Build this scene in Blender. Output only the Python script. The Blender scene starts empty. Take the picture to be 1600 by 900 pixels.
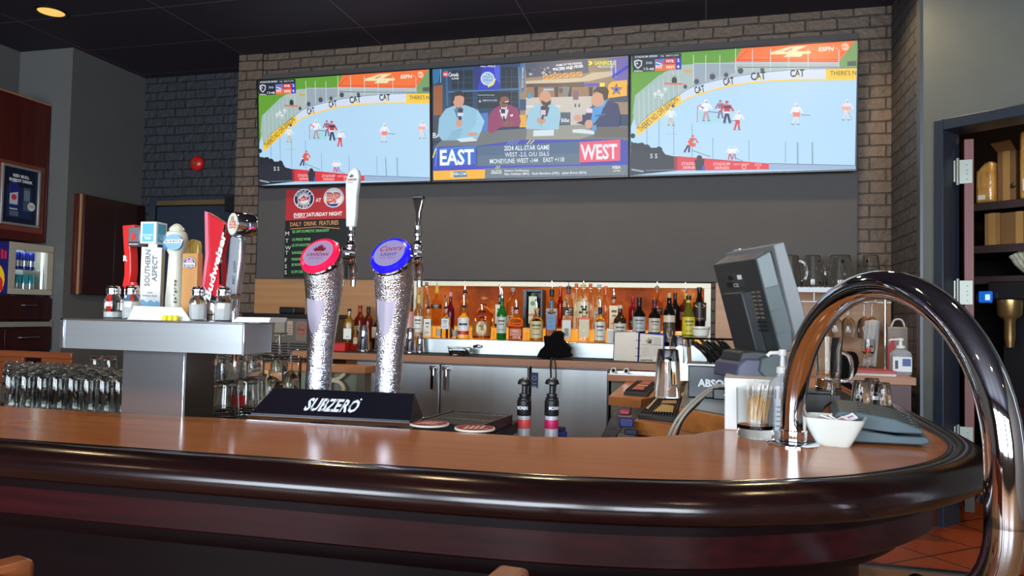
import bpy, math, random
import numpy as np
from mathutils import Vector, Matrix
random.seed(7)
PI=math.pi
SC=bpy.context.scene; COL=SC.collection
# ------------------------------------------------------------ camera
F_PX=1155.0; CAMZ=1.37
YAW,PIT,ROL=math.radians(14.5),math.radians(2.08),math.radians(1.15)
CR=Matrix.Rotation(YAW,3,'Z')@Matrix.Rotation(PI/2+PIT,3,'X')@Matrix.Rotation(ROL,3,'Z')
cam=bpy.data.objects.new('camera',bpy.data.cameras.new('camera')); COL.objects.link(cam)
cam.matrix_world=Matrix.Translation((0,0,CAMZ))@CR.to_4x4()
cam.data.sensor_width=36; cam.data.lens=36*F_PX/1600; cam.data.clip_start=.02
SC.camera=cam
SC.view_settings.view_transform='Standard'; SC.view_settings.look='None'
SC.view_settings.gamma=1; SC.view_settings.use_curve_mapping=False
SC.view_settings.exposure=0.0
# ------------------------------------------------------------ world + big lights
w=bpy.data.worlds.new('sky'); SC.world=w; w.use_nodes=True
bg=w.node_tree.nodes['Background']; bg.inputs[0].default_value=(.75,.87,1,1); bg.inputs[1].default_value=2.2
def light(name,kind,loc,power,color,rot=(0,0,0),**k):
    l=bpy.data.lights.new(name,kind); l.energy=power; l.color=color
    for a,b in k.items(): setattr(l,a,b)
    o=bpy.data.objects.new(name,l); COL.objects.link(o); o.location=loc; o.rotation_euler=rot; return o
WIN=[(-4.2,-2.2),(-1.6,.4),(1.0,3.0)]      # window openings in the rear wall (daylight)
for i,(a,b) in enumerate(WIN):
    light('window_daylight','AREA',((a+b)/2,-3.9,1.95),WINP:=230,(.80,.90,1),(PI/2,0,0),shape='RECTANGLE',size=b-a,size_y=1.9)
# ------------------------------------------------------------ helpers
def at(px,py,ax,val):
    """point where the sight line of a picture position meets the plane ax=val"""
    d=CR@Vector(((px-800)/F_PX,-(py-450)/F_PX,-1)); i='XYZ'.index(ax); c=Vector((0,0,CAMZ))
    return c+d*((val-c[i])/d[i])
def lin(c):
    if isinstance(c,str): c=tuple(int(c[i:i+2],16) for i in (0,2,4))
    return tuple((x/255/12.92 if x/255<=.04045 else ((x/255+.055)/1.055)**2.4) for x in c)
MATS={}
def mat(name,c,rough=.5,metal=0,**k):
    if name in MATS: return MATS[name]
    m=bpy.data.materials.new(name); m.use_nodes=True; N=m.node_tree.nodes; L=m.node_tree.links
    b=N['Principled BSDF']; cc=lin(c); b.inputs['Base Color'].default_value=(*cc,1)
    b.inputs['Roughness'].default_value=rough; b.inputs['Metallic'].default_value=metal
    if 'trans' in k: b.inputs['Transmission Weight'].default_value=k['trans']
    if 'ior' in k: b.inputs['IOR'].default_value=k['ior']
    if 'coat' in k: b.inputs['Coat Weight'].default_value=k['coat']; b.inputs['Coat Roughness'].default_value=k.get('coatr',.1)
    if 'emit' in k: b.inputs['Emission Color'].default_value=(*lin(k['emit']),1); b.inputs['Emission Strength'].default_value=k.get('es',1)
    if 'spec' in k: b.inputs['Specular IOR Level'].default_value=k['spec']
    if 'aniso' in k: b.inputs['Anisotropic'].default_value=k['aniso']
    sc=k.get('scale'); c2=k.get('c2')
    tc=N.new('ShaderNodeTexCoord'); mp=N.new('ShaderNodeMapping'); L.new(tc.outputs['Object'],mp.inputs[0])
    s=sc if sc else (8,8,8); mp.inputs['Scale'].default_value=s
    nz=N.new('ShaderNodeTexNoise'); L.new(mp.outputs[0],nz.inputs['Vector']); nz.inputs['Scale'].default_value=1
    nz.inputs['Detail'].default_value=k.get('detail',4)
    rp=N.new('ShaderNodeMapRange'); L.new(nz.outputs['Fac'],rp.inputs[0]); rp.inputs[1].default_value=.3; rp.inputs[2].default_value=.7
    mx=N.new('ShaderNodeMix'); mx.data_type='RGBA'; L.new(rp.outputs[0],mx.inputs[0])
    c2l=lin(c2) if c2 else tuple(x*.93 for x in cc)
    mx.inputs[6].default_value=(*cc,1); mx.inputs[7].default_value=(*c2l,1)
    L.new(mx.outputs[2],b.inputs['Base Color'])
    if 'bump' in k:
        bp=N.new('ShaderNodeBump'); bp.inputs['Strength'].default_value=k['bump']; bp.inputs['Distance'].default_value=k.get('bd',.002)
        L.new(nz.outputs['Fac'],bp.inputs['Height']); L.new(bp.outputs[0],b.inputs['Normal'])
    MATS[name]=m; return m
def attrmat(name,emis=None,rough=.45,metal=0,trans=0):
    m=bpy.data.materials.new(name); m.use_nodes=True; N=m.node_tree.nodes; L=m.node_tree.links
    b=N['Principled BSDF']; a=N.new('ShaderNodeAttribute'); a.attribute_name='Col'
    b.inputs['Roughness'].default_value=rough; b.inputs['Metallic'].default_value=metal
    if trans: b.inputs['Transmission Weight'].default_value=trans
    if emis is None: L.new(a.outputs['Color'],b.inputs['Base Color'])
    else:
        b.inputs['Base Color'].default_value=(.01,.01,.012,1)
        L.new(a.outputs['Color'],b.inputs['Emission Color']); b.inputs['Emission Strength'].default_value=emis
    MATS[name]=m; return m
TXT={}
def textmesh(s,bold=0):
    k=(s,bold)
    if k in TXT: return TXT[k]
    c=bpy.data.curves.new('lettering','FONT'); c.body=s; c.size=1; c.offset=bold; c.resolution_u=2; c.fill_mode='BOTH'
    o=bpy.data.objects.new('lettering',c); COL.objects.link(o)
    bpy.context.view_layer.update(); dg=bpy.context.evaluated_depsgraph_get()
    me=o.evaluated_get(dg).to_mesh()
    v=[(p.co.x,p.co.y) for p in me.vertices]; f=[tuple(p.vertices) for p in me.polygons]
    bpy.data.objects.remove(o); bpy.data.curves.remove(c)
    if not v: v=[(0,0)]; f=[]
    x0=min(p[0] for p in v); x1=max(p[0] for p in v); y0=0; 
    v=[(p[0]-x0,p[1]) for p in v]
    TXT[k]=(v,f,x1-x0); return TXT[k]
class MB:
    def __init__(s): s.v=[];s.f=[];s.c=[];s.mi=[];s.cur=(1,1,1);s.m=0
    def col(s,c): s.cur=lin(c); return s
    def add(s,vs,fs,M=None):
        b=len(s.v)
        s.v+=[tuple(M@Vector(p)) if M is not None else tuple(p) for p in vs]
        for f in fs: s.f.append(tuple(b+i for i in f)); s.c.append(s.cur); s.mi.append(s.m)
        return s
    def box(s,x0,y0,z0,x1,y1,z1,M=None):
        vs=[(x,y,z) for x in (x0,x1) for y in (y0,y1) for z in (z0,z1)]
        return s.add(vs,[(0,1,3,2),(4,6,7,5),(0,4,5,1),(2,3,7,6),(0,2,6,4),(1,5,7,3)],M)
    def cbox(s,c,d,M=None):
        return s.box(c[0]-d[0]/2,c[1]-d[1]/2,c[2]-d[2]/2,c[0]+d[0]/2,c[1]+d[1]/2,c[2]+d[2]/2,M)
    def prism(s,poly,z0,z1,M=None,axis='Z'):
        n=len(poly)
        def q(p,z):
            return {'Z':(p[0],p[1],z),'Y':(p[0],z,p[1]),'X':(z,p[0],p[1])}[axis]
        vs=[q(p,z0) for p in poly]+[q(p,z1) for p in poly]
        a=sum(poly[i][0]*poly[(i+1)%n][1]-poly[(i+1)%n][0]*poly[i][1] for i in range(n))
        fl=(a<0)^(axis=='Y')
        fs=[tuple(range(n))[::-1],tuple(range(n,2*n))]+[(i,(i+1)%n,n+(i+1)%n,n+i) for i in range(n)]
        if fl: fs=[f[::-1] for f in fs]
        return s.add(vs,fs,M)
    def lathe(s,prof,n=24,M=None,e=2,sx=1,sy=1,cap=True):
        """prof: (radius,z) bottom to top; e>2 gives a squarer cross-section"""
        vs=[];fs=[];m=len(prof)
        for r,z in prof:
            for i in range(n):
                t=2*PI*(i+.5)/n; c,d=math.cos(t),math.sin(t)
                k=1 if e==2 else 1/((abs(c)**e+abs(d)**e)**(1/e))
                vs.append((r*c*k*sx,r*d*k*sy,z))
        for j in range(m-1):
            for i in range(n):
                fs.append((j*n+i,j*n+(i+1)%n,(j+1)*n+(i+1)%n,(j+1)*n+i))
        if cap:
            if prof[0][0]>1e-6: fs.append(tuple(range(n))[::-1])
            if prof[-1][0]>1e-6: fs.append(tuple(range((m-1)*n,m*n)))
        return s.add(vs,fs,M)
    def tube(s,pts,r,n=10,M=None,flat=1):
        P=[Vector(p) for p in pts]; R=r if isinstance(r,(list,tuple)) else [r]*len(P)
        vs=[];fs=[]; up=None
        for i,p in enumerate(P):
            t=(P[min(i+1,len(P)-1)]-P[max(i-1,0)]).normalized()
            if up is None:
                up=Vector((0,0,1)) if abs(t.z)<.9 else Vector((1,0,0))
            a=(up-t*up.dot(t)).normalized(); b=t.cross(a); up=a
            for k in range(n):
                an=2*PI*k/n; vs.append(tuple(p+a*math.cos(an)*R[i]+b*math.sin(an)*R[i]*flat))
        for j in range(len(P)-1):
            for k in range(n): fs.append((j*n+k,j*n+(k+1)%n,(j+1)*n+(k+1)%n,(j+1)*n+k))
        fs.append(tuple(range(n))[::-1]); fs.append(tuple(range((len(P)-1)*n,len(P)*n)))
        return s.add(vs,fs,M)
    def cyl(s,p0,p1,r0,r1=None,n=20):
        return s.tube([p0,p1],[r0,r0 if r1 is None else r1],n)
    def sweep(s,path,prof,closed_ends=True):
        """path: (x,y) list; prof: (d,z) closed loop, d outward (right of travel)"""
        n=len(prof);vs=[];fs=[]
        for i,p in enumerate(path):
            a=Vector(path[max(i-1,0)]);b=Vector(path[min(i+1,len(path)-1)]);t=(b-a).normalized();nr=Vector((t.y,-t.x))
            for d,z in prof: vs.append((p[0]+nr.x*d,p[1]+nr.y*d,z))
        for j in range(len(path)-1):
            for k in range(n): fs.append((j*n+k,(j+1)*n+k,(j+1)*n+(k+1)%n,j*n+(k+1)%n))
        fs.append(tuple(range(n))); fs.append(tuple(range((len(path)-1)*n,len(path)*n))[::-1])
        return s.add(vs,fs)
    # flat printed shapes on the plane y=const of the thing (facing -Y), u -> x, v -> z
    def setup(s,H=None,y=0,step=.0004,wrap=None): s.H=H; s.y=y; s.step=step; s.wrap=wrap; return s
    def pp(s,u,v):
        if s.H is not None:
            q=s.H@np.array([u,v,1.0]); u,v=q[0]/q[2],q[1]/q[2]
        if s.wrap: return s.wrap(u,v,s.y)
        return (u,s.y,v)
    def poly(s,pts,c,lift=True):
        if lift: s.y-=s.step
        s.cur=lin(c); s.add([s.pp(*p) for p in pts],[tuple(range(len(pts)))]); return s
    def rect(s,x0,y0,x1,y1,c): return s.poly([(x0,y0),(x1,y0),(x1,y1),(x0,y1)],c)
    def disc(s,x,y,rx,c,ry=None,n=20): 
        ry=ry or rx; return s.poly([(x+rx*math.cos(2*PI*i/n),y+ry*math.sin(2*PI*i/n)) for i in range(n)],c)
    def line(s,x0,y0,x1,y1,wd,c):
        dx,dy=x1-x0,y1-y0;l=math.hypot(dx,dy);a,b=-dy/l*wd/2,dx/l*wd/2
        return s.poly([(x0+a,y0+b),(x1+a,y1+b),(x1-a,y1-b),(x0-a,y0-b)],c)
    def text(s,t,x,y,h,c,width=None,rot=0,shear=0,bold=0.015,down=False,align='l',curve=None):
        """baseline start x,y; h = capital height; down=True when v grows downwards"""
        v,f,wd=textmesh(t,bold); k=h/.73; kx=(width/wd) if width else k
        W=wd*kx; off={'l':0,'c':-W/2,'r':-W}[align]; cs,sn=math.cos(rot),math.sin(rot)
        s.y-=s.step; s.cur=lin(c); vs=[]
        for a,b in v:
            p=a*kx+off+shear*b*k; q=b*k
            X,Y=p*cs-q*sn,p*sn+q*cs
            vs.append(s.pp(x+X,y+(-Y if down else Y)))
        s.add(vs,f); return s
    def build(s,name,mats,parent=None,bev=0,seg=2,ang=35,sub=0,M=None,smooth=True):
        me=bpy.data.meshes.new(name)
        me.from_pydata(s.v,[],s.f)
        if not isinstance(mats,(list,tuple)): mats=[mats]
        for m in mats: me.materials.append(m)
        if len(mats)>1: me.polygons.foreach_set('material_index',s.mi)
        if any(m.name.startswith(('paint','glow','ink')) for m in mats):
            a=me.color_attributes.new('Col','FLOAT_COLOR','CORNER'); arr=[]
            for f,c in zip(s.f,s.c): arr+=[*c,1.0]*len(f)
            a.data.foreach_set('color',arr)
        me.update()
        if smooth:
            me.polygons.foreach_set('use_smooth',[True]*len(me.polygons)); me.set_sharp_from_angle(angle=math.radians(ang))
        o=bpy.data.objects.new(name,me); COL.objects.link(o)
        if M is not None: o.matrix_basis=M
        if parent: o.parent=parent
        if bev:
            b=o.modifiers.new('bevel','BEVEL'); b.width=bev; b.segments=seg; b.limit_method='ANGLE'; b.angle_limit=math.radians(40)
        if sub:
            b=o.modifiers.new('sub','SUBSURF'); b.levels=sub; b.render_levels=sub
        return o
LAB=set()
def tag(o,label,cat,group=None):
    o['label']=label; o['category']=cat
    if group: o['group']=group
    return o
def thing(name,label,cat,loc=(0,0,0),rz=0,group=None):
    o=bpy.data.objects.new(name,None); COL.objects.link(o); o.empty_display_size=.1
    o.location=loc; o.rotation_euler=(0,0,rz); return tag(o,label,cat,group)
def struct(o): o['kind']='structure'; return o
def kids(o): return [c for c in bpy.data.objects if c.parent==o]
def dup(o,loc=None,rz=None,label=None,parent=None):
    c=o.copy(); COL.objects.link(c)
    if parent: c.parent=parent
    if loc is not None: c.location=loc
    if rz is not None: c.rotation_euler=(0,0,rz)
    if label: c['label']=label
    for k in KID.get(o.name,kids(o)): dup(k,parent=c)
    return c
KID={}
def homog(src,dst):
    A=[]
    for (x,y),(u,v) in zip(src,dst):
        A.append([x,y,1,0,0,0,-u*x,-u*y,-u]); A.append([0,0,0,x,y,1,-v*x,-v*y,-v])
    _,_,V=np.linalg.svd(np.array(A,float)); return V[-1].reshape(3,3)
def cat_rom(P,n=8):
    out=[];P=[Vector(p) for p in P]
    for i in range(len(P)-1):
        a=P[max(i-1,0)];b=P[i];c=P[i+1];d=P[min(i+2,len(P)-1)]
        for k in range(n):
            t=k/n; out.append(.5*((2*b)+(c-a)*t+(2*a-5*b+4*c-d)*t*t+(3*b-a-3*c+d)*t**3))
    out.append(P[-1]); return [tuple(p) for p in out]
# ------------------------------------------------------------ materials
paint=attrmat('paint_print',rough=.4); paintg=attrmat('paint_gloss',rough=.15)
glow=attrmat('glow_screen',emis=1.0)
steel=mat('brushed_steel',(184,190,192),.3,.8,scale=(3,3,60),c2=(178,184,187))
steelh=mat('satin_steel',(194,198,198),.28,.78,scale=(5,5,.6),c2=(176,180,180))
sheet=mat('steel_sheet',(196,202,212),.2,.95,scale=(3,3,1),c2=(200,204,208))
chrome=mat('chrome',(225,226,232),.045,1)
chromef=mat('chrome_frosted',(226,229,238),.11,1,scale=(300,300,260),bump=.8,bd=.003,c2=(205,208,216),detail=1)
blackp=mat('black_plastic',(22,22,25),.35)
blackr=mat('black_rubber',(26,27,30),.7)
blackm=mat('black_steel',(14,15,30),.28,.6)
glass=mat('clear_glass',(250,252,250),.02,trans=1,ior=1.42)
glassw=mat('bottle_glass',(240,245,240),.02,trans=1,ior=1.3)
white=mat('white_plastic',(225,225,222),.35)
paper=mat('white_paper',(222,220,214),.8)
# ------------------------------------------------------------ room materials
def nodes(name):
    m=bpy.data.materials.new(name); m.use_nodes=True; MATS[name]=m
    return m,m.node_tree.nodes,m.node_tree.links,m.node_tree.nodes['Principled BSDF']
def brick(name,c1,c2,mortar,bw=.2,rh=.079,ms=.012,rough=.6):
    m,N,L,b=nodes(name)
    tc=N.new('ShaderNodeTexCoord'); sp=N.new('ShaderNodeSeparateXYZ'); L.new(tc.outputs['Object'],sp.inputs[0])
    ad=N.new('ShaderNodeMath'); L.new(sp.outputs[0],ad.inputs[0]); L.new(sp.outputs[1],ad.inputs[1])
    cb=N.new('ShaderNodeCombineXYZ'); L.new(ad.outputs[0],cb.inputs[0]); L.new(sp.outputs[2],cb.inputs[1])
    nz=N.new('ShaderNodeTexNoise'); nz.inputs['Scale'].default_value=9; L.new(cb.outputs[0],nz.inputs['Vector'])
    vm=N.new('ShaderNodeMixRGB'); vm.blend_type='LINEAR_LIGHT'; vm.inputs[0].default_value=.006
    L.new(cb.outputs[0],vm.inputs[1]); L.new(nz.outputs['Color'],vm.inputs[2])
    br=N.new('ShaderNodeTexBrick'); L.new(vm.outputs[0],br.inputs['Vector'])
    for k,v in (('Scale',1),('Mortar Size',ms/2),('Mortar Smooth',.35),('Brick Width',bw),('Row Height',rh),('Bias',0)): br.inputs[k].default_value=v
    br.inputs['Color1'].default_value=(*lin(c1),1); br.inputs['Color2'].default_value=(*lin(c2),1); br.inputs['Mortar'].default_value=(*lin(mortar),1)
    L.new(br.outputs['Color'],b.inputs['Base Color']); b.inputs['Roughness'].default_value=rough
    n2=N.new('ShaderNodeTexNoise'); n2.inputs['Scale'].default_value=22; n2.inputs['Detail'].default_value=6; L.new(cb.outputs[0],n2.inputs['Vector'])
    mh=N.new('ShaderNodeMath'); mh.operation='MULTIPLY_ADD'; L.new(br.outputs['Fac'],mh.inputs[0]); mh.inputs[1].default_value=-1.1; L.new(n2.outputs['Fac'],mh.inputs[2])
    bp=N.new('ShaderNodeBump'); bp.inputs['Strength'].default_value=1; bp.inputs['Distance'].default_value=.014
    L.new(mh.outputs[0],bp.inputs['Height']); L.new(bp.outputs[0],b.inputs['Normal'])
    return m
bricklight=brick('painted_brick',(104,86,72),(90,76,64),(52,44,38))
brickdark=brick('dark_brick',(48,50,56),(42,44,50),(22,23,27))
def wood(name,c1,c2,rough=.3,axis='X',coat=0,sc=1,spec=.5,bump=0):
    s=dict(X=(1.2,26,26),Y=(26,1.2,26),Z=(26,26,1.2))[axis]
    k=dict(scale=tuple(x*sc for x in s),c2=c2,coat=coat,detail=8,spec=spec)
    if bump: k['bump']=bump
    return mat(name,c1,rough,**k)
bartop_m=wood('bar_laminate',(196,122,68),(184,110,58),.17,spec=.45)
darkwood=wood('dark_mahogany',(32,11,11),(18,7,8),.18,spec=.5,bump=.15,sc=2)
apron_m=wood('red_mahogany',(46,9,14),(28,6,9),.3,spec=.2,bump=.15,sc=2)
oak=wood('light_oak',(172,128,86),(158,112,72),.42)
oakedge=wood('counter_edge_wood',(176,124,88),(160,108,74),.4)
shelfw=wood('orange_beech',(188,120,62),(166,98,48),.4)
cherry=wood('cherry_veneer',(82,28,22),(66,20,16),.32,'Z')
cherryd=wood('dark_cherry',(52,20,18),(40,14,14),.35,'Z')
wallgrey=mat('grey_wall_paint',(92,96,100),.85,scale=(3,3,3))
wallgreen=mat('grey_green_paint',(92,92,90),.85,scale=(3,3,3))
board_m=mat('charcoal_board',(74,71,70),.7)
ceil_m,N,L,b=nodes('ceiling_tiles')
tc=N.new('ShaderNodeTexCoord'); br=N.new('ShaderNodeTexBrick'); L.new(tc.outputs['Object'],br.inputs['Vector'])
br.offset=0; 
for k,v in (('Scale',1),('Mortar Size',.005),('Mortar Smooth',.1),('Brick Width',1.22),('Row Height',.61)): br.inputs[k].default_value=v
br.inputs['Color1'].default_value=(*lin((42,36,50)),1); br.inputs['Color2'].default_value=(*lin((38,33,46)),1); br.inputs['Mortar'].default_value=(*lin((92,88,96)),1)
L.new(br.outputs['Color'],b.inputs['Base Color']); b.inputs['Roughness'].default_value=.7
tile_m,N,L,b=nodes('quarry_tiles')
tc=N.new('ShaderNodeTexCoord'); mp=N.new('ShaderNodeMapping'); L.new(tc.outputs['Object'],mp.inputs[0]); mp.inputs['Rotation'].default_value=(0,0,math.radians(50))
br=N.new('ShaderNodeTexBrick'); L.new(mp.outputs[0],br.inputs['Vector']); br.offset=0
for k,v in (('Scale',1),('Mortar Size',.006),('Mortar Smooth',.1),('Brick Width',.33),('Row Height',.33)): br.inputs[k].default_value=v
br.inputs['Color1'].default_value=(*lin((168,78,36)),1); br.inputs['Color2'].default_value=(*lin((150,66,30)),1); br.inputs['Mortar'].default_value=(*lin((60,34,22)),1)
L.new(br.outputs['Color'],b.inputs['Base Color']); b.inputs['Roughness'].default_value=.4
floorw=wood('floor_planks',(150,108,70),(126,88,56),.4)
H=3.45; WY=5.25; FL=.28     # ceiling, back wall, floor level
# floor & ceiling
struct(MB().box(-8,-5,FL-.1,5,7.5,FL).build('floor',tile_m))
struct(MB().prism([(-3.5,-5),(4.2,-5),(4.2,3.62),(.60,3.62),(-3.5,3.62)],FL,FL+.004).build('trim_1',floorw)); struct(MB().prism([(4.2,3.62),(4.2,3.66),(.60,3.66),(.60,3.62)],FL,FL+.012).build('trim_2',blackp))
struct(MB().box(-8,-5,H,5,7.5,H+.1).build('ceiling',ceil_m))
# back brick wall with the niche opening
nx0=at(647,450,'Y',5.2).x; nx1=at(1111,450,'Y',5.2).x; nz1=at(900,441,'Y',5.2).z; NZ0=1.05
BX0=-3.60
for q in ((BX0,WY,0,nx0,WY+.12,H),(nx1,WY,0,1.18,WY+.12,H),(nx0,WY,nz1,nx1,WY+.12,H),(nx0,WY,0,nx1,WY+.12,NZ0),(nx0,WY+.1,NZ0,nx1,WY+.2,nz1)): struct(MB().box(*q).build('wall_back',bricklight))
struct(MB().box(BX0-.1,WY-.02,0,BX0+.115,WY+.37,H).build('wall_pilaster',bricklight))
struct(MB().box(-4.93,5.6,0,BX0-.1,5.72,H).build('wall_back_recess',brickdark))
struct(MB().box(-5.05,4.92,0,-4.93,5.72,H).build('wall_left_return',wallgreen)); struct(MB().box(-5.46,4.80,0,-4.93,4.92,H).build('wall_left_corner',wallgreen))
struct(MB().box(-5.58,3.2,0,-5.46,4.92,H).build('wall_left_stub',wallgreen)); struct(MB().box(-8,3.2,0,-5.58,3.3,H).build('wall_left_far',wallgreen))
# brick return on the right, metal corner trim
struct(MB().box(1.18,4.56,0,1.30,WY+.12,H).build('wall_right_return',brick('return_brick',(70,68,70),(60,59,62),(36,35,37),bw=.2)))
struct(MB().box(1.165,4.53,0,1.19,4.60,H).build('trim_corner',mat('corner_metal',(88,92,98),.4,.5)))
# angled wall: local x runs along it, local y away from the camera
AO=Vector((1.18,4.53,0)); AR=math.radians(-40)
def awl(x,y,z=0): return Vector((AO.x+x*math.cos(AR)-y*math.sin(AR),AO.y+x*math.sin(AR)+y*math.cos(AR),z))
def atw(px,py,d):
    """local (x,z) on the angled wall's parallel plane at distance d behind it"""
    r=CR@Vector(((px-800)/F_PX,-(py-450)/F_PX,-1)); n=Vector((-math.sin(AR),math.cos(AR),0)); u=Vector((math.cos(AR),math.sin(AR),0))
    c=Vector((0,0,CAMZ)); t=((AO-c).dot(n)+d)/r.dot(n); p=c+r*t; return (p-AO).dot(u),p.z
AM=Matrix.Translation(AO)@Matrix.Rotation(AR,4,'Z')
dz=atw(1475,204,0)[1]; DX0=.115; DX1=1.1
def inA(mb,name,m,parent=None,**k): return mb.build(name,m,parent,M=AM if parent is None else None,**k)
struct(inA(MB().box(.0,0,0,DX0-.01,.12,H).box(DX0-.01,0,dz+.03,3.2,.12,H).box(DX1+.01,0,0,3.2,.12,H),'wall_right_angled',mat('olive_grey_paint',(94,98,94),.85)))
framem=mat('navy_frame_paint',(38,47,60),.4)
fr=MB(); fr.box(DX0-.05,-.02,0,DX0,.17,dz+.06).box(DX1,-.02,0,DX1+.05,.17,dz+.06).box(DX0,-.02,dz,DX1,.17,dz+.06)
struct(inA(fr,'door_1',framem,bev=.004))
# pantry shell behind it
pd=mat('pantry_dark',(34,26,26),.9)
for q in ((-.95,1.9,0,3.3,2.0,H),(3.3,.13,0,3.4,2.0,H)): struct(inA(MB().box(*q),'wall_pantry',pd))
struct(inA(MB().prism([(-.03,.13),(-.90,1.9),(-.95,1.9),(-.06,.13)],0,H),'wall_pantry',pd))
# outer shell of the room behind and beside the camera, with real window openings
dk=mat('dining_wall_paint',(120,112,104),.85)
wb=MB(); zs0,zs1=1.0,2.9
xs=[-8]+[q for p in WIN for q in p]+[5]
for i in range(0,len(xs),2): wb.box(xs[i],-4.2,0,xs[i+1],-4.05,H)
for a,b in WIN: wb.box(a,-4.2,0,b,-4.05,zs0).box(a,-4.2,zs1,b,-4.05,H)
struct(wb.build('wall_rear',dk))
for i,(a,b) in enumerate(WIN):
    f=MB()
    for x in (a,(a+b)/2-.02,b-.04): f.box(x,-4.16,zs0,x+.04,-4.1,zs1)
    f.box(a,-4.16,zs0,b,-4.1,zs0+.05).box(a,-4.16,zs1-.05,b,-4.1,zs1)
    struct(f.build(f'window_{i+1}',mat('window_frame_dark',(30,30,34),.5)))
struct(MB().box(4.2,-4.2,0,4.3,2.2,H).build('wall_right',dk))
struct(MB().box(-8,-4.2,0,-7.9,3.3,H).build('wall_left',dk))
# charcoal board behind the televisions, oak cladding below
bx0=at(405,300,'Y',5.2).x; bx1=at(1340,300,'Y',5.2).x; bz=at(600,437,'Y',5.2).z; bzt=at(1000,80,'Y',5.2).z
struct(MB().box(bx0,5.19,bz,bx1,WY+.001,bzt+.02).build('trim_board',board_m,bev=.004))
ox1=1.17
op=MB().box(at(398,450,'Y',5.2).x,5.20,.95,nx0-.03,WY+.001,bz).box(nx1+.03,5.20,.95,ox1,WY+.001,bz)
struct(op.build('trim_oak_cladding',oak,bev=.002))
# dark door in the recess
dx0=at(248,330,'Y',5.6).x; dx1=at(378,330,'Y',5.6).x; dzz=at(300,322,'Y',5.6).z
navy=mat('navy_door_paint',(34,42,58),.45)
f=MB().box(dx0-.06,5.55,0,dx0,5.62,dzz+.08).box(dx0,5.55,dzz,dx1+.2,5.62,dzz+.08)
d=f.build('door_2',framem,bev=.004); struct(d)
MB().box(dx0+.01,5.57,0.02,dx1+.2,5.6,dzz-.01).build('door_panel',navy,d)
MB().box(dx0+.03,5.535,dzz-.0,dx1-.1,5.55,dzz+.045).build('closer_arm',mat('brass_strip',(150,128,88),.35,.8),d,bev=.003)
MB().box(dx1-.07,5.45,dzz-.075,dx1+.12,5.56,dzz+.055).build('door_closer',blackp,d,bev=.006)
# fire bell
p=at(310,256,'Y',5.6)
t=thing('fire_bell','red round fire alarm bell mounted high on the dark brick wall','alarm bell',(p.x,5.6,p.z))
Mx=Matrix.Rotation(PI/2,4,'X')
redb=mat('bell_red',(200,28,30),.3)
MB().lathe([(.062,0),(.066,.012),(.066,.02),(.058,.034),(.04,.045),(.015,.052),(0,.053)],32,Mx).build('gong',redb,t)
MB().lathe([(.018,.05),(.02,.054),(.016,.06),(0,.062)],20,Mx).build('hub',mat('bell_hub',(150,110,60),.4,.6),t)
# ------------------------------------------------------------ recessed ceiling lights
warm=mat('warm_lamp',(40,30,20),.5,emit=(250,196,104),es=1.0)
def pot(x,y,label,es=3,pw=26,grp=None,ang=100):
    t=thing('recessed_downlight',label,'ceiling light',(x,y,H),group=grp)
    MB().lathe([(.085,-.003),(.085,0),(.105,0),(.105,-.006),(.088,-.008),(.085,-.003)],32,cap=False).build('trim_ring',blackp,t)
    MB().lathe([(.0,-.004),(.085,-.004)],32).build('lamp_disc',warm,t)
    l=light('downlight_beam','SPOT',(x,y,H-.02),pw,(1,.74,.42),(0,0,0),spot_size=math.radians(ang),spot_blend=.6,shadow_soft_size=.07)
    return t
pc=at(80,18,'Z',H)
pot(pc.x,pc.y,'glowing round recessed ceiling light above the cherry panel wall',pw=5)

for i,(x,y) in enumerate([(-2.5,4.1),(-1.0,4.5),(.7,4.55)]): pot(x,y,'warm recessed ceiling light washing the brick wall, '+('left','middle','right')[i]+' of its row',pw=80,ang=150)
for i,(x,y) in enumerate([(-3.4,1.9),(-1.2,1.9),(1.2,1.9),(-3.4,-.6),(-1.2,-.6),(1.2,-.6),(3.2,-.6)]): pot(x,y,'warm recessed ceiling light over the dining room side, '+('first','second','third','fourth','fifth','sixth','seventh')[i]+' in its grid',pw=30,ang=120)
# ------------------------------------------------------------ televisions
TX0,TX1=-3.398,.948; TW=(TX1-TX0)/3; TZ0,TH=2.335,.835; TY=5.10; TILT=math.atan2(.07,.83)
tvm=mat('tv_bezel',(12,12,14),.3)
def tv(i,label):
    t=thing('television',label,'television',(TX0+TW*i,TY,TZ0))
    t.rotation_euler=(TILT,0,0)     # leans forward at the top
    return t
def tvbody(t):
    w=TW-.004
    f=MB(); f.box(0,0,0,w,.035,.012).box(0,0,TH-.008,w,.035,TH).box(0,0,.012,.008,.035,TH-.008).box(w-.008,0,.012,w,.035,TH-.008)
    f.box(.008,.012,.012,w-.008,.035,TH-.008)
    f.build('bezel',tvm,t,bev=.0015)
    MB().box(.25,.035,.15,w-.25,.075,TH-.15).build('rear_housing',blackp,t,bev=.01)
    b=MB().box(TW/2-.12,.075,.25,TW/2+.12,.13,.55); b.build('wall_bracket',blackp,t)
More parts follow.
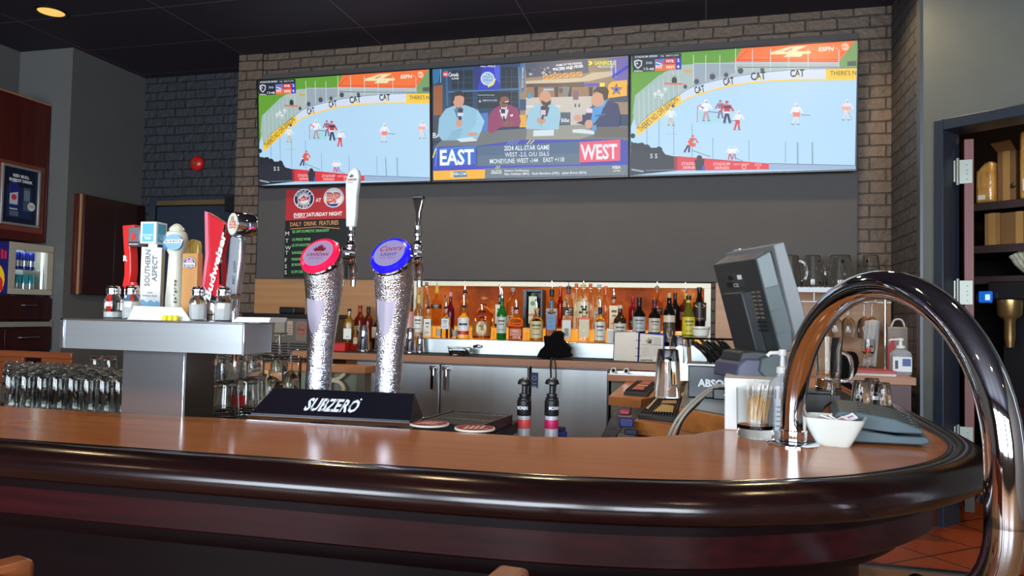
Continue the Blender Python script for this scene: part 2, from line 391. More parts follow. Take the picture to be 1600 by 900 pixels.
def person(c,x,y,s,jersey,pants,lean=0,face=(200,150,120),white=(235,235,240)):
    """tiny skater on the screen: feet at x,y, height s"""
    c.line(x-.12*s,y,x-.02*s+lean*.4,y-.45*s,.11*s,pants); c.line(x+.14*s,y,x+.03*s+lean*.4,y-.45*s,.11*s,pants)
    a=x+lean*.4; b=x+lean
    c.poly([(a-.12*s,y-.42*s),(a+.13*s,y-.42*s),(b+.17*s,y-.82*s),(b-.15*s,y-.82*s)],jersey)
    c.poly([(a-.12*s,y-.42*s),(a+.13*s,y-.42*s),(a+.13*s,y-.5*s),(a-.13*s,y-.5*s)],white)
    c.line(b-.14*s,y-.78*s,b-.28*s,y-.5*s,.09*s,jersey); c.line(b+.15*s,y-.78*s,b+.3*s,y-.52*s,.09*s,jersey)
    c.disc(b,y-.92*s,.085*s,jersey,n=10); c.disc(b+.02*s,y-.88*s,.05*s,face,n=8)
    c.line(x-.18*s,y+.02*s,x-.04*s,y+.02*s,.03*s,(40,40,60)); c.line(x+.08*s,y+.02*s,x+.22*s,y+.02*s,.03*s,(40,40,60))
W=TW-.004
Hh=homog([(40,157),(1332,62),(1318,797),(35,832)],[(.009,TH-.009),(W-.009,TH-.009),(W-.009,.013),(.009,.013)])
def hockey(t):
    c=MB().setup(Hh,y=.0118,step=.00006)
    E=[(38,155),(1334,60),(1320,799),(33,834)]
    c.poly(E,(176,214,242))
    c.poly([(38,155),(700,106),(630,190),(330,215),(330,345),(62,380),(50,520),(36,560)],(96,158,40))
    c.poly([(1225,70),(1334,60),(1330,219),(1222,219)],(112,156,92))
    c.poly([(1275,180),(1326,178),(1326,205),(1275,207)],(70,78,80))
    c.poly([(60,380),(230,245),(330,205),(628,188),(1225,188),(1225,222),(1000,228),(800,245),(600,275),(400,325),(315,372),(150,480),(66,560),(48,480)],(172,188,186))
    c.poly([(60,380),(200,262),(300,262),(315,372),(150,480),(66,560),(48,480)],(160,186,182))
    c.poly([(395,195),(628,190),(625,250),(500,290),(395,325)],(150,166,178))
    for k in range(9): c.line(80+k*28,370-k*18,84+k*28,545-k*22,2.5,(205,216,214))
    c.poly([(668,110),(1322,62),(1226,183),(625,183)],(244,112,40))
    c.line(700,122,640,176,3,(190,50,40)); c.line(640,176,1215,172,3,(190,50,40)); c.line(1215,172,1295,78,3,(190,50,40)); c.line(625,184,1225,184,5,(226,60,50))
    c.poly([(940,100),(1045,92),(975,124),(1065,124),(1060,138),(1020,140),(1005,156),(905,158),(930,142),(832,144),(838,130)],(236,226,176))
    c.poly([(905,128),(950,108),(965,108),(930,128)],(244,112,40))
    c.text('ESPN',1108,124,24,(252,236,220),width=86,shear=.2,rot=.05,down=True,bold=.03)
    c.text('on',1205,108,9,(252,220,200),down=True); c.disc(1262,97,22,(250,190,160)); c.text('abc',1242,103,15,(240,100,50),down=True,bold=.02)
    for x in (392,462,542,632,728,832,936,1048,1225): c.line(x,112 if x>600 else 150,x,238 if x>600 else 300,3.5,(214,222,226))
    c.line(400,198,1226,190,3,(196,208,214)); c.line(640,218,1225,214,5,(90,120,160))
    # crowd behind the boards
    for x,y,s in ((410,300,26),(345,330,20),(500,272,30),(578,262,24),(660,238,30),(785,232,22)):
        c.disc(x,y,s*.55,(62,72,98),s*.6,12); c.disc(x,y-s*.7,s*.26,(170,140,125),n=10)
    c.disc(283,296,15,(40,50,46),24,12); c.disc(283,270,7,(180,150,130),n=8)
    c.line(225,312,330,315,10,(224,112,84)); c.line(340,240,385,244,14,(206,170,70))
    for x,y in ((175,380),(195,365),(210,385),(232,352)): person(c,x,y+20,44,(214,224,228),(196,206,214))
    # dasher boards
    top=cat_rom([(66,562,0),(150,482,0),(315,372,0),(400,325,0),(600,275,0),(800,245,0),(1000,228,0),(1150,222,0),(1328,217,0)],6)
    bot=cat_rom([(76,612,0),(165,540,0),(322,424,0),(410,382,0),(600,330,0),(800,303,0),(1000,293,0),(1150,291,0),(1326,289,0)],6)
    for i in range(len(top)-1):
        m=(top[i][0]+top[i+1][0])/2
        yel=m<315 or m>1145
        if i: c.y+=c.step
        c.poly([top[i][:2],top[i+1][:2],bot[i+1][:2],bot[i][:2]],(246,200,50) if yel else (206,220,240))
    for i in range(len(top)-1):
        if i: c.y+=c.step*2
        a,b=top[i],top[i+1]; e,f=bot[i],bot[i+1]
        c.poly([(e[0],e[1]-9),(f[0],f[1]-9),f[:2],e[:2]],(248,206,70))
        c.poly([a[:2],b[:2],(b[0],b[1]+3),(a[0],a[1]+3)],(96,110,150))
    for x,y,h,r in ((402,370,40,.22),(564,323,42,.14),(720,292,44,.09),(945,272,42,.04)):
        wd=h*1.5*1.3 if x>600 else h*1.45
        c.text('CAT',x,y,h,(24,30,60),width=wd,rot=r,down=True,bold=.03)
        c.poly([(x+wd*.33,y-1),(x+wd*.52,y-h*.36-wd*.5*r),(x+wd*.75,y-1-wd*r*.7)],(250,214,90))
    c.text("THERE'S N",1175,262,26,(60,52,30),width=150,rot=.02,down=True,bold=.005)
    c.text("THERE'S NO OFF-SEASON",92,590,34,(70,60,30),width=282,rot=.70,down=True,bold=.005)
    # net, crease, skaters
    c.poly([(425,535),(420,470),(500,478),(545,500),(540,528),(480,538)],(160,214,226))
    c.line(415,440,413,532,4,(220,60,70)); c.line(415,440,450,428,4,(220,60,70))
    c.line(235,598,300,598,2,(220,120,130))
    w_,r_,n_,o_=(232,236,244),(222,70,80),(44,44,84),(226,86,56)
    person(c,462,520,118,w_,(190,150,170)); c.line(470,470,545,478,5,(120,110,130)); c.line(452,452,432,442,7,r_)
    person(c,545,505,100,(150,110,130),(120,110,150)); person(c,582,533,124,(190,52,58),n_)
    c.rect(566,440,604,452,(60,36,60))
    person(c,638,572,105,w_,r_,10); c.rect(630,518,656,542,(222,60,66)); c.line(600,523,650,522,3,(70,70,90))
    person(c,262,548,100,(224,232,232),(196,192,168)); c.disc(276,440,10,(90,84,110),n=8)
    person(c,352,700,96,o_,(60,40,84),36); c.line(380,690,488,728,3,(70,80,90)); c.rect(366,650,404,670,o_)
    person(c,600,740,72,w_,(214,70,90),-2); person(c,622,738,70,w_,(170,120,160),6); c.line(630,735,672,752,3,(90,90,90))
    person(c,972,540,118,w_,(214,220,230),8); c.rect(960,474,1000,500,(240,130,110)); c.line(1005,488,1062,492,4,(120,130,140))
    person(c,1262,515,115,(224,226,236),(216,214,224),10); c.rect(1240,440,1290,462,(244,170,150)); c.line(1270,455,1300,520,3,(170,160,170))
    for x,y0,y1 in ((128,490,680),(196,515,675),(280,530,716),(384,540,740),(502,620,748),(708,632,752),(918,640,760)): c.line(x,y0,x,y1,2.5,(104,122,140))
    for x in (985,1070): c.line(x,645,x+2,772,3.5,(60,100,90)); c.line(x+8,645,x+9,772,2,(150,180,190))
    # near side: crowd, red banner
    c.poly([(38,640),(60,655),(90,650),(120,670),(170,680),(200,672),(232,715),(290,728),(300,806),(34,834)],(26,30,44))
    for x,y,s in ((60,672,24),(98,668,20),(126,680,22),(168,700,24),(196,690,20),(48,610,14)): c.disc(x,y,s,(20,24,36),n=12)
    c.line(40,800,110,812,10,(150,160,176)); c.line(120,806,290,802,5,(110,120,136)); c.text('S S',146,736,26,(190,210,220),down=True,bold=.02)
    c.poly([(300,725),(822,766),(822,800),(300,806)],(216,46,58)); c.poly([(280,724),(300,727),(300,806),(284,806)],(150,34,46))
    c.poly([(440,750),(822,766),(822,800),(440,806)],(222,40,54))
    for x,y in ((322,776),(502,778)):
        c.text('STADIUM',x,y,17,(246,190,190),width=96,rot=.02,down=True,shear=.2,bold=.02); c.text('SERIES',x+8,y+20,15,(246,190,190),width=84,down=True,shear=.2,bold=.02)
    c.text('NEW JERSEY',620,776,11,(246,180,180),width=92,down=True); c.disc(680,787,13,(246,190,190),n=16); c.disc(680,787,9,(216,46,58),n=16)
    c.text('STA',740,780,14,(246,190,190),width=40,down=True,shear=.2); c.text('SE',752,796,12,(246,190,190),down=True,shear=.2)
    c.poly([(822,766),(1320,780),(1320,799),(822,802)],(150,176,206)); c.line(822,766,1318,778,4,(90,116,160))
    c.disc(425,735,16,(30,30,44),n=12); c.poly([(398,745),(455,740),(448,806),(404,806)],(36,36,50)); c.rect(440,780,456,806,(40,90,170))
    # score bug
    c.poly([(42,158),(322,141),(323,234),(50,252)],(20,26,44)); c.text('STADIUM SERIES',60,172,11,(210,216,226),width=128,rot=.06,down=True,shear=.2,bold=.02)
    c.text('NJ  METLIFE',205,164,8,(200,206,216),width=104,rot=.06,down=True)
    c.poly([(173,178),(226,174),(226,243),(174,246)],(60,130,206)); c.poly([(174,212),(226,208),(226,243),(174,246)],(232,110,60)); c.text('NY',180,230,20,(240,244,250),width=38,down=True,bold=.02)
    c.line(180,185,224,200,6,(220,60,70)); c.line(178,196,214,206,5,(240,244,250))
    c.poly([(226,174),(292,170),(292,202),(226,205)],(196,40,66)); c.poly([(226,206),(292,203),(292,236),(226,241)],(232,108,50))
    c.poly([(292,170),(323,168),(323,234),(292,236)],(44,50,180))
    c.text('NYR',238,196,17,(250,250,252),width=44,down=True,bold=.02); c.text('NYI',240,230,17,(250,250,252),width=42,down=True,bold=.02)
    c.text('2',300,192,18,(250,250,252),down=True,bold=.03); c.text('4',298,228,19,(250,250,252),down=True,bold=.03)
    c.text('2ND',122,205,14,(180,196,210),width=38,down=True); c.text('13:48',112,240,15,(220,228,236),width=56,down=True,bold=.01)
    c.poly([(56,188),(78,180),(102,186),(100,214),(78,234),(58,214)],(210,218,226)); c.poly([(62,194),(78,187),(96,192),(94,212),(78,226),(64,212)],(24,30,46)); c.text('N',66,214,18,(220,226,234),rot=.5,down=True); 
    c.text('ESPN',56,250,9,(230,234,240),width=46,down=True,shear=.2,bold=.02)
    return c.build('screen',glow,t,smooth=False)
def studio(t):
    Hm=homog([(42,145),(1292,63),(1292,832),(55,855)],[(.009,TH-.009),(W-.009,TH-.009),(W-.009,.013),(.009,.013)])
    c=MB().setup(Hm,y=.0118,step=.00006)
    c.poly([(40,144),(1293,62),(1293,833),(54,856)],(30,54,86))
    # left: window wall, blue banner
    c.poly([(42,145),(600,108),(600,440),(50,440)],(24,62,98))
    for x0,y0,x1,y1 in ((165,150,298,270),(165,285,298,400),(478,130,585,265),(478,290,585,395),(330,290,470,395)): c.rect(x0,y0,x1,y1,(12,26,42))
    for x in (205,240,510,545): c.line(x,150,x,400,3,(40,90,130))
    for y in (200,230,330,360): c.line(165,y,585,y-6,3,(36,80,116))
    c.line(135,290,600,272,9,(60,120,160)); c.line(130,150,140,380,12,(44,100,140)); c.line(590,130,600,400,10,(70,130,170))
    c.poly([(50,250),(108,245),(108,435),(52,440)],(150,86,40)); c.poly([(42,146),(96,142),(80,230),(48,240)],(30,110,160)); c.line(95,145,95,230,4,(160,190,210))
    c.poly([(302,128),(470,118),(472,275),(310,278)],(44,50,190)); c.poly([(302,128),(360,124),(330,276),(312,278)],(30,40,120)); c.poly([(430,120),(470,118),(472,240),(440,200)],(70,90,220))
    c.disc(392,205,44,(196,214,232)); c.disc(392,205,34,(120,156,206)); c.poly([(392,252),(425,235),(437,205),(446,205),(432,244),(398,262)],(236,220,70))
    c.text('ALL PALS',345,131,12,(220,226,240),width=95,down=True,bold=.02); c.text('ALL',366,190,16,(210,230,240),width=52,down=True); c.text('STAR',362,212,16,(210,230,240),width=60,down=True); c.text('2024',366,234,16,(210,230,240),width=52,down=True)
    c.text('INDIANAPOLIS 2024',332,315,9,(170,190,210),width=105,down=True); c.poly([(338,356),(345,338),(353,356)],(200,215,225)); c.text('AMERICAN FLYERS',360,350,11,(190,205,220),width=95,down=True)
    # right: arena concourse
    c.poly([(600,108),(1293,62),(1293,440),(600,440)],(150,128,104))
    c.poly([(628,108),(1030,84),(1040,170),(640,200)],(66,76,100)); 
    random.seed(3)
    for k in range(46): c.disc(650+random.random()*370,130+random.random()*60,random.uniform(5,11),random.choice([(40,44,60),(110,96,90),(180,180,190),(60,60,84),(90,70,66)]),n=8)
    for k in range(6): x=745+k*43; c.poly([(x,185-k*4),(x+36,182-k*4),(x+36,212-k*4),(x,216-k*4)],(222,162,40)); c.line(x+5,205-k*4,x+30,188-k*4,5,(60,50,140))
    c.poly([(636,222),(1000,200),(1060,170),(1200,160),(1200,190),(1040,225),(800,240),(636,240)],(204,186,156))
    c.poly([(640,240),(1010,232),(1010,262),(640,275)],(84,62,58)); c.poly([(640,262),(1060,262),(1060,330),(640,330)],(150,112,78))
    for x in (690,820,905,1040): c.poly([(x,262),(x+26,262),(x+22,335),(x+4,335)],(46,40,44))
    c.rect(750,272,815,284,(150,190,230)); c.rect(850,270,890,300,(70,60,60)); c.rect(1012,238,1120,258,(80,60,190)); c.rect(1110,236,1142,262,(236,220,60)); c.poly([(870,330),(875,255),(920,262),(905,330)],(120,120,126))
    c.poly([(636,330),(1060,322),(1060,440),(636,440)],(196,190,180)); c.rect(636,380,860,392,(214,222,226)); c.rect(600,340,640,410,(40,70,110))
    for x in (955,980): c.line(x,380,x,430,12,(40,42,54)); c.disc(x,374,6,(120,90,80),n=8)
    c.rect(940,285,975,345,(120,90,110)); c.rect(1170,250,1293,360,(60,66,96)); c.rect(650,300,672,335,(50,150,200))
    c.poly([(600,110),(628,108),(628,280),(610,300)],(60,110,160)); c.text('BUCKET BROTHERS',621,265,9,(220,230,240),width=130,rot=PI/2,down=True)
    c.poly([(1165,80),(1293,66),(1293,240),(1200,215)],(110,100,170)); c.line(1180,90,1190,200,7,(190,190,230)); c.line(1210,88,1214,200,7,(190,190,230)); c.line(1190,200,1293,130,18,(50,50,190))
    c.poly([(1190,228),(1286,218),(1286,320),(1165,335),(1165,250)],(240,178,50))
    st=[(1218+ (42 if i%2==0 else 18)*math.sin(i*PI/5),280-(42 if i%2==0 else 18)*math.cos(i*PI/5)) for i in range(10)]
    c.poly(st,(40,40,100)); c.poly([(1218+(x-1218)*.72,280+(y-280)*.72) for x,y in st],(180,170,200)); c.poly([(1218+(x-1218)*.5,280+(y-280)*.5) for x,y in st],(40,40,100))
    c.poly([(700,118),(1180,88),(1215,150),(1000,175)],(58,56,70)) if 0 else None
    c.text('HOME OF THE INDIANA',830,130,14,(240,244,250),width=168,rot=.10,down=True,bold=.02); c.text('PACERS AND FEVER',815,158,19,(240,244,250),width=192,rot=.12,down=True,bold=.03)
    c.poly([(1035,96),(1050,96),(1065,107),(1052,122),(1036,122),(1048,108)],(236,240,50)); c.text('GAINBRIDGE',1075,120,26,(232,240,60),width=134,rot=.0,down=True,bold=.02); c.text('FIELDHOUSE',1096,138,13,(220,226,236),width=104,down=True,bold=.02)
    c.rect(112,160,143,194,(214,70,80)); c.text('NBA',115,184,13,(250,250,250),width=25,down=True); c.text('Canada',146,191,25,(250,250,252),width=64,down=True,bold=.01); c.text('LIVE',168,211,12,(240,240,244),width=42,down=True,bold=.02)
    # side boards
    c.poly([(50,440),(110,440),(110,600),(52,610)],(46,60,80)); c.text('BABet',52,583,34,(220,230,240),width=110,down=True)
    c.rect(860,425,925,520,(70,84,104)); c.text('BABet',866,488,26,(226,234,242),width=52,down=True)
    c.rect(600,440,645,520,(226,170,60)); c.rect(925,390,1000,520,(196,190,186))
    c.poly([(330,430),(400,425),(400,600),(330,600)],(60,120,190))
    # desk
    c.poly([(230,560),(420,540),(1000,505),(1293,515),(1293,620),(60,640),(120,590)],(104,110,112)); c.poly([(650,515),(1000,505),(1100,560),(980,600),(640,610)],(146,146,134)); c.poly([(1080,520),(1293,525),(1293,590),(1080,585)],(96,92,84))
    def host(cx,hy,jac,hair,skin,sh,body,lap,turt,hr=1.0):
        c.poly(body,jac)
        c.poly([(cx-30,hy+62),(cx+30,hy+62),(cx+14,hy+120),(cx-8,hy+120)],sh)
        c.rect(cx-17,hy+30,cx+19,hy+70,turt)
        c.disc(cx,hy+4,36*hr,skin,48*hr); 
        if hair: c.poly([(cx-41*hr,hy+12),(cx-42*hr,hy-22),(cx-24*hr,hy-50),(cx+14*hr,hy-54),(cx+38*hr,hy-34),(cx+37*hr,hy-14),(cx+8*hr,hy-24),(cx-22*hr,hy-20),(cx-30*hr,hy+12)],hair)
    host(212,338,(140,190,216),(44,36,34),(206,150,124),(90,120,146),[(84,560),(90,460),(130,400),(190,376),(258,376),(320,400),(378,480),(350,560),(330,600),(110,600)],0,(90,124,150))
    c.poly([(330,400),(378,480),(355,550),(290,570),(280,552),(325,500)],(150,200,226)); c.poly([(175,540),(240,520),(215,600),(140,600)],(130,178,206))
    c.disc(216,490,20,(206,150,124),26); c.rect(210,396,240,425,(40,44,60)); c.rect(207,424,242,446,(206,216,226)); c.rect(214,446,232,470,(30,32,44)); c.disc(305,562,32,(206,150,124),12)
    host(500,345,(142,50,96),(26,22,24),(128,84,66),(214,214,224),[(396,540),(404,440),(440,398),(480,374),(540,376),(590,400),(608,480),(600,515),(480,520),(420,560)],0,(206,206,218),.92)
    c.disc(528,498,34,(128,84,66),16); c.disc(510,490,16,(128,84,66),n=12); c.rect(482,402,508,432,(34,34,44)); c.rect(480,430,512,448,(220,220,226)); c.line(498,448,505,478,12,(30,30,40)); c.poly([(540,440),(560,436),(556,448),(542,450)],(240,240,244))
    c.line(494,362,536,366,9,(40,26,24)); c.line(505,358,530,352,5,(240,236,230))
    host(762,330,(150,196,216),None,(204,148,122),(50,56,76),[(640,530),(652,430),(680,392),(725,366),(800,368),(845,392),(862,450),(850,535),(760,535)],0,(50,56,76),1.05)
    c.poly([(736,345),(770,362),(800,345),(798,372),(770,388),(742,372)],(60,42,38)); c.disc(738,478,28,(204,148,122),22); c.rect(737,385,768,412,(34,36,46)); c.rect(738,410,766,442,(216,190,206)); c.line(750,440,745,470,12,(30,30,40)); c.line(732,400,740,520,3,(110,150,172))
    c.poly([(1000,480),(1040,400),(1100,370),(1160,348),(1230,372),(1245,440),(1240,520),(1080,520),(960,495)],(34,44,92)); c.poly([(1070,392),(1140,380),(1120,440),(1076,500),(1056,480)],(60,150,214))
    c.poly([(1130,360),(1165,345),(1140,395),(1118,390)],(70,160,220)); c.disc(1100,345,44,(208,154,128),46); c.poly([(1070,290),(1095,262),(1150,262),(1170,290),(1160,345),(1138,350),(1130,310),(1090,292),(1068,300)],(52,42,38))
    c.disc(972,462,26,(208,154,128),22); c.disc(1043,502,26,(208,154,128),28); c.rect(1062,508,1092,545,(70,150,206)); c.rect(1028,400,1065,430,(224,206,220)); c.line(1085,450,1150,440,12,(60,90,150))
    for p in ([(200,592),(300,580),(335,605),(230,612)],[(690,540),(820,536),(820,575),(688,578)],[(938,536),(1000,534),(1078,548),(1078,568),(940,556)]): c.poly(p,(206,222,228))
    # lower third
    c.poly([(56,640),(330,636),(620,600),(1250,600),(1293,612),(1293,790),(56,800)],(50,60,170)); c.poly([(328,640),(1000,612),(990,765),(330,765)],(70,98,130)); c.poly([(328,700),(1000,690),(990,765),(330,765)],(84,108,128))
    c.poly([(56,640),(100,640),(70,780),(58,780)],(30,70,190)); c.line(55,710,74,650,8,(220,220,60)); c.line(80,640,70,790,5,(90,150,230))
    for k in range(4): c.line(520+k*18,630,545+k*18,605,4,(110,160,210))
    for k in range(2): c.line(648+k*22,628,672+k*22,602,6,(226,220,80))
    c.poly([(96,652),(328,640),(330,752),(98,768)],(28,98,204)); c.line(96,654,328,642,6,(60,150,240)); c.line(330,642,332,752,6,(30,40,110)); c.text('EAST',100,756,98,(236,244,252),width=216,rot=.02,down=True,bold=.03)
    c.poly([(984,618),(1246,602),(1246,738),(986,748)],(230,84,106)); c.text('WEST',992,728,96,(244,226,236),width=236,rot=.02,down=True,bold=.03)
    c.text('2024 ALL-STAR GAME',505,668,31,(228,236,246),width=288,rot=.015,down=True,bold=.015); c.text('WEST -2.5, O/U 356.5',510,708,29,(226,234,244),width=280,rot=.015,down=True,bold=.005)
    c.text('MONEYLINE: WEST -144',415,750,30,(228,236,244),width=305,rot=.015,down=True,bold=.01); c.text('EAST +118',755,743,30,(228,236,244),width=132,rot=.015,down=True,bold=.01)
    c.poly([(56,768),(984,760),(984,780),(56,790)],(56,56,190)); c.poly([(58,794),(385,786),(385,845),(60,853)],(244,178,30)); c.poly([(385,780),(1293,765),(1293,833),(385,845)],(104,118,130))
    c.poly([(190,800),(262,797),(275,832),(190,836)],(60,120,160)); c.rect(165,798,182,838,(240,200,120)); c.text('NBA.COM',188,822,18,(230,240,240),width=76,down=True,bold=.02)
    for k in range(3): c.line(450+k*10,784,462+k*10,764,4,(190,210,90))
    c.text('ALL-STAR',425,802,12,(230,236,240),width=66,down=True,bold=.02); c.text('RESERVES',425,816,12,(230,236,240),width=66,down=True,bold=.02)
    c.text('Eastern Conference:',510,802,14,(230,236,240),width=156,down=True); c.text('Bam Adebayo (MIA)   Paolo Banchero (ORL)   Jaylen Brown (BOS)',510,824,15,(230,236,240),width=520,rot=.01,down=True)
    c.text('NBA',1196,790,20,(214,224,240),width=54,down=True,bold=.03); c.text('LIVE',1202,808,12,(240,220,120),width=44,down=True,bold=.02)
    return c.build('screen',glow,t,smooth=False)
t=tv(0,'leftmost wall television showing a hockey game above the drinks poster'); tvbody(t); hockey(t); TVL=t
t=tv(1,'middle wall television showing four seated presenters with EAST and WEST'); tvbody(t); studio(t)
dup(TVL,loc=(TX0+TW*2,TY,TZ0),label='rightmost wall television showing a hockey game beside the brick corner')
# ------------------------------------------------------------ drinks poster
p0=at(446,296,'Y',5.16); p1=at(540,434,'Y',5.16); pw=p1.x-p0.x; ph=p0.z-p1.z
t=thing('drinks_poster','red and black drinks poster with chalk lettering below the left television','poster',(p0.x,5.186,p1.z))
MB().box(0,-.012,0,pw,0,ph).build('backing',blackp,t)
c=MB().setup(homog([(298,75),(720,75),(720,690),(292,690)],[(0,ph),(pw,ph),(pw,0),(0,0)]),y=-.0122,step=.0002)
c.poly([(298,75),(720,75),(720,690),(292,690)],(24,28,28)); c.poly([(298,75),(720,75),(720,280),(296,290)],(178,44,54))
c.disc(420,142,70,(236,232,232)); c.disc(420,142,64,(34,50,90)); c.disc(420,142,44,(236,232,232)); c.disc(420,142,40,(34,50,90)); c.disc(420,142,37,(226,222,224))
for i,ch in enumerate('HOCKEY'): a=-1.05+i*.42; c.text(ch,420+47*math.sin(a),142-47*math.cos(a),17,(236,236,240),rot=-a,down=True,align='c',bold=.03)
for i,ch in enumerate('NIGHT'): a=-.8+i*.4; c.text(ch,420+62*math.sin(a),142+62*math.cos(a),17,(236,236,240),rot=a,down=True,align='c',bold=.03)
st=[(420+(22 if i%2==0 else 10)*math.sin(i*PI/5),136-(22 if i%2==0 else 10)*math.cos(i*PI/5)) for i in range(10)]; c.poly(st,(190,40,50)); c.poly([(386,140),(454,128),(456,146),(388,158)],(190,40,50)); c.text('SAT',396,152,12,(240,230,230),width=50,rot=.15,down=True)
c.text('AT',502,165,26,(240,236,232),width=36,down=True,bold=.02)
c.disc(622,138,68,(236,232,232)); c.disc(622,138,62,(40,70,130)); c.disc(622,138,60,(228,226,228)); c.poly([(575,165),(600,180),(660,178),(640,196),(610,197),(585,185)],(36,70,140)); c.text('BP',576,168,66,(190,46,46),width=92,down=True,bold=.05); c.text('BP',580,164,58,(230,160,140),width=84,down=True,bold=.0)
c.text('EVERY SATURDAY NIGHT',356,266,26,(244,240,238),width=326,rot=.02,down=True,bold=.03); c.line(356,274,442,270,4,(244,240,238))
c.text('DAILY  DRINK  FEATURES',332,332,30,(206,150,100),width=328,rot=.03,down=True); c.line(334,350,520,338,5,(206,140,90)); c.line(520,338,668,350,5,(206,140,90))
for ch,y in zip('MTWTFSS',(395,445,495,530,582,625,668)): c.text(ch,302,y,28,(220,222,220),down=True,bold=.0)
for s,y,wd in (('$2 OFF DOMESTIC DRAUGHT',378,250),('1/2 PRICE WINE',434,125),('$2 OFF SHOOTERS',474,125),('SANGRIA',526,85),('FISHBOWLS $10',572,100),('$9 BOMBS',610,80),('$2 OFF CAESARS',660,100)):
    c.text(s,350,y,19,(120,210,130),width=wd,rot=.03,down=True)
c.build('printed_sheet',paint,t,smooth=False)
# ------------------------------------------------------------ the bar
BZ=1.07
edge=cat_rom([(-4.2,1.29,0),(-3,1.30,0),(-1.5,1.318,0),(-.875,1.336,0),(-.35,1.355,0),(-.051,1.40,0),(.122,1.468,0),(.28,1.565,0),(.44,1.73,0),(.55,1.92,0),(.605,2.15,0),(.615,2.6,0),(.63,3.5,0),(.645,4.2,0)],7)
edge=[(p[0],p[1]) for p in edge]
inner=[(.14,4.2),(.12,3.0),(.10,2.35),(.06,2.12),(-.02,1.99),(-.135,1.90),(-.27,1.835),(-.402,1.80),(-.6,1.795),(-1.2,1.79),(-1.6,1.76),(-3,1.745),(-4.2,1.74)]
bar=thing('bar_counter','curved wooden bar with polished dark rolled rail and mahogany front','bar counter',(0,0,0))
MB().prism(edge+inner,BZ-.035,BZ).build('bar_top',bartop_m,bar,bev=.002)
prof=[(-.004,BZ-.03),(-.004,BZ+.003),(.004,BZ+.005),(.009,BZ+.002),(.016,BZ+.005),(.034,BZ+.009),(.054,BZ+.006),(.072,BZ-.004),(.085,BZ-.018),(.091,BZ-.034),(.088,BZ-.049),(.078,BZ-.060),(.062,BZ-.066),(.045,BZ-.068),(.02,BZ-.07),(-.03,BZ-.07)]
MB().sweep(edge,prof).build('rail_moulding',darkwood,bar,ang=50)
def off(path,d):
    out=[]
    for i,p in enumerate(path):
        a=Vector(path[max(i-1,0)]);b=Vector(path[min(i+1,len(path)-1)]);t=(b-a).normalized(); out.append((p[0]+t.y*d,p[1]-t.x*d))
    return out
MB().sweep(edge,[(-.08,.90),(-.08,BZ-.036),(-.025,BZ-.036),(-.022,.905),(-.028,.90)]).build('apron',apron_m,bar)
lower=wood('dark_stained_panel',(16,6,8),(10,4,6),.35,spec=.12)
ledge=off(edge,-.10)
MB().sweep(ledge,[(-.1,.85),(-.1,.901),(.01,.901),(.014,.865),(.006,.85)]).build('lower_trim',lower,bar)
cut=[p for p in off(edge,-.17) if p[0]<.33]
MB().sweep(off(edge,-.2),[(-.04,FL),(-.04,.90),(.0,.90),(.0,FL+.12),(.02,FL+.11),(.02,FL)]).build('front_panel',lower,bar)
MB().sweep(edge,[(-.02,BZ-.1),(-.02,BZ-.04),(-.0,BZ-.04),(-.0,BZ-.1)]).build('under_rail',lower,bar)
# inner apron of bar (bartender side) and service ledge
MB().sweep(inner[::-1],[(-.0,FL),(-.0,BZ-.036),(-.03,BZ-.036),(-.03,FL)]).build('inner_panel',steelh,bar)
led=thing('service_ledge','dark service ledge behind the bar top under the beer towers','ledge',(0,0,0))
MB().box(-1.70,1.80,1.0,-.56,2.30,1.035).build('ledge_top',blackr,led,bev=.003)
MB().box(-1.68,2.24,FL,-.6,2.28,1.0).build('ledge_back',mat('ledge_steel',(90,92,94),.4,.8),led)
# ------------------------------------------------------------ chrome service rail
b0=at(1239,694,'Z',BZ); r1=Vector((.478,1.375,0))
dirv=Vector((r1.x-b0.x,r1.y-b0.y,0)); L_=dirv.length; dv=dirv.normalized()
t=thing('chrome_service_rail','thick polished chrome rail arching over the bar edge on the right','bar rail',(b0.x,b0.y,BZ),math.atan2(dv.y,dv.x))
R_=L_/2; zc=1.446-BZ-R_-.0; 
pts=[(0,0,.0),(0,0,zc*.5)]
pts+=[(R_-R_*math.cos(a),0,zc+R_*math.sin(a)) for a in [PI*i/28 for i in range(29)]]
rb=.17
pts+=[(L_,0,zc-.1),(L_,0,-.01)]+[(L_-rb+rb*math.cos(a),0,-.03-rb*math.sin(a)) for a in [PI/2*i/10 for i in range(11)]]
pts+=[(L_-rb-.03,0,-.03-rb)]
MB().tube(pts,.0298,36).build('bent_tube',chrome,t,ang=60)
MB().lathe([(.062,0),(.062,.003),(.056,.006),(.034,.008),(.034,.004)],40).build('floor_flange',chrome,t)
MB().lathe([(.0315,.008),(.033,.012),(.033,.034),(.0305,.036)],40).build('collar',chrome,t)
MB().tube([(L_-.03,-.0,.0),(L_-.045,0,.012),(L_-.05,0,.0)],.006,8).build('clip',blackp,t)
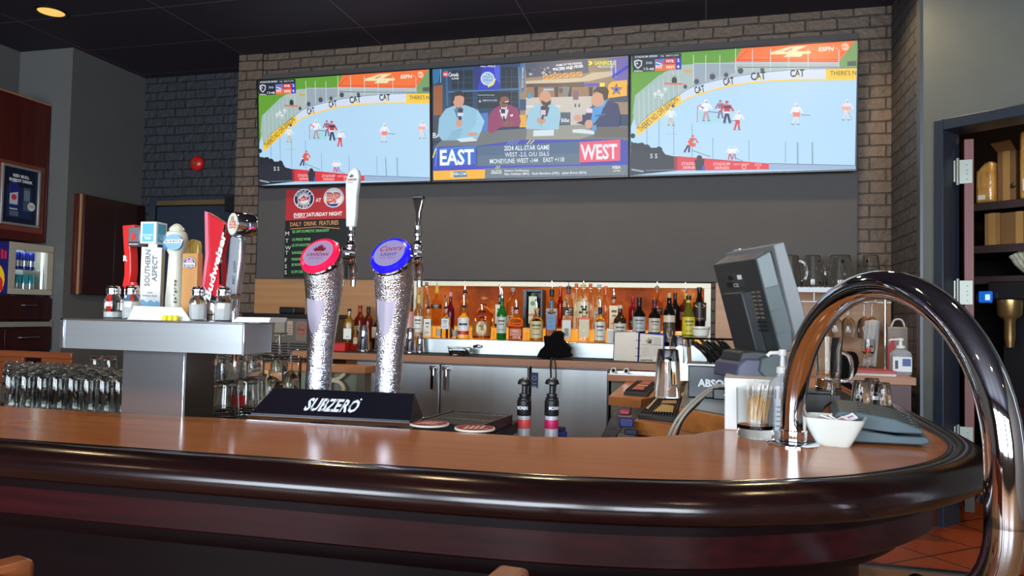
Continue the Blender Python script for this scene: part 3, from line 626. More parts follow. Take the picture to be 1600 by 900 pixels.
# ------------------------------------------------------------ beer towers
def beer_tower(px,label,rim,face,words):
    p=at(px,622,'Y',1.99)
    t=thing('beer_tower',label,'beer tower',(p.x,1.99,BZ-.012),-.08)
    rg=[(.02,0,0,.040),(.02,.06,0,.0385),(.02,.14,0,.0375),(.02,.20,0,.039),(.02,.26,0,.043),(.02,.31,2,.048),(.018,.355,8,.053),(.014,.395,20,.0575),(.006,.428,33,.0605),(-.004,.452,46,.062),(-.014,.470,56,.0625)]
    tt=np.linspace(0,len(rg)-1,40); vs=[];fs=[];nn=48
    for q_ in tt:
        cy,cz,th,r_=[float(np.interp(q_,range(len(rg)),[g[j] for g in rg])) for j in range(4)]; th=math.radians(th)
        for k in range(nn):
            a_=2*PI*k/nn; vs.append((.022*(cz/.47)**1.6+r_*math.cos(a_),cy+r_*math.sin(a_)*math.cos(th),cz+r_*math.sin(a_)*math.sin(th)))
    for j in range(39):
        for k in range(nn): fs.append((j*nn+k,j*nn+(k+1)%nn,(j+1)*nn+(k+1)%nn,(j+1)*nn+k))
    fs.append(tuple(range(nn))[::-1]); fs.append(tuple(range(39*nn,40*nn)))
    MB().add(vs,fs).build('column',chromef,t,ang=70)
    path=[(.022,-.014,.470)]
    MB().lathe([(.05,0),(.05,.01),(.041,.016)],32,Matrix.Translation((0,.02,0))).build('base_collar',chrome,t)
    # scooped tongue on the front
    vs=[];fs=[];n=28
    def rat(z): return float(np.interp(z,[.14,.20,.26,.31,.355],[.0375,.039,.043,.048,.053]))
    rows=14
    tong=MB(); tv_=[];
    for j in range(rows+1):
        z=.245+.115*j/rows; s=j/rows; hw=.10+.50*min(1,s*1.7)**.6*(1 if s<.86 else math.sqrt(max(.05,1-((s-.86)/.14)**2)))
        for i in range(9):
            a=-hw+2*hw*i/8; r=rat(z)+.0022-.002*math.cos(a/hw*PI/2)*.0; tv_.append((.022*(z/.47)**1.6+r*math.sin(a),.02-r*math.cos(a),z))
    for j in range(rows):
        for i in range(8): fs.append((j*9+i,j*9+i+1,(j+1)*9+i+1,(j+1)*9+i))
    tong.add(tv_,fs).build('front_scoop',mat('scoop_satin',(190,184,204),.18,.35),t)
    d=Vector((0,-math.sin(math.radians(56)),math.cos(math.radians(56))))
    q=d.to_track_quat('Z','Y').to_matrix().to_4x4()
    # orient so text is upright: local x right, local y up
    zax=d; xax=Vector((1,0,0)); yax=zax.cross(xax).normalized()
    Mx=Matrix.Translation(Vector(path[-1]))@Matrix(((xax.x,yax.x,zax.x,0),(xax.y,yax.y,zax.y,0),(xax.z,yax.z,zax.z,0),(0,0,0,1)))
    MB().lathe([(.0635,-.014),(.0655,-.004),(.0655,.004),(.062,.008)],48,cap=False).build('chrome_bezel',chrome,t,M=Mx)
    m=MB(); m.col(rim).lathe([(.0635,.001),(.0625,.010),(.058,.018),(.05,.021),(.047,.0215)],48,cap=False)
    rimo=m.build('light_ring',mat('ring_'+words[0],rim,.2,emit=rim,es=.85,coat=.6),t,M=Mx)
    c=MB().setup(None,y=0,step=.00025,wrap=lambda u,v,y:(u,v,.0214-y))
    c.disc(0,0,.0475,face,n=40)
    return t,c,Mx,rimo
fm=attrmat('glow_badge',emis=.62,rough=.2)
t,c,Mx,_=beer_tower(490,'frosted chrome beer tower with glowing red ring around a maple leaf badge',(255,18,62),(214,182,232),['red'])
leaf=[(0,.034),(.005,.026),(.010,.029),(.009,.020),(.018,.023),(.016,.018),(.024,.014),(.016,.010),(.017,.007),(.0,.008),(-.017,.007),(-.016,.010),(-.024,.014),(-.016,.018),(-.018,.023),(-.009,.020),(-.010,.029),(-.005,.026)]
c.poly(leaf,(150,20,54)); c.text('MOLSON',0,.0015,.0035,(120,30,80),align='c'); c.text('CANADIAN',0,-.0105,.011,(170,24,60),width=.072,shear=.12,align='c',bold=.02)
c.text('COLD SHOTS',0,-.0175,.0035,(150,120,190),align='c',width=.05); c.text('SUB ZERO',0,-.0235,.004,(150,120,190),align='c',width=.045)
c.build('badge',fm,t,M=Mx,smooth=False)
TW1=t
t,c,Mx,_=beer_tower(600,'frosted chrome beer tower with glowing blue ring and red script badge',(22,18,255),(196,184,246),['blue'])
c.text('Coors',-.036,.006,.019,(196,20,90),width=.070,shear=.35,rot=.06,bold=.01); c.text('LIGHT',0,-.010,.0115,(60,40,170),width=.05,shear=.1,align='c',bold=.01)
c.text('SUB ZERO',0,-.020,.006,(150,130,220),align='c',width=.05)
c.build('badge',fm,t,M=Mx,smooth=False); TW2=t
def faucet(par,M,body=chrome):
    f=MB(); f.tube([(0,-.12,0),(0,-.03,0)],.012,16); f.tube([(0,-.04,0),(0,-.005,0)],.019,20)
    f.build('shank',body,par,M=M)
    f=MB(); f.lathe([(.011,-.03),(.016,-.02),(.017,-.005),(.014,.012),(.018,.02),(.018,.03),(.012,.038),(.009,.045)],20)
    f.build('faucet_body',body,par,M=M)
    f=MB(); f.tube(cat_rom([(0,.0,-.015),(0,.012,-.032),(0,.02,-.06),(0,.022,-.10)],4),[.0125]*9+[.0095]*4,14)
    f.build('spout',body,par,M=M)
    f=MB(); f.lathe([(.007,.04),(.007,.055),(.013,.058),(.014,.066),(.011,.075),(.013,.09)],16); f.build('ferrule',body,par,M=M)
fa=at(548,398,'Y',2.155); loc=TW1.matrix_basis.inverted() if 0 else None
def behind(T,x,y,z):
    Mi=(Matrix.Translation(T.location)@Matrix.Rotation(T.rotation_euler.z,4,'Z')).inverted()
    return Matrix.Translation(Mi@Vector((x,y,z)))
M1=behind(TW1,fa.x,2.155,fa.z); faucet(TW1,M1)
h=MB(); hp=[(-.016,.088),(.016,.088),(.019,.13),(.020,.19),(.024,.222),(.027,.25),(.022,.272),(.008,.279),(-.008,.270),(-.022,.24),(-.021,.2),(-.018,.15)]
h.prism(hp,-.011,.011,axis='Y'); hh=h.build('handle',mat('handle_white',(212,216,214),.25,coat=.3),TW1,bev=.006,seg=3,M=M1)
c=MB().setup(None,y=-.0118,step=.0003); c.text('CANADIAN',.003,.236,.008,(150,40,50),width=.036,align='c',shear=.1,bold=.02); c.poly([(-.008,.250),(0,.246),(.012,.251),(.008,.253),(.003,.258),(-.002,.253)],(70,80,60)); c.text('MOLSON',.0,.229,.003,(60,90,60),align='c'); c.build('handle_badge',paint,hh,smooth=False)
fb=at(652,398,'Y',2.155); M2=behind(TW2,fb.x,2.155,fb.z); faucet(TW2,M2)
h=MB(); h.prism([(-.006,.085),(.006,.085),(.009,.13),(.017,.165),(.018,.178),(-.018,.178),(-.017,.165),(-.008,.13)],-.007,.007,axis='Y'); h.build('handle',chrome,TW2,bev=.003,M=M2)
MB().box(-.019,-.009,.174,.019,.009,.186).build('handle_cap',blackp,TW2,bev=.003,M=M2)
# sign in front of the towers
a=at(388,655,'Y',1.83); b=at(641,667,'Y',1.86); a.z=b.z=0
sl=(b-a).length
t=thing('tower_sign','long black wedge shaped sign with silver lettering in front of the two beer towers','sign',(a.x,a.y,BZ),math.atan2(b.y-a.y,b.x-a.x))
pr=[(0,.004),(0,.012),(.052,.078),(.06,.078),(.112,.012),(.112,.0),(.0,.0)]
w_=MB()
vs=[(.0,y,z) for y,z in pr]+[(sl,y,z) for y,z in pr]
for i,(y,z) in enumerate(pr):   # sloping end cheeks
    vs[i]=(.045*z/.078,y,z); vs[i+7]=(sl-.008*z/.078,y,z)
w_.add(vs,[tuple(range(7)),tuple(range(13,6,-1))]+[(i,7+i,7+(i+1)%7,(i+1)%7) for i in range(7)])
w_.build('wedge_body',mat('gloss_black',(20,20,32),.25,.3),t,bev=.0015)
MB().box(-.002,-.004,0,sl+.004,.004,.0055).box(sl-.002,-.002,0,sl+.004,.115,.0055).build('edge_strip',chrome,t)
Lf=math.hypot(.052,.066)
c=MB().setup(None,y=0,step=.0003,wrap=lambda u,v,y:(u,v*.052/Lf+y*.066/Lf,.012+v*.066/Lf-y*.052/Lf))
c.text('SUBZERO',sl*.335,.017,.040,(200,206,214),width=sl*.325,shear=.25,bold=.035)
c.disc(sl*.672,.058,.003,(200,206,214))
for k,x in enumerate((.382,.445,.50,.555,.602)): c.line(sl*x,.012,sl*x+.014,.062,.0022,(20,20,32))
c.build('sign_lettering',paint,t,smooth=False)
# drip tray
t=thing('drip_tray','black drip tray with metal grille right of the beer tower sign','drip tray',(-.775,1.93,1.035),-.1)
f=MB(); f.box(0,0,0,.20,.008,.036).box(0,.25,0,.20,.258,.036).box(0,0,0,.008,.258,.036).box(.192,0,0,.20,.258,.036).box(0,0,0,.2,.258,.012); f.build('tray_pan',blackp,t,bev=.002)
f=MB()
for k in range(17): f.box(.012+k*.0108,.01,.029,.016+k*.0108,.248,.033)
for y in (.01,.125,.24): f.box(.01,y,.026,.19,y+.006,.0325)
f.build('grille',mat('grille_steel',(120,120,122),.4,.9),t)
# coasters
cm=attrmat('paint_board',rough=.8)
for k,(px,py,lb) in enumerate(((671,664,'round red and white cardboard coaster touching the black tower sign'),(742,671,'round red and white cardboard coaster nearest the tower, to the right of its pair'))):
    p=at(px,py,'Z',BZ)
    t=thing('coaster',lb if k==0 else 'round red and white cardboard coaster lying alone right of the drip tray','coaster',(p.x,p.y,BZ),.4*k,group=None)
    MB().lathe([(.052,0),(.053,.0008),(.053,.004),(.052,.005)],40).build('board_disc',mat('coaster_edge',(214,204,190),.8),t)
    c=MB().setup(None,y=0,step=.0002,wrap=lambda u,v,y:(u,v,.0051-y)); c.disc(0,0,.051,(226,214,206),n=36); c.disc(0,0,.049,(150,34,46),n=36)
    for j in range(4): c.line(-.03+j*.014,-.02,-.014+j*.014,.022,.006,(226,206,200))
    c.poly([(-.034,-.028),(.034,-.028),(.03,-.022),(-.03,-.022)],(226,206,200)); c.build('printed_face',cm,t,smooth=False)
# ------------------------------------------------------------ stainless draught tower (T shaped)
t=thing('stainless_draught_tower','boxy stainless steel T shaped draught tower on the left of the bar','draught tower',(0,0,0))
cx0=at(190,600,'Y',1.765).x; cx1=at(287,600,'Y',1.765).x
MB().box(cx0,1.765,1.0,cx1,1.90,1.25).build('column',sheet,t,bev=.003)
MB().box(cx1,1.77,1.0,cx1+.001,1.897,1.25).build('dark_side_sheet',mat('side_steel',(120,118,114),.35,1),t)  # thin sheet of darker steel over the column's right side
x0,x1=-1.752,-1.160; z0,z1=1.252,1.336
MB().box(x0+.012,1.703,z0,x1-.008,1.84,z1-.004).build('head_box',steel,t)
f=MB(); f.box(x0,1.70,z1-.006,x1,1.845,z1).box(x0,1.70,z0,x0+.014,1.845,z1).box(x1-.006,1.70,z0-.004,x1,1.706,z1).build('edge_trim',sheet,t,bev=.0015)
TT=t
# tap handles on it
def tap(px,label,y=1.93):
    p=at(px,480,'Y',y)
    t=thing('tap_handle',label,'tap handle',(p.x,y,1.30))
    f=MB(); f.tube([(0,-.09,-.02),(0,-.01,-.02)],.011,12); f.lathe([(.012,-.045),(.016,-.03),(.014,.0),(.009,.01),(.008,.03),(.013,.034),(.013,.05)],16); f.build('tap_valve',chrome,t)
    MB().tube([(0,.0,-.04),(0,.012,-.06),(0,.015,-.10)],.009,10).build('spout',chrome,t)
    s=((Vector((p.x,y,0))-Vector((0,0,0))).dot(Vector((-math.sin(YAW),math.cos(YAW),0))))/F_PX
    return t,s,p
# frame: local px units -> metres: u=(px-px0)*s , z from picture row
def zrow(px,py,y): return at(px,py,'Y',y).z-1.30
# southern aspect
t,s,p=tap(236,'tall white square tap handle with blue mountains and turned blue block on top')
zb,zt,zu,zq=.02,zrow(236,387,1.93),zrow(236,382,1.93),zrow(236,348,1.93)
hw=.029; t.rotation_euler.z=.5
wp=mat('handle_gloss_white',(222,226,226),.3)
MB().box(-hw,-.02,zb,hw,.03,zt).build('lower_block',wp,t,bev=.002)
MB().box(-.012,-.006,zt,.012,.016,zu).build('steel_pin',chrome,t)
M6=Matrix.Rotation(-.42,4,'Z')
MB().box(-.027,-.027,zu,.027,.027,zq,M6).build('upper_block',wp,t,bev=.002)
c=MB().setup(None,y=-.0204,step=.0003)
c.poly([(-hw,zb),(hw,zb),(hw,.085),(.02,.092),(.012,.086),(.002,.094),(-.008,.086),(-.02,.095),(-hw,.088)],(92,160,204)); c.poly([(-hw,.06),(-.01,.07),(.005,.062),(.02,.07),(hw,.06),(hw,.03),(-hw,.03)],(78,146,196))
c.text('SOUTHERN',-.003,.135,.0145,(60,64,72),width=.112,rot=PI/2,bold=.03); c.text('ASPECT',.017,.150,.0145,(60,64,72),width=.08,rot=PI/2,bold=.03)
c.text('INDIA',0,.114,.004,(90,96,106),align='c'); c.text('PALE ALE',0,.104,.0045,(90,96,106),align='c',width=.04)
c.disc(0,.052,.010,(214,226,232)); c.disc(0,.052,.009,(84,150,198)); c.line(-.006,.05,.006,.05,.0015,(214,226,232)); c.line(0,.046,0,.058,.0015,(214,226,232))
c.build('printed_front',paint,t,smooth=False)
for a,nm in ((-.42,'a'),(-.42+PI/2,'b')):
    Mq=Matrix.Rotation(a,4,'Z'); c=MB().setup(None,y=-.0274,step=.0003); c.rect(-.019,zu+.006,.019,zq-.006,(84,168,200)); c.text('SOUTHERN',0,zu+.024,.005,(236,240,240),width=.032,align='c',bold=.02); c.text('TIER',0,zu+.013,.008,(236,240,240),width=.024,align='c',bold=.02)
    c.build('printed_panel',paint,t,smooth=False,M=Mq)
# red ribbon handle
t,s,p=tap(207,'red curled ribbon tap handle with grey plate and white R letters')
red=mat('handle_red',(214,36,34),.3,coat=.3)
MB().lathe([(.014,.045),(.019,.05),(.021,.10),(.024,.125),(.026,.128),(.026,.134),(.012,.14),(.012,.147)],28).build('red_cup',red,t)
z=lambda py: zrow(207,py,1.93)
rib=[(-.036,z(353)),(-.030,z(380)),(-.024,z(405)),(-.022,z(430)),(-.028,z(449)),(-.003,z(449)),(.003,z(425)),(.0,z(400)),(-.006,z(380)),(-.002,z(362)),(.01,z(355)),(.01,z(352))]
MB().prism(rib,-.016,.016,axis='Y').build('ribbon',red,t,bev=.003)
MB().prism([(-.008,z(356)),(.034,z(356)),(.038,z(372)),(.034,z(386)),(-.006,z(386))],-.022,.012,axis='Y').build('grey_plate',mat('plate_grey',(112,116,120),.4,.4),t,bev=.003)
c=MB().setup(None,y=-.0225,step=.0003); c.text('R',.006,z(376),.020,(214,40,36),bold=.05,shear=.15); c.rect(-.004,z(385),.034,z(379),(30,30,34)); c.text("RICKARD'S",.0155,z(383.8),.005,(230,230,230),width=.034,align='c',bold=.02); c.build('plate_lettering',paint,t,smooth=False)
c=MB().setup(None,y=-.0165,step=.0003); c.text('R',-.026,z(408),.016,(236,220,214),bold=.06); c.build('ribbon_letter',paint,t,smooth=False)
c=MB().setup(None,y=0,step=.0002,wrap=lambda u,v,y:((.0242-y)*math.sin(u/.024),-(.0242-y)*math.cos(u/.024),v))
for x,zz in ((-.021,.106),(.004,.106),(-.021,.078),(.004,.078)): c.text('R' if zz>.1 else 'E',x,zz,.016,(238,228,224),bold=.06)
c.build('cup_letters',paint,t,smooth=False)
# blue moon
t,s,p=tap(272,'cream turned tap handle with round blue discs and vertical black lettering')
cream=mat('handle_cream',(214,214,196),.3,coat=.3)
z=lambda py: zrow(276,py,1.93)
MB().lathe([(.014,.03),(.024,.04),(.026,.07),(.026,.10),(.024,.13),(.021,z(405)),(.020,z(398)),(.026,z(392)),(.031,z(384)),(.033,z(372)),(.029,z(364)),(.021,z(361)),(.023,z(359)),(.02,z(356)),(.010,z(351)),(.0,z(349))],36).build('turned_handle',cream,t)
for a in (.45,-.95):
    Mq=Matrix.Rotation(a,4,'Z'); c=MB(); c.col((92,146,196)); c.prism([(.0245*math.cos(q),z(380)+.0245*math.sin(q)) for q in [2*PI*i/28 for i in range(28)]],-.036,-.010,axis='Y')
    c.setup(None,y=-.0362,step=.0003); c.poly([(-.027,z(380)-.004),(.024,z(380)-.001),(.027,z(380)+.009),(-.023,z(380)+.006)],(232,234,232)); c.text('BLUE MOON',-.023,z(380)-.002,.0065,(24,30,60),width=.045,rot=.06,bold=.04)
    c.build('moon_disc',paint,t,M=Mq)
c=MB().setup(None,y=0,step=.0002,wrap=lambda u,v,y:((.0266-y)*math.sin(u/.026),-(.0266-y)*math.cos(u/.026),v))
for k,ch in enumerate('BELGIAN WHITE'): c.text(ch,.0155,.148-k*.0105,.0075,(34,32,34),bold=.05)
c.build('vertical_lettering',paint,t,smooth=False)
# brass coloured one behind
t,s,p=tap(291,'rounded brass yellow tap handle half hidden behind the wooden and cream ones',y=2.02)
z=lambda py: zrow(291,py,2.02)
br_=mat('handle_brass',(206,176,96),.3,.3)
MB().prism([(-.02,.03),(.045,.03),(.045,z(385)),(.04,z(377)),(.02,z(374)),(.0,z(377)),(-.02,z(390))],-.01,.01,axis='Y').build('paddle',br_,t,bev=.004)
f=MB()
for i in range(4): f.box(.012+i*.007,-.014,z(400),.016+i*.007,-.008,z(376))
f.box(-.04,-.012,z(448),-.0,.01,z(400)); f.build('raised_bars',br_,t,bev=.002)
# wooden one
t,s,p=tap(298,'plain pale wooden block tap handle with a small mountain badge',y=1.90)
z=lambda py: zrow(298,py,1.90)
MB().box(-.027,-.012,.02,.027,.014,z(396)).build('wood_block',wood('handle_wood',(196,144,82),(178,122,64),.4,'Z'),t,bev=.003)
c=MB().setup(None,y=-.0125,step=.0004); hx=lambda k,cx,cz:[(cx+k*math.cos(a)*1.15,cz+k*math.sin(a)*.85) for a in [PI/6+PI/3*i for i in range(6)]]
c.poly(hx(.0225,0,z(411)),(46,56,80)); c.poly(hx(.0205,0,z(411)),(206,210,216)); c.poly(hx(.0185,0,z(411)),(70,84,116)); c.poly([(-.016,z(413)),(-.006,z(404)),(0,z(408)),(.006,z(402)),(.016,z(412))],(190,150,160)); c.rect(-.02,z(417),.02,z(412),(226,228,230)); c.text('MOUNTAIN',0,z(416.5),.006,(40,48,70),width=.036,align='c',bold=.03)
c.build('badge',paint,t,smooth=False)
# red bow tie
t,s,p=tap(334,'tilted red bow tie shaped tap handle with white script lettering')
z=lambda py: zrow(334,py,1.93); X=lambda px:(px-334)*s
bow=[(X(318),z(331)),(X(357),z(352)),(X(349),z(398)),(X(352),z(445)),(X(346),z(468)),(X(317),z(450)),(X(322),z(400))]
MB().prism(bow,-.013,.013,axis='Y').build('bow_tie',mat('bow_red',(196,24,40),.22,coat=.4),t,bev=.003)
MB().prism([(X(318),z(331)),(X(324),z(334)),(X(328),z(398)),(X(322),z(452)),(X(317),z(450)),(X(322),z(400))],-.017,-.010,axis='Y').build('chrome_edge',mat('pink_edge',(226,120,140),.25,.3),t)
MB().prism([(X(357),z(352)),(X(354.5),z(352)),(X(346),z(398)),(X(349),z(445)),(X(352),z(445)),(X(349),z(398))],-.017,-.010,axis='Y').build('chrome_side',chrome,t)
MB().lathe([(.012,.02),(.012,.05),(.016,.055),(.017,.08),(.014,.095)],20).build('silver_neck',chrome,t)
c=MB().setup(None,y=-.0175,step=.0004); c.text('Budweiser',X(333),z(470),.021,(240,236,236),width=.205,rot=math.radians(76),shear=.35,bold=.035); c.build('script_lettering',paint,t,smooth=False)
# chrome curl with round badge
t,s,p=tap(366,'curved polished chrome tap handle with a round white and red badge at its head')
z=lambda py: zrow(366,py,1.93); X=lambda px:(px-366)*s
t.location.z=1.30
MB().prism([(X(352),z(462)),(X(374),z(462)),(X(380),z(405)),(X(380),z(372)),(X(362),z(366)),(X(358),z(372)),(X(357),z(400))],-.014,.014,axis='Y').build('curved_shaft',sheet,t,bev=.006,seg=3)
MB().tube([(0,0,.02),(0,0,.10)],[.011,.016],16).build('stem',chrome,t)
Mq=Matrix.Translation((X(378),-.006,z(352)))@Matrix.Rotation(-.5,4,'Z')@Matrix.Rotation(PI/2,4,'X')
MB().lathe([(.034,-.03),(.036,-.026),(.036,.026),(.034,.03)],36,Mq).build('round_head',chrome,t)
c=MB().setup(None,y=-.0304,step=.0004); c.disc(0,0,.032,(214,214,206),n=32); c.rect(-.020,-.012,.018,.008,(206,30,36)); c.poly([(.018,-.004),(.026,0),(.022,-.014),(.010,-.018)],(230,150,60)); c.text('STELLA',0,-.001,.007,(240,236,230),width=.032,align='c',bold=.03); c.text('ARTOIS',0,-.010,.007,(240,236,230),width=.032,align='c',bold=.03); c.disc(0,.018,.006,(196,160,90)); c.poly([(-.01,.010),(-.006,.022),(0,.012),(.006,.022),(.01,.010)],(190,160,100))
c.build('round_badge',paint,t,smooth=False,M=Matrix.Translation((X(378),-.006,z(352)))@Matrix.Rotation(-.5,4,'Z'))
c=MB().setup(None,y=-.0146,step=.0004); c.text('ANNO',X(367),z(408),.009,(70,74,80),width=.026,rot=-PI/2+.04,bold=.02); c.text('1366',X(366),z(432),.009,(70,74,80),width=.024,rot=-PI/2+.04,bold=.02); c.disc(X(370),z(424),.005,(90,94,100),n=4); c.build('shaft_lettering',paint,t,smooth=False)
# things on the head box
salt=mat('salt_white',(232,234,234),.8); 
def shaker(px,y,label,fill):
    p=at(px,490,'Y',y)
    t=thing('glass_shaker',label,'shaker',(p.x,y,1.336),.3,group=None)
    MB().lathe([(.022,0),(.024,.004),(.0245,.045),(.024,.055),(.016,.068),(.0155,.075)],8,e=2).build('glass_body',glass,t)
    MB().lathe([(.019,.004),(.0205,.008),(.0205,fill),(.0,fill+.001)],8).build('contents',salt,t)
    MB().lathe([(.0165,.070),(.0195,.072),(.0195,.078),(.017,.079),(.0195,.081),(.0195,.087),(.0175,.089),(.016,.094),(.009,.097),(0,.098)],24).build('metal_lid',chrome,t)
shaker(176,1.80,'faceted glass shaker with metal lid at the left end of the steel tower top',.02)
shaker(205,1.79,'faceted glass salt shaker full of white salt beside the folded white card',.05)
shaker(309,1.79,'faceted glass salt shaker right of the yellow picks on the steel tower top',.045)
shaker(349,1.79,'faceted glass salt shaker at the right end under the chrome curl handle',.05)
a=at(200,497,'Y',1.76); b=at(297,500,'Y',1.76)
t=thing('menu_stack','low stack of folded white cards between the two shaker pairs','card stack',(a.x,1.76,1.336))
wd=b.x-a.x
for k in range(3):
    MB().prism([(.002*k,.0),(wd-.004*k,.0),(wd-.03-.004*k,.036-.004*k),(.016+.003*k,.038-.004*k)],.002+k*.007,.0045+k*.007,axis='Y').build('folded_card',paper,t)
MB().box(0,-.002,0,wd,.03,.003).build('base_card',paper,t)
for k in range(3):
    p=at(259+k*8.5,495,'Y',1.745)
    t=thing('yellow_pick','small yellow round cap beside the folded cards, '+('left','middle','right')[k]+' of three','cap',(p.x,1.742,1.336))
    MB().lathe([(.006,0),(.0075,.003),(.0078,.008),(.006,.013),(0,.0145)],18).build('round_cap',mat('cap_yellow',(236,212,30),.35),t)
    MB().lathe([(.0082,.0),(.0082,.003)],18).build('cap_rim',mat('cap_yellow_rim',(216,186,24),.4),t)
a=at(385,497,'Y',1.80); 
t=thing('napkin_stack','loose stack of white napkins with red print at the right end of the steel head','napkins',(a.x+.0,1.79,1.336),.05)
for k in range(4): MB().cbox((.035+.003*k,.02,.002+.0032*k),(.11-.004*k,.09,.003)).build('napkin',paper,t)
c=MB().setup(None,y=0,step=.0002,wrap=lambda u,v,y:(u,v,.0136-y)); c.rect(.02,-.01,.05,.01,(190,60,60)); c.build('red_print',paint,t,smooth=False)
# ------------------------------------------------------------ back counter, fridges
CZ=1.086
t=thing('back_counter','long back counter with wooden front edge and steel riser under the bottles','counter',(0,0,0))
cx=at(455,548,'Y',4.65).x; cr=.42
mxx=at(494,495,'Y',4.715).x+.01
MB().prism([(cx,4.65),(cr,4.65),(cr,5.19),(mxx,5.19),(mxx,4.71),(cx,4.71)],CZ-.046,CZ).build('worktop',oakedge,t,bev=.003)
MB().box(mxx+.01,4.67,CZ,cr-.01,5.18,CZ+.003).build('black_bar_mat',blackr,t)
SX0=at(652,540,'Y',4.92).x; SX1=at(960,540,'Y',4.92).x; SZ=at(800,532,'Y',4.92).z
MB().box(SX0,4.92,CZ+.003,SX1,5.06,SZ).build('steel_riser',steel,t,bev=.006)
MB().box(SX1,4.98,CZ+.003,nx1-.02,5.06,SZ).build('riser_end',steel,t,bev=.004)
MB().box(cx+.1,4.66,FL,cx+.14,4.70,CZ-.046).build('end_panel',cherryd,t)
amber_m,N,L,b=nodes('amber_backlit_acrylic')
tc=N.new('ShaderNodeTexCoord'); sp=N.new('ShaderNodeSeparateXYZ'); L.new(tc.outputs['Object'],sp.inputs[0])
nz=N.new('ShaderNodeTexNoise'); nz.inputs['Scale'].default_value=1.5; nz.inputs['Detail'].default_value=7; nz.inputs['Roughness'].default_value=.7; L.new(tc.outputs['Object'],nz.inputs['Vector'])
cr_=N.new('ShaderNodeValToRGB'); L.new(nz.outputs['Fac'],cr_.inputs[0]); e=cr_.color_ramp.elements
e[0].position=.36; e[0].color=(*lin((120,44,8)),1); e[1].position=.62; e[1].color=(*lin((246,200,160)),1)  # pale top of the ramp paints glare spots into the panel's glow
q=e.new(.47); q.color=(*lin((176,74,14)),1); q=e.new(.56); q.color=(*lin((208,108,40)),1)
L.new(cr_.outputs[0],b.inputs['Emission Color']); b.inputs['Emission Strength'].default_value=.7
b.inputs['Base Color'].default_value=(*lin((60,28,10)),1); b.inputs['Roughness'].default_value=.6; b.inputs['Specular IOR Level'].default_value=.15
tier_m=mat('lit_amber_tier',(120,70,20),.3,emit=(255,160,30),es=.95,c2=(100,50,12))
t=thing('amber_light_panel','glowing textured amber panel behind the rows of liquor bottles','light panel',(0,0,0))
MB().box(nx0,5.335,NZ0+.05,nx1,5.345,nz1).build('amber_panel',amber_m,t)
fr=mat('niche_white',(226,224,200),.35)
f=MB(); f.box(nx0,5.195,nz1-.035,nx1,5.34,nz1).box(nx1-.045,5.195,CZ,nx1,5.34,nz1-.035).box(nx0,5.195,CZ,nx0+.02,5.34,nz1-.035); struct(f.build('trim_niche',fr,bev=.002)); t=thing('glowing_tier','amber glowing step carrying the rear row of liquor bottles','shelf',(0,0,0))
MB().box(nx0+.02,5.14,SZ+.0,nx1-.045,5.33,SZ+.085).build('glowing_tier',tier_m,t,bev=.004)
MB().box(nx0+.02,5.135,SZ+.08,nx1-.045,5.142,SZ+.085).build('tier_lip',steel,t)
TZ=SZ+.085
light('niche_glow','AREA',((nx0+nx1)/2,5.28,nz1-.04),1.0,(1,.86,.62),(0,0,0),shape='RECTANGLE',size=nx1-nx0-.1,size_y=.05)
# refrigerators
for k,(xa,xb,lb,hs) in enumerate(((556,688,'stainless back bar fridge door with handle, left of the centre seam','r'),(688,826,'stainless back bar fridge door with handle, right of the centre seam','l'),(829,951,'plain stainless fridge door behind the two syrup pumps','n'))):
    A=at(xa,600,'Y',4.69).x; B=at(xb,600,'Y',4.69).x
    t=thing('fridge_unit',lb,'refrigerator',(A,4.70,0))
    MB().box(.0,.02,FL,B-A-.004,.48,1.035).build('cabinet',mat('fridge_dark_steel',(120,122,124),.4,1),t)
    MB().box(.003,-.01,FL+.1,B-A-.007,.02,1.03).build('door_leaf',steelh,t,bev=.004)
    if hs!='n':
        hx=(B-A-.06) if hs=='r' else .03
        for nm,zz in (('h',0),):
            g=MB(); g.cbox((hx+.015,-.028,1.005),(.05,.03,.03)); g.cbox((hx+.015,-.045,.935),(.026,.016,.15)); g.build('latch_handle',chrome,t,bev=.006,seg=3)
    else:
        MB().box(.0,-.0125,.90,.05,-.0105,1.0).build('door_sticker',mat('sticker_navy',(34,40,76),.5),t)
        c=MB().setup(None,y=-.0128,step=.0003); c.disc(.025,.965,.015,(110,140,190)); c.disc(.025,.965,.011,(34,40,76)); c.line(.01,.93,.04,.93,.004,(120,140,180)); c.line(.01,.915,.04,.915,.003,(120,140,180)); c.line(.008,.905,.042,.905,.005,(210,214,220)); c.build('sticker_print',paint,t,smooth=False)
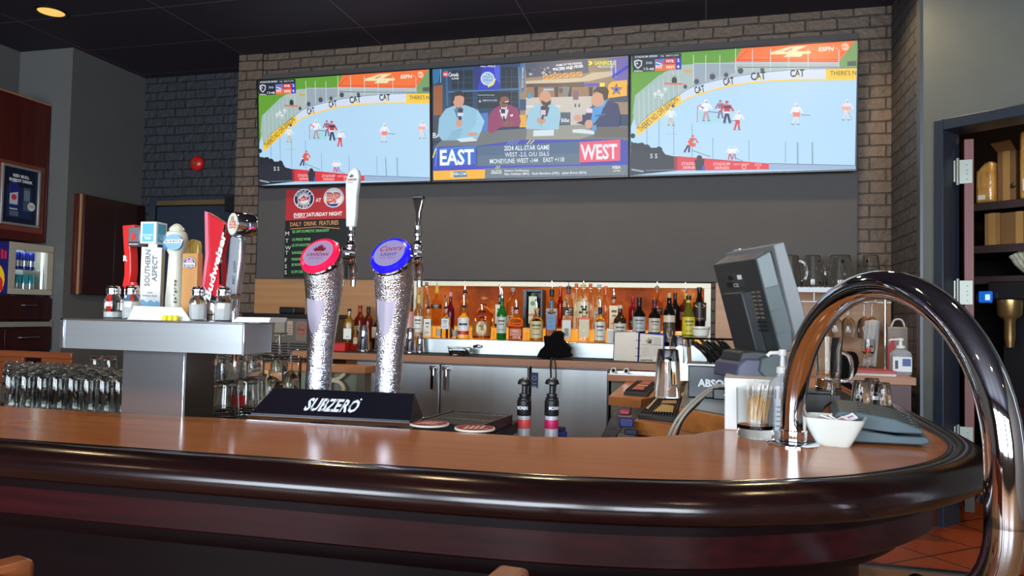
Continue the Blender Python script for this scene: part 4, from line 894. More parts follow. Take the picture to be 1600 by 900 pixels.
# ------------------------------------------------------------ bottles
BM={}
def gl(name,c,rough=.03,trans=1.0):
    return mat('glass_'+name,c,rough,trans=trans,ior=1.3)
PR={'round':[(.0,0),(.9,0),(1,.02),(1,.56),(.93,.63),(.6,.70),(.38,.76),(.33,.82),(.33,.93)],
 'square':[(.0,0),(.92,0),(1,.02),(1,.58),(.9,.64),(.5,.68),(.36,.73),(.33,.80),(.33,.93)],
 'wine':[(.0,0),(.92,0),(1,.02),(1,.60),(.9,.67),(.6,.73),(.42,.77),(.38,.82),(.38,.985),(.41,.99)],
 'hock':[(.0,0),(.92,0),(1,.02),(1,.50),(.85,.60),(.55,.72),(.40,.82),(.36,.9),(.36,.985)],
 'cone':[(.0,0),(.75,0),(.8,.02),(.98,.46),(1,.52),(.9,.60),(.55,.70),(.38,.78),(.33,.86),(.33,.95)],
 'decanter':[(.0,0),(.85,0),(.95,.03),(1,.25),(.98,.42),(.8,.54),(.5,.62),(.3,.66),(.28,.74),(.32,.76),(.32,.80)],
 'baileys':[(.0,0),(.82,0),(.86,.02),(1,.42),(1,.48),(.86,.58),(.55,.70),(.4,.78),(.33,.84),(.33,.985)]}
CNT=[0]
def bottle(px,ytop,ybase,wpx,y,kind,gc,label,lab=None,liq=None,cap=None,pour=False,e=None,labz=(.12,.50),neckc=None,extra=None,grp=None,flat=1,zb=None):
    zb_=at(px,ybase,'Y',y).z if zb is None else zb
    p=at(px,ytop,'Y',y); s=(p-Vector((0,0,CAMZ))).dot(Vector((-math.sin(YAW),math.cos(YAW),0)))/F_PX
    h=(p.z-zb_); R=wpx*s/2
    if pour: hb=h-.075 if h>.3 else h*.80
    else: hb=h/(1.0)
    t=thing('liquor_bottle' if kind not in('wine','hock') else 'wine_bottle',label,'bottle',(p.x,y,zb_),grp)if False else thing('liquor_bottle' if kind not in('wine','hock') else 'wine_bottle',label,'bottle',(p.x,y,zb_),.18,group=grp)
    pr=[(r*R,z*hb) for r,z in PR[kind]]
    if R*.33<.011: pr=[(max(r,.011) if i>0 else r,z) for i,(r,z) in enumerate(pr)]
    ee=e or (5 if kind=='square' else 2)
    dark=sum(gc)<330
    gm=gl('%d_%d_%d'%gc,gc,.06 if not dark else .08,1.0 if not dark else .35)
    MB().lathe(pr,24,e=ee,sy=flat).build('glass_body',gm,t)
    if liq:
        lc,lf=liq
        pz=[(r*.86,max(z,.006)) for r,z in pr if z<=lf*hb]; rr=float(np.interp(lf*hb,[q[1] for q in pr],[q[0] for q in pr]))
        pz.append((rr*.86,lf*hb)); pz=[(0,.006)]+pz[1:]
        MB().lathe(pz,20,e=ee,sy=flat).build('liquid',mat('liquid_%d_%d_%d'%lc,lc,.1,trans=.6,ior=1.33),t)
    nr=max(R*.36,.0125)
    if neckc: MB().lathe([(nr,hb*.80),(nr+.001,hb*.81),(nr+.001,hb*.94),(nr,hb*.95)],20,sy=1).build('neck_wrap',mat('neck_%d_%d_%d'%neckc,neckc,.4),t)
    if cap and not pour: MB().lathe([(nr+.001,hb*.91),(nr+.0015,hb*.915),(nr+.0015,hb*.995),(nr,hb)],20).build('cap',mat('cap_%d_%d_%d'%cap,cap,.35),t)
    if pour:
        MB().lathe([(nr+.001,hb*.92),(nr+.002,hb*.93),(nr+.001,hb*.985),(.008,hb)],18).build('stopper',blackr if not cap else mat('cap_%d_%d_%d'%cap,cap,.35),t)
        MB().tube(cat_rom([(0,0,hb*.98),(0,0,hb+(h-hb)*.45),(-.004,0,h-.012),(-.008,0,h)],3),[.007,.006,.0055,.005,.0045,.004,.0038,.0036,.0035,.0035],10).build('pour_spout',chrome,t)
        MB().cyl((-.0075,0,h-.010),(-.009,0,h+.004),.0048,.004,10).build('spout_cap',blackr,t)
    if lab:
        z0,z1=labz[0]*hb,labz[1]*hb; Rm=R*1.012; hwid=R*(1.0 if ee==2 else .82)
        if ee==2: wr=lambda u,v,yy:((Rm+.0006-yy)*math.sin(u/Rm),-(Rm+.0006-yy)*math.cos(u/Rm)*flat,v)
        else: wr=lambda u,v,yy:(u,-(Rm+.0006-yy)*flat,v)
        c=MB().setup(None,y=0,step=.0003,wrap=wr)
        def strip(a0,b0,a1,b1,cc,lift=True):
            if lift: c.y-=c.step
            n=8 if ee==2 else 1
            for i in range(n):
                u0=a0+(a1-a0)*i/n; u1=a0+(a1-a0)*(i+1)/n; c.poly([(u0,b0),(u1,b0),(u1,b1),(u0,b1)],cc,lift=False)
        hw=R*1.25 if ee==2 else hwid
        strip(-hw,z0,hw,z1,lab)
        if extra: extra(c,strip,hw,z0,z1)
        else:
            ink=(90,84,80) if sum(lab)>330 else (200,190,160)
            H_=z1-z0
            strip(-hw*.55,z0+H_*.70,hw*.55,z0+H_*.80,ink); strip(-hw*.4,z0+H_*.52,hw*.4,z0+H_*.58,ink); strip(-hw*.5,z0+H_*.2,hw*.5,z0+H_*.24,ink)
        c.build('paper_label',paint,t,smooth=False)
    return t
fy,by=4.99,5.20
CL=(238,244,238); AMB=(206,120,40)
B=bottle
# front row
def rb(c,s,hw,a,b): s(-hw,a,hw,a+(b-a)*.22,(176,40,40)); s(-hw*.6,a+(b-a)*.55,hw*.6,a+(b-a)*.68,(40,60,120))
B(655,461,527,15,fy,'round',CL,'clear bottle with cream neck wrap at the left end of the front row',(228,228,220),((240,236,226),.45),(214,190,110),neckc=(216,196,120))
B(670,462,528,13.5,fy,'square',CL,'narrow clear bottle with speckled white label, second in the front row',(214,214,206),None,None,True,labz=(.05,.6))
B(697.5,462,529,14,fy,'square',CL,'clear square bottle with silver blue label beside the dark red bottle',(196,208,214),None,None,True,labz=(.3,.62))
B(725.5,460,529,18,fy,'round',CL,'clear bottle with white label and red band at its foot',(222,222,218),None,None,True,labz=(.12,.62),extra=rb)
def crn(c,s,hw,a,b):
    m=(a+b)/2; h=(b-a)/2; c.disc(0,m,h*.75,(214,170,80),h,24); c.disc(0,m,h*.62,(226,222,196),h*.86,24); c.disc(0,m,h*.5,(196,186,120),h*.66,20); c.rect(-h*.3,m+h*.2,h*.3,m+h*.5,(90,80,60))
B(753.5,474,529,30,fy,'decanter',(226,170,90),'squat round whisky decanter with gold rimmed oval label',(150,86,30),((176,92,26),.34),None,True,labz=(.10,.62),extra=crn,flat=.55)
B(785,449,531,15.5,fy,'wine',(26,120,46),'green glass bottle with silver grey label and slim pourer',(188,198,192),None,(30,70,40),True,labz=(.16,.55))
B(807,467,531,22,fy,'square',(234,176,110),'amber whisky bottle with orange label band on its lower half',(186,84,44),((206,120,40),.4),None,True,labz=(.12,.34))
B(839,469,532,21,fy,'round',(238,232,214),'clear bottle of golden rum with slim pourer and gold speckled label',(206,186,130),((222,178,80),.56),(200,150,90),True,labz=(.08,.60))
B(862,470,532,17,fy,'square',(226,190,150),'brown liquor bottle with large blue label behind the black cloth',(64,120,170),((176,84,30),.34),(84,130,170),False,labz=(.26,.66),neckc=(96,140,176))
B(886,468,533,16,fy,'square',CL,'clear bottle with red band and black pourer, right of the black cloth',(206,206,196),None,(24,24,26),True,labz=(.08,.68),extra=lambda c,s,hw,a,b:(s(-hw,b-.012,hw,b,(190,50,60)),s(-hw*.5,a+.02,hw*.5,a+.07,(120,120,120))))
B(913,464,534,19,fy,'square',(228,216,190),'bottle with tan label and bright red stripe across its shoulder',(204,192,158),None,(30,30,32),True,labz=(.14,.72),extra=lambda c,s,hw,a,b:(s(-hw,b-.014,hw,b,(214,70,60)),c.poly([(-.008,a+.05),(.008,a+.05),(0,a+.04)],(236,236,220))))
B(938,466,535,17,fy,'round',(240,236,224),'pale bottle with arched white label and black wrapped neck',(216,214,204),((226,190,120),.3),(26,26,28),True,labz=(.06,.58),neckc=(26,26,28))
B(969,477,536,20,fy-.02,'round',(60,40,26),'dark round shouldered bottle with cream cap behind the open binder',(206,206,190),None,(214,210,190),False,labz=(.1,.52))
B(999,465,540,20,fy-.02,'wine',(22,20,22),'dark wine bottle with pale blue grey label and black capsule',(176,182,186),None,(20,20,22),False,labz=(.3,.60),neckc=(24,22,26))
B(1023,468,541,19,fy-.02,'wine',(30,18,20),'dark wine bottle with tan label and burgundy capsule',(196,188,170),None,(88,26,40),False,labz=(.3,.60),neckc=(92,28,42))
def face(c,s,hw,a,b):
    s(-hw,b-.045,hw,b,(206,196,170)); s(-hw,b-.05,hw,b-.045,(20,20,20)); c.disc(0,a+(b-a)*.34,hw*.42,(186,160,120),(b-a)*.20,16); c.disc(0,a+(b-a)*.47,hw*.42,(60,46,36),(b-a)*.09,14); c.poly([(-hw*.6,a+.004),(hw*.6,a+.004),(hw*.3,a+.03),(-hw*.3,a+.03)],(150,126,96))
B(1046,458,541,18.5,fy-.02,'wine',(20,20,22),'black wine bottle with tan top label and sepia portrait',(70,54,44),None,(196,160,110),False,labz=(.08,.58),extra=face)
B(1076,462,538,20,fy-.02,'hock',(112,112,34),'olive green wine bottle with bright yellow label',(206,188,30),None,(30,26,26),False,labz=(.2,.56),neckc=(206,176,60))
# back row on the glowing tier
B(658,440,515,12,by,'round',CL,'clear bottle with silver cap, leftmost on the glowing tier',None,None,(150,146,140),zb=TZ)
B(667,441,515,12,by,'round',CL,'clear bottle with silver cap, second from left on the glowing tier',None,None,(120,110,106),zb=TZ)
B(683.5,430,515,17,by,'cone',(244,214,150),'tall golden bottle with black shoulder badge and pourer',(30,28,30),None,(206,170,60),True,labz=(.42,.52),neckc=(214,176,60),zb=TZ)
B(704.5,457,522,13,5.10,'round',(110,18,40),'dark red bottle with pink cap between clear bottles',None,((120,20,40),.5),(226,150,160),zb=SZ)
B(727,438,515,17,by,'round',CL,'clear bottle with tall pourer directly behind the white labelled one',None,None,None,True,zb=TZ)
B(757,464,515,28,by,'decanter',(232,180,110),'large amber decanter with gold stopper behind the round whisky one',None,None,(190,130,70),zb=TZ,flat=.6)
B(782,445,515,16,by,'square',(60,60,50),'dark bottle with cream label behind the green bottle',(216,214,190),None,(40,30,30),True,labz=(.1,.7),zb=TZ)
B(802,450,515,20,by,'round',(240,226,210),'clear stoppered bottle with grey cap, right of the green bottle',(206,196,176),None,(150,150,140),labz=(.1,.3),zb=TZ)
B(863,435,515,19,by,'cone',(226,228,232),'frosted white cone shaped bottle with black neck',(206,210,216),None,(26,24,30),True,labz=(.1,.5),neckc=(40,34,40),zb=TZ)
B(876,447,515,9,by,'round',(226,110,40),'slim orange bottle between the frosted and the collared bottles',None,((216,96,30),.8),(200,90,40),zb=TZ)
B(889,430,515,18,by,'round',CL,'clear bottle with dark collar and tall pourer behind the red banded one',(90,70,70),None,(50,30,40),True,labz=(.3,.5),neckc=(110,70,90),zb=TZ)
B(901,443,515,12,by,'round',CL,'clear bottle with orange cap, left of the cream labelled pourer bottle',None,None,(206,96,50),zb=TZ)
B(912,427,515,22,by,'round',CL,'tallest clear bottle with cream label and long pourer',(222,214,176),None,(206,190,130),True,labz=(.25,.6),extra=lambda c,s,hw,a,b:(s(-hw*.5,a+.03,-hw*.1,a+.045,(30,40,30)),s(hw*.1,a+.03,hw*.5,a+.045,(30,40,30)),s(-hw*.3,a+.07,hw*.4,a+.085,(30,40,30))),zb=TZ)
B(923,443,515,13,by,'round',(244,220,200),'clear bottle with orange cap, right of the tallest cream labelled bottle',None,None,(206,100,60),zb=TZ)
B(936.5,444,515,16,by,'round',CL,'clear bottle with silver screw cap above the arched white label',(196,200,196),None,(176,180,182),labz=(.1,.4),zb=TZ)
B(946.5,447,515,13,by,'round',(246,214,186),'peach tinted bottle with orange cap beside the silver capped one',None,None,(214,110,70),zb=TZ)
B(959.5,450,515,18,by,'square',(238,232,216),'square bottle with glowing cream label and pourer',(238,222,176),None,(40,36,36),True,labz=(.05,.72),zb=TZ)
B(989,463,515,13,by,'wine',(150,24,40),'red bottle with red cap half hidden by the dark wine bottle',(60,24,34),None,(190,30,46),labz=(.1,.3),zb=TZ)
B(1027,430,515,18,by,'round',(244,226,206),'clear bottle with long pourer behind the burgundy capsule bottle',(70,50,46),None,(150,110,90),True,labz=(.35,.5),zb=TZ)
B(1055,457,515,15,by,'round',(30,24,26),'black bottle with dark cap behind the portrait label wine',None,None,(66,56,50),zb=TZ)
B(1072,440,515,20,by,'wine',(88,34,26),'red brown bottle with yellow neck ring and pourer',(150,90,70),None,(206,170,60),True,labz=(.3,.5),neckc=(206,170,60),zb=TZ)
def bail(c,s,hw,a,b): c.disc(0,b-.02,hw*.8,(170,80,50),.015,18); c.disc(0,b-.024,hw*.6,(206,196,150),.012,16); s(-hw*.5,a+.01,hw*.5,a+.02,(110,100,90))
B(1093,449,515,21,by,'baileys',(30,22,20),'black cream liqueur bottle with red and gold badge at the right end',(40,30,26),None,(34,26,24),labz=(.25,.66),extra=bail,zb=TZ)
# bottles on the left part of the counter
ly=4.88
B(546,482,532,15,ly,'square',(240,222,150),'yellow tequila bottle with pale label standing on the red box',(214,220,210),((226,190,80),.8),(40,34,34),labz=(.05,.38),extra=lambda c,s,hw,a,b:(c.text("Jose",-.012,a+.012,.011,(40,60,70),width=.024,shear=.3),))
B(563,477,530,17,5.05,'round',(120,34,20),'dark amber brandy bottle with cream band behind the shakers, left one',(206,190,160),((110,30,14),.7),(120,34,26),labz=(.28,.42),neckc=(180,60,30),zb=CZ+.07)
B(576,479,530,15,5.10,'round',(100,28,18),'dark amber brandy bottle behind the shakers, right one',None,((96,26,14),.7),(40,30,30),neckc=(40,30,30),zb=CZ+.07)
B(556,515,540,7,4.85,'round',(150,100,70),'miniature bottle with cream label beside the red box',(206,180,140),None,(90,60,50))
B(591,490,545,18,5.0,'round',(40,30,26),'dark bottle with white and orange label between the beer towers',(224,214,196),None,(28,24,24),labz=(.3,.62),extra=lambda c,s,hw,a,b:(s(-hw,a,hw,a+.01,(206,130,60)),))
B(640,462,545,22,5.02,'round',(206,150,130),'pink striped bottle right of the blue ringed tower',(206,150,140),None,(60,40,40),labz=(.05,.7),extra=lambda c,s,hw,a,b:[c.line(-hw*.8,a+k*.018,hw*.8,a+.02+k*.018,.003,(170,80,80)) for k in range(6)])
p=at(530,545,'Y',4.84)
t=thing('red_box','red rectangular box under the tequila bottle','box',(p.x-.06,4.78,CZ+.003))
MB().box(0,0,0,.135,.2,.052).build('carton',mat('box_red',(206,36,34),.45),t,bev=.002); MB().box(-.001,-.001,.05,.136,.201,.056).build('lid',mat('lid_red',(180,28,28),.45),t,bev=.001)
t=thing('bottle_stand','low dark stand carrying the two amber brandy bottles','stand',(at(569,540,'Y',5.07).x-.09,4.99,CZ+.003))
MB().box(0,0,.06,.2,.18,.067).build('stand_top',blackp,t); 
for x in (.0,.19): MB().box(x,0,0,x+.01,.18,.06).build('stand_side',blackp,t)
# cocktail shakers
def shk(px,pt,pb,y,label,wp=22):
    p=at(px,pb,'Y',y); q=at(px,pt,'Y',y); h=q.z-(CZ+.003); s=5.0/F_PX; r=wp*s/2
    t=thing('shaker_tin',label,'shaker',(p.x,y,CZ+.003))
    MB().lathe([(r*1.0,0),(r*1.04,.004),(r*1.04,.012),(r*.98,.016),(r*.78,h*.72),(r*.74,h*.9),(r*.66,h*.96),(0,h)],32).build('steel_cup',chrome,t)
    MB().lathe([(r*1.03,.012),(r*1.06,.015),(r*1.03,.018)],32,cap=False).build('rolled_rim',steelh,t)
shk(568,508,548,4.78,'upturned steel cocktail tin standing between the beer towers',20)
shk(594,509,548,4.80,'upturned steel cocktail tin just left of the blue ringed tower',20)
shk(641,511,549,4.78,'upturned steel cocktail tin just right of the blue ringed tower',18)
shk(656,524,551,4.86,'shorter steel cocktail tin against the left end of the steel riser',14)
# small tumblers on the riser
for k,(px,w) in enumerate(((686,12),(711,13),(738,9),(769,10),(820,10))):
    p=at(px,530,'Y',5.06)
    t=thing('shot_glass','small shot glass between bottles, number words aside 'if 0 else 'small clear shot glass between front bottles, '+('leftmost','second from left','middle','second from right','rightmost')[k]+' of five','glass',(p.x,5.055 if px!=738 else 5.06,SZ))
    MB().lathe([(.0,.0),(w*.0017,0),(w*.0021,.075 if k<2 else .06),(w*.0019,.075 if k<2 else .06),(w*.0015,.01),(0,.01)],20).build('glass_wall',glass,t)
    if k<2: MB().lathe([(0,.012),(w*.0014,.012),(w*.0017,.06),(0,.062)],16).build('paper_roll',paper,t)
# black display case with a bottle
A=at(818,500,'Y',5.19); Bq=at(849,500,'Y',5.19); zt=at(830,452,'Y',5.19).z
t=thing('display_case','black open fronted case holding a green labelled bottle on the tier','case',(A.x,5.15,TZ))
w_=Bq.x-A.x; h_=zt-TZ
f=MB(); f.box(0,0,0,.03,.12,h_).box(w_-.015,0,0,w_,.12,h_).box(.03,0,h_-.02,w_-.015,.12,h_).box(.03,.11,0,w_-.015,.12,h_-.02).box(.03,0,0,w_-.015,.11,.008); f.build('case_shell',blackp,t,bev=.002)
B(833,458,515,15,5.19,'square',(60,90,50),'green labelled bottle standing inside the black display case',(196,206,180),None,(70,140,90),labz=(.1,.9),extra=lambda c,s,hw,a,b:(c.disc(0,b-.05,hw*.6,(60,130,80),n=18),s(-hw,a+.05,hw,a+.07,(206,110,60))),zb=TZ+.008)
p=at(838,444,'Y',5.22)
# food tub
p=at(718,553,'Y',4.80)
t=thing('food_tub','clear plastic tub of dark garnish with a lid on the back counter','tub',(p.x,4.79,CZ+.003))
MB().lathe([(.06,0),(.064,.004),(.072,.05),(.074,.052),(.069,.052),(.061,.006),(0,.006)],28,e=5,sy=.7).build('tub',glass,t)
MB().lathe([(.0,.007),(.059,.007),(.063,.032),(.05,.036),(.0,.033)],28,e=5,sy=.66).build('garnish',mat('garnish_brown',(70,44,34),.8,scale=(90,90,90),c2=(20,14,14),bump=.8),t)
MB().lathe([(.076,.052),(.077,.058),(.0,.059)],28,e=5,sy=.7).build('lid',mat('clear_lid',(220,222,218),.2,trans=.7,ior=1.3),t)
p=at(742,548,'Y',4.9)
t=thing('steel_clip','small shiny steel clip on the face of the riser','clip',(p.x-.01,4.905,CZ+.06)); MB().tube([(0,0,0),(.03,-.015,.006),(.05,-.01,0)],.010,12).build('clip_body',chrome,t); MB().box(-.01,-.0,-.02,.02,.013,.02).build('clip_plate',steelh,t)
# paper card box by the binder
p=at(955,534,'Y',5.0)
t=thing('white_card_box','small upright white card box at the right end of the riser','box',(p.x-.028,4.985,SZ)); MB().box(0,0,0,.056,.05,.095).build('card_body',paper,t,bev=.001); MB().box(-.0005,-.001,.08,.0565,.051,.096).build('card_lid',white,t)
# black cloth
p=at(866,559,'Y',4.74)
t=thing('black_cloth','crumpled black cloth slumped over the back counter edge, with dangling strings','cloth',(p.x,4.74,CZ+.003))
out=[(840,558),(846,546),(853,540),(851,524),(860,526),(866,519),(874,516),(881,521),(879,530),(893,545),(889,549),(895,557),(880,559),(860,560)]
P=[at(x,y,'Y',4.74) for x,y in out]; pl=[(q.x-p.x,max(q.z-CZ-.003,.0)) for q in P]
m=MB(); m.prism(pl,-.05,.05,axis='Y'); o=m.build('draped_cloth',mat('cloth_black',(14,13,15),.95,spec=.1,bump=.8,bd=.01,scale=(30,30,30)),t,bev=.03,seg=4)
MB().tube(cat_rom([(0,-.06,.01),(.0,-.10,.0),(.0,-.11,-.05),(.004,-.11,-.15),(.0,-.11,-.24)],4),.006,6).build('dangling_string',blackr,t)
MB().tube(cat_rom([(.02,-.06,.01),(.022,-.10,.0),(.032,-.11,-.05),(.036,-.11,-.15),(.02,-.11,-.25)],4),.004,6).build('dangling_string',blackr,t)
# binder
p0=at(958,560,'Y',4.80); p1=at(1035,564,'Y',4.80); pm=at(997,563,'Y',4.77)
t=thing('open_binder','open ring binder standing on the back counter with a printed drinks page','binder',(pm.x,4.78,CZ+.003),0)
def page(x0,x1,zt0,zt1,dy0,dy1,name,m,off=0,par=None):
    b=MB(); th=.004
    vs=[(x0,dy0+off,0),(x1,dy1+off,0),(x1*1.0,dy1+.05+off,zt1),(x0,dy0+.05+off,zt0)]
    vs+= [(a,b_+th,c_) for a,b_,c_ in vs]
    b.add(vs,[(0,1,2,3),(7,6,5,4),(0,4,5,1),(1,5,6,2),(2,6,7,3),(3,7,4,0)]); return b.build(name,m,par or t)
wl=p0.x-pm.x; wr_=p1.x-pm.x; zl=at(960,520,'Y',4.82).z-CZ; zr=at(1030,525,'Y',4.82).z-CZ
page(wl,-.006,zl,zl+.006,.05,0,'left_page',paper); page(wl-.006,0,zl+.004,zl+.01,.056,.006,'back_cover',mat('binder_navy',(36,48,110),.4),.004)
pg=page(.006,wr_,zl-.004,zr,0,.05,'right_page',paper); page(0,wr_+.008,zl+.0,zr+.012,.006,.056,'front_cover',mat('binder_blue',(30,52,150),.4),.004)
W_=wr_-.006
c=MB().setup(homog([(0,0),(1,0),(1,1),(0,1)],[(.006,0),(wr_,0),(wr_,zr),(.006,zl-.004)]),y=0,step=.0004,wrap=lambda u,v,y:(u,.05*(u-.006)/W_+.05*v/zr+y-.0006,v))
c.rect(.1,.66,.48,.95,(70,66,66)); c.disc(.3,.8,.11,(150,140,120),.09); c.disc(.3,.8,.05,(220,200,150),.04); c.rect(.06,.60,.96,.62,(150,150,150)); c.rect(.48,.1,.50,.95,(170,170,170))
for k in range(6): c.rect(.55,.88-k*.05,.9,.895-k*.05,(120,118,116))
for k in range(7): c.rect(.1,.52-k*.05,.42,.53-k*.05,(140,138,136)); c.rect(.55,.52-k*.05,.9,.53-k*.05,(140,138,136))
c.text('MARTINIS',.06,.03,.05,(40,40,44),width=.5,bold=.04); c.build('page_print',paint,pg,smooth=False)
for k in range(4): MB().tube([(.016*math.cos(a),-.006+.010*math.sin(a),.035+k*.05) for a in [PI*(-.1)+2*PI*.6*i/8*-1 for i in range(9)]],.0018,6).build('binder_ring',blackp,t)
# ------------------------------------------------------------ right side of the bar
# white box
a=at(1130,671,'Z',BZ); 
t=thing('white_box','plain white box standing on the bar under the payment terminal','box',(a.x+.003,a.y,BZ),-.05)
MB().box(0,0,0,.168,.20,.134).build('box_body',white,t,bev=.003); MB().box(-.001,-.001,.13,.169,.201,.14).build('box_lid',paper,t,bev=.001)
# POS terminal
tg=mat('pos_grey',(70,82,84),.5); td=mat('pos_dark',(44,48,50),.5); tb=mat('pos_bezel',(112,116,118),.45); tp=mat('pos_violet',(74,76,100),.45)
Y0=2.22
O=at(1181,592,'Y',Y0)
t=thing('payment_terminal','grey touchscreen till seen from behind, leaning back on its stand','till',(O.x,Y0,BZ+.14))
def S(px,py,dy=0): q=at(px,py,'Y',Y0); return (q.x-O.x,q.z-BZ-.14)
ex=Vector((-.115,.27,0))
def ext(poly,name,m,f0=0,f1=1,par=None,bev=.003):
    P=[S(*q) for q in poly]; n=len(P)
    vs=[(x+ex.x*f0,ex.y*f0,z) for x,z in P]+[(x+ex.x*f1,ex.y*f1,z) for x,z in P]
    b=MB(); b.add(vs,[tuple(range(n))[::-1],tuple(range(n,2*n))]+[(i,(i+1)%n,n+(i+1)%n,n+i) for i in range(n)])
    ar=sum(P[i][0]*P[(i+1)%n][1]-P[(i+1)%n][0]*P[i][1] for i in range(n))
    if ar>0: b.f=[f[::-1] for f in b.f]
    return b.build(name,m,par or t,bev=bev)
hs=ext([(1181,404),(1203,391),(1237,508),(1240,548),(1220,552)],'rear_housing',tg)
ext([(1205,383),(1222,378),(1253,484),(1262,540),(1243,545)],'screen_bezel',tb,-.04,1.04)
ext([(1202,394),(1206,392),(1240,512),(1242,545),(1237,546)],'seam_gap',blackp,.01,.99)
# dark back plate over the slanted face with vents and stickers
P0=Vector((S(1181,404)[0],0,S(1181,404)[1])); P1=Vector((S(1220,552)[0],0,S(1220,552)[1])); dn=(P1-P0)
nrm=ex.cross(dn).normalized(); nrm=nrm if nrm.x<0 else -nrm
def onback(u,v,y): q=P0+dn*v+ex*u+nrm*(.0012-y); return tuple(q)
c=MB().setup(None,y=0,step=.0003,wrap=onback)
c.poly([(.02,.005),(.98,.005),(.98,.995),(.02,.995)],(50,54,56))
c.rect(.35,.28,.72,.13,(60,64,66))
for k,(u,v,w,h,cc) in enumerate(((.58,.15,.12,.05,(20,20,22)),(.38,.15,.1,.05,(226,226,226)),(.62,.22,.14,.06,(24,24,26)),(.4,.33,.16,.03,(220,220,220)),(.68,.33,.05,.03,(200,200,200)),(.6,.33,.04,.03,(200,200,200)))): c.rect(u,v,u+w,v+h,cc)
c.text('CE',.6,.28,.04,(200,200,200),width=-.12,down=True)
for i in range(10):
    for j in range(3): c.rect(.06+j*.1,.34+i*.045,.14+j*.1,.36+i*.045,(120,104,84) if i<7 else (24,26,28))
c.build('back_plate',paint,hs,smooth=False)
c=MB().setup(homog([(1181,404),(1203,391),(1237,508),(1220,552)],[S(1181,404),S(1203,391),S(1237,508),S(1220,552)]),y=-.0035,step=.0003)
c.poly([(1183,405),(1203,395),(1216,445),(1195,450)],(84,98,100)); c.line(1195,451,1216,446,.8,(40,46,48)); c.line(1204,487,1218,483,.8,(40,46,48)); c.line(1204,487,1214,522,.8,(40,46,48)); c.line(1214,522,1227,518,.8,(40,46,48))
c.build('side_print',paint,hs,smooth=False)
# top grille
c=MB().setup(None,y=0,step=.0004,wrap=lambda u,v,y:(S(1181,404)[0]+(S(1203,391)[0]-S(1181,404)[0])*v+ex.x*u,ex.y*u,S(1181,404)[1]+(S(1203,391)[1]-S(1181,404)[1])*v+.0006-y))
c.rect(.05,.08,.95,.92,(88,92,112))
for i in range(14): c.rect(.1+i*.06,.15,.125+i*.06,.85,(44,46,60))
c.build('top_grille',paint,hs,smooth=False)
# neck and base
nk=MB(); A=P0+dn*.33; Bp=P0+dn*1.12
for_=[(A+ex*.25,A+ex*.72,Bp+ex*.72,Bp+ex*.25)]
q=[A+ex*.25,A+ex*.72,Bp+ex*.72,Bp+ex*.25]; q2=[x+nrm*.035 for x in q]; q2[0]=q2[0]+dn*.0
nk.add([tuple(x) for x in q+q2],[(0,1,2,3),(7,6,5,4),(0,4,5,1),(1,5,6,2),(2,6,7,3),(3,7,4,0)]); nk.build('neck',td,t,bev=.004)
ext([(1150,592),(1154,570),(1166,560),(1205,562),(1216,575),(1216,592)],'stand_base',tp,0,.55,bev=.006)
ext([(1158,566),(1163,550),(1185,548),(1224,552),(1216,580),(1184,580)],'hinge_block',td,.05,.5,bev=.006)
ext([(1184,580),(1188,560),(1222,548),(1236,560),(1230,592),(1196,592)],'side_cheek',tg,-.03,.06,bev=.004)
q=at(1157,398,'Y',Y0+.27)
MB().prism([(0,0),(.006,.02),(.014,.024),(.05,.024),(.054,0)],-.02,.02,axis='Y').build('card_reader',tp,t,bev=.002,M=Matrix.Translation((q.x-O.x-.03,.27,q.z-BZ-.14-.006)))
MB().box(.024,-.0205,.001,.030,-.012,.025).build('reader_slot',mat('slot_cream',(206,190,150),.5),t,M=Matrix.Translation((q.x-O.x-.03,.27,q.z-BZ-.14-.006)))
# sanitizer pump behind the pole
def pumpbottle(px,py,y,h,label,body,z,par=None,r=.034):
    p=at(px,py,'Y',y); t=thing('pump_bottle',label,'pump bottle',(p.x,y,z))
    MB().lathe([(r*.94,0),(r,.004),(r,h*.58),(r*.85,h*.64),(r*.42,h*.70),(r*.38,h*.75)],24,e=4,sy=.75).build('bottle_body',body,t)
    f=MB(); f.lathe([(r*.45,h*.73),(r*.45,h*.80),(r*.2,h*.81),(r*.16,h*.93)],18); f.lathe([(r*.3,h*.93),(r*.32,h*.95),(r*.28,h),(0,h)],16); f.tube([(0,0,h*.965),(-r*.9,0,h*.955),(-r*1.1,0,h*.92)],.005,8); f.build('pump_head',white,t)
    return t,r,h
t,r,h=pumpbottle(1222,690,2.02,.225,'clear pump bottle with white pump standing behind the chrome rail post',mat('pale_gel',(226,230,236),.1,trans=.6,ior=1.33),BZ)
c=MB().setup(None,y=-r*.77,step=.0003); c.rect(-r*.7,.02,r*.7,.10,(206,212,220)); [c.rect(-r*.5,.03+k*.012,r*.5,.034+k*.012,(130,140,160)) for k in range(5)]; c.build('front_label',paint,t,smooth=False)
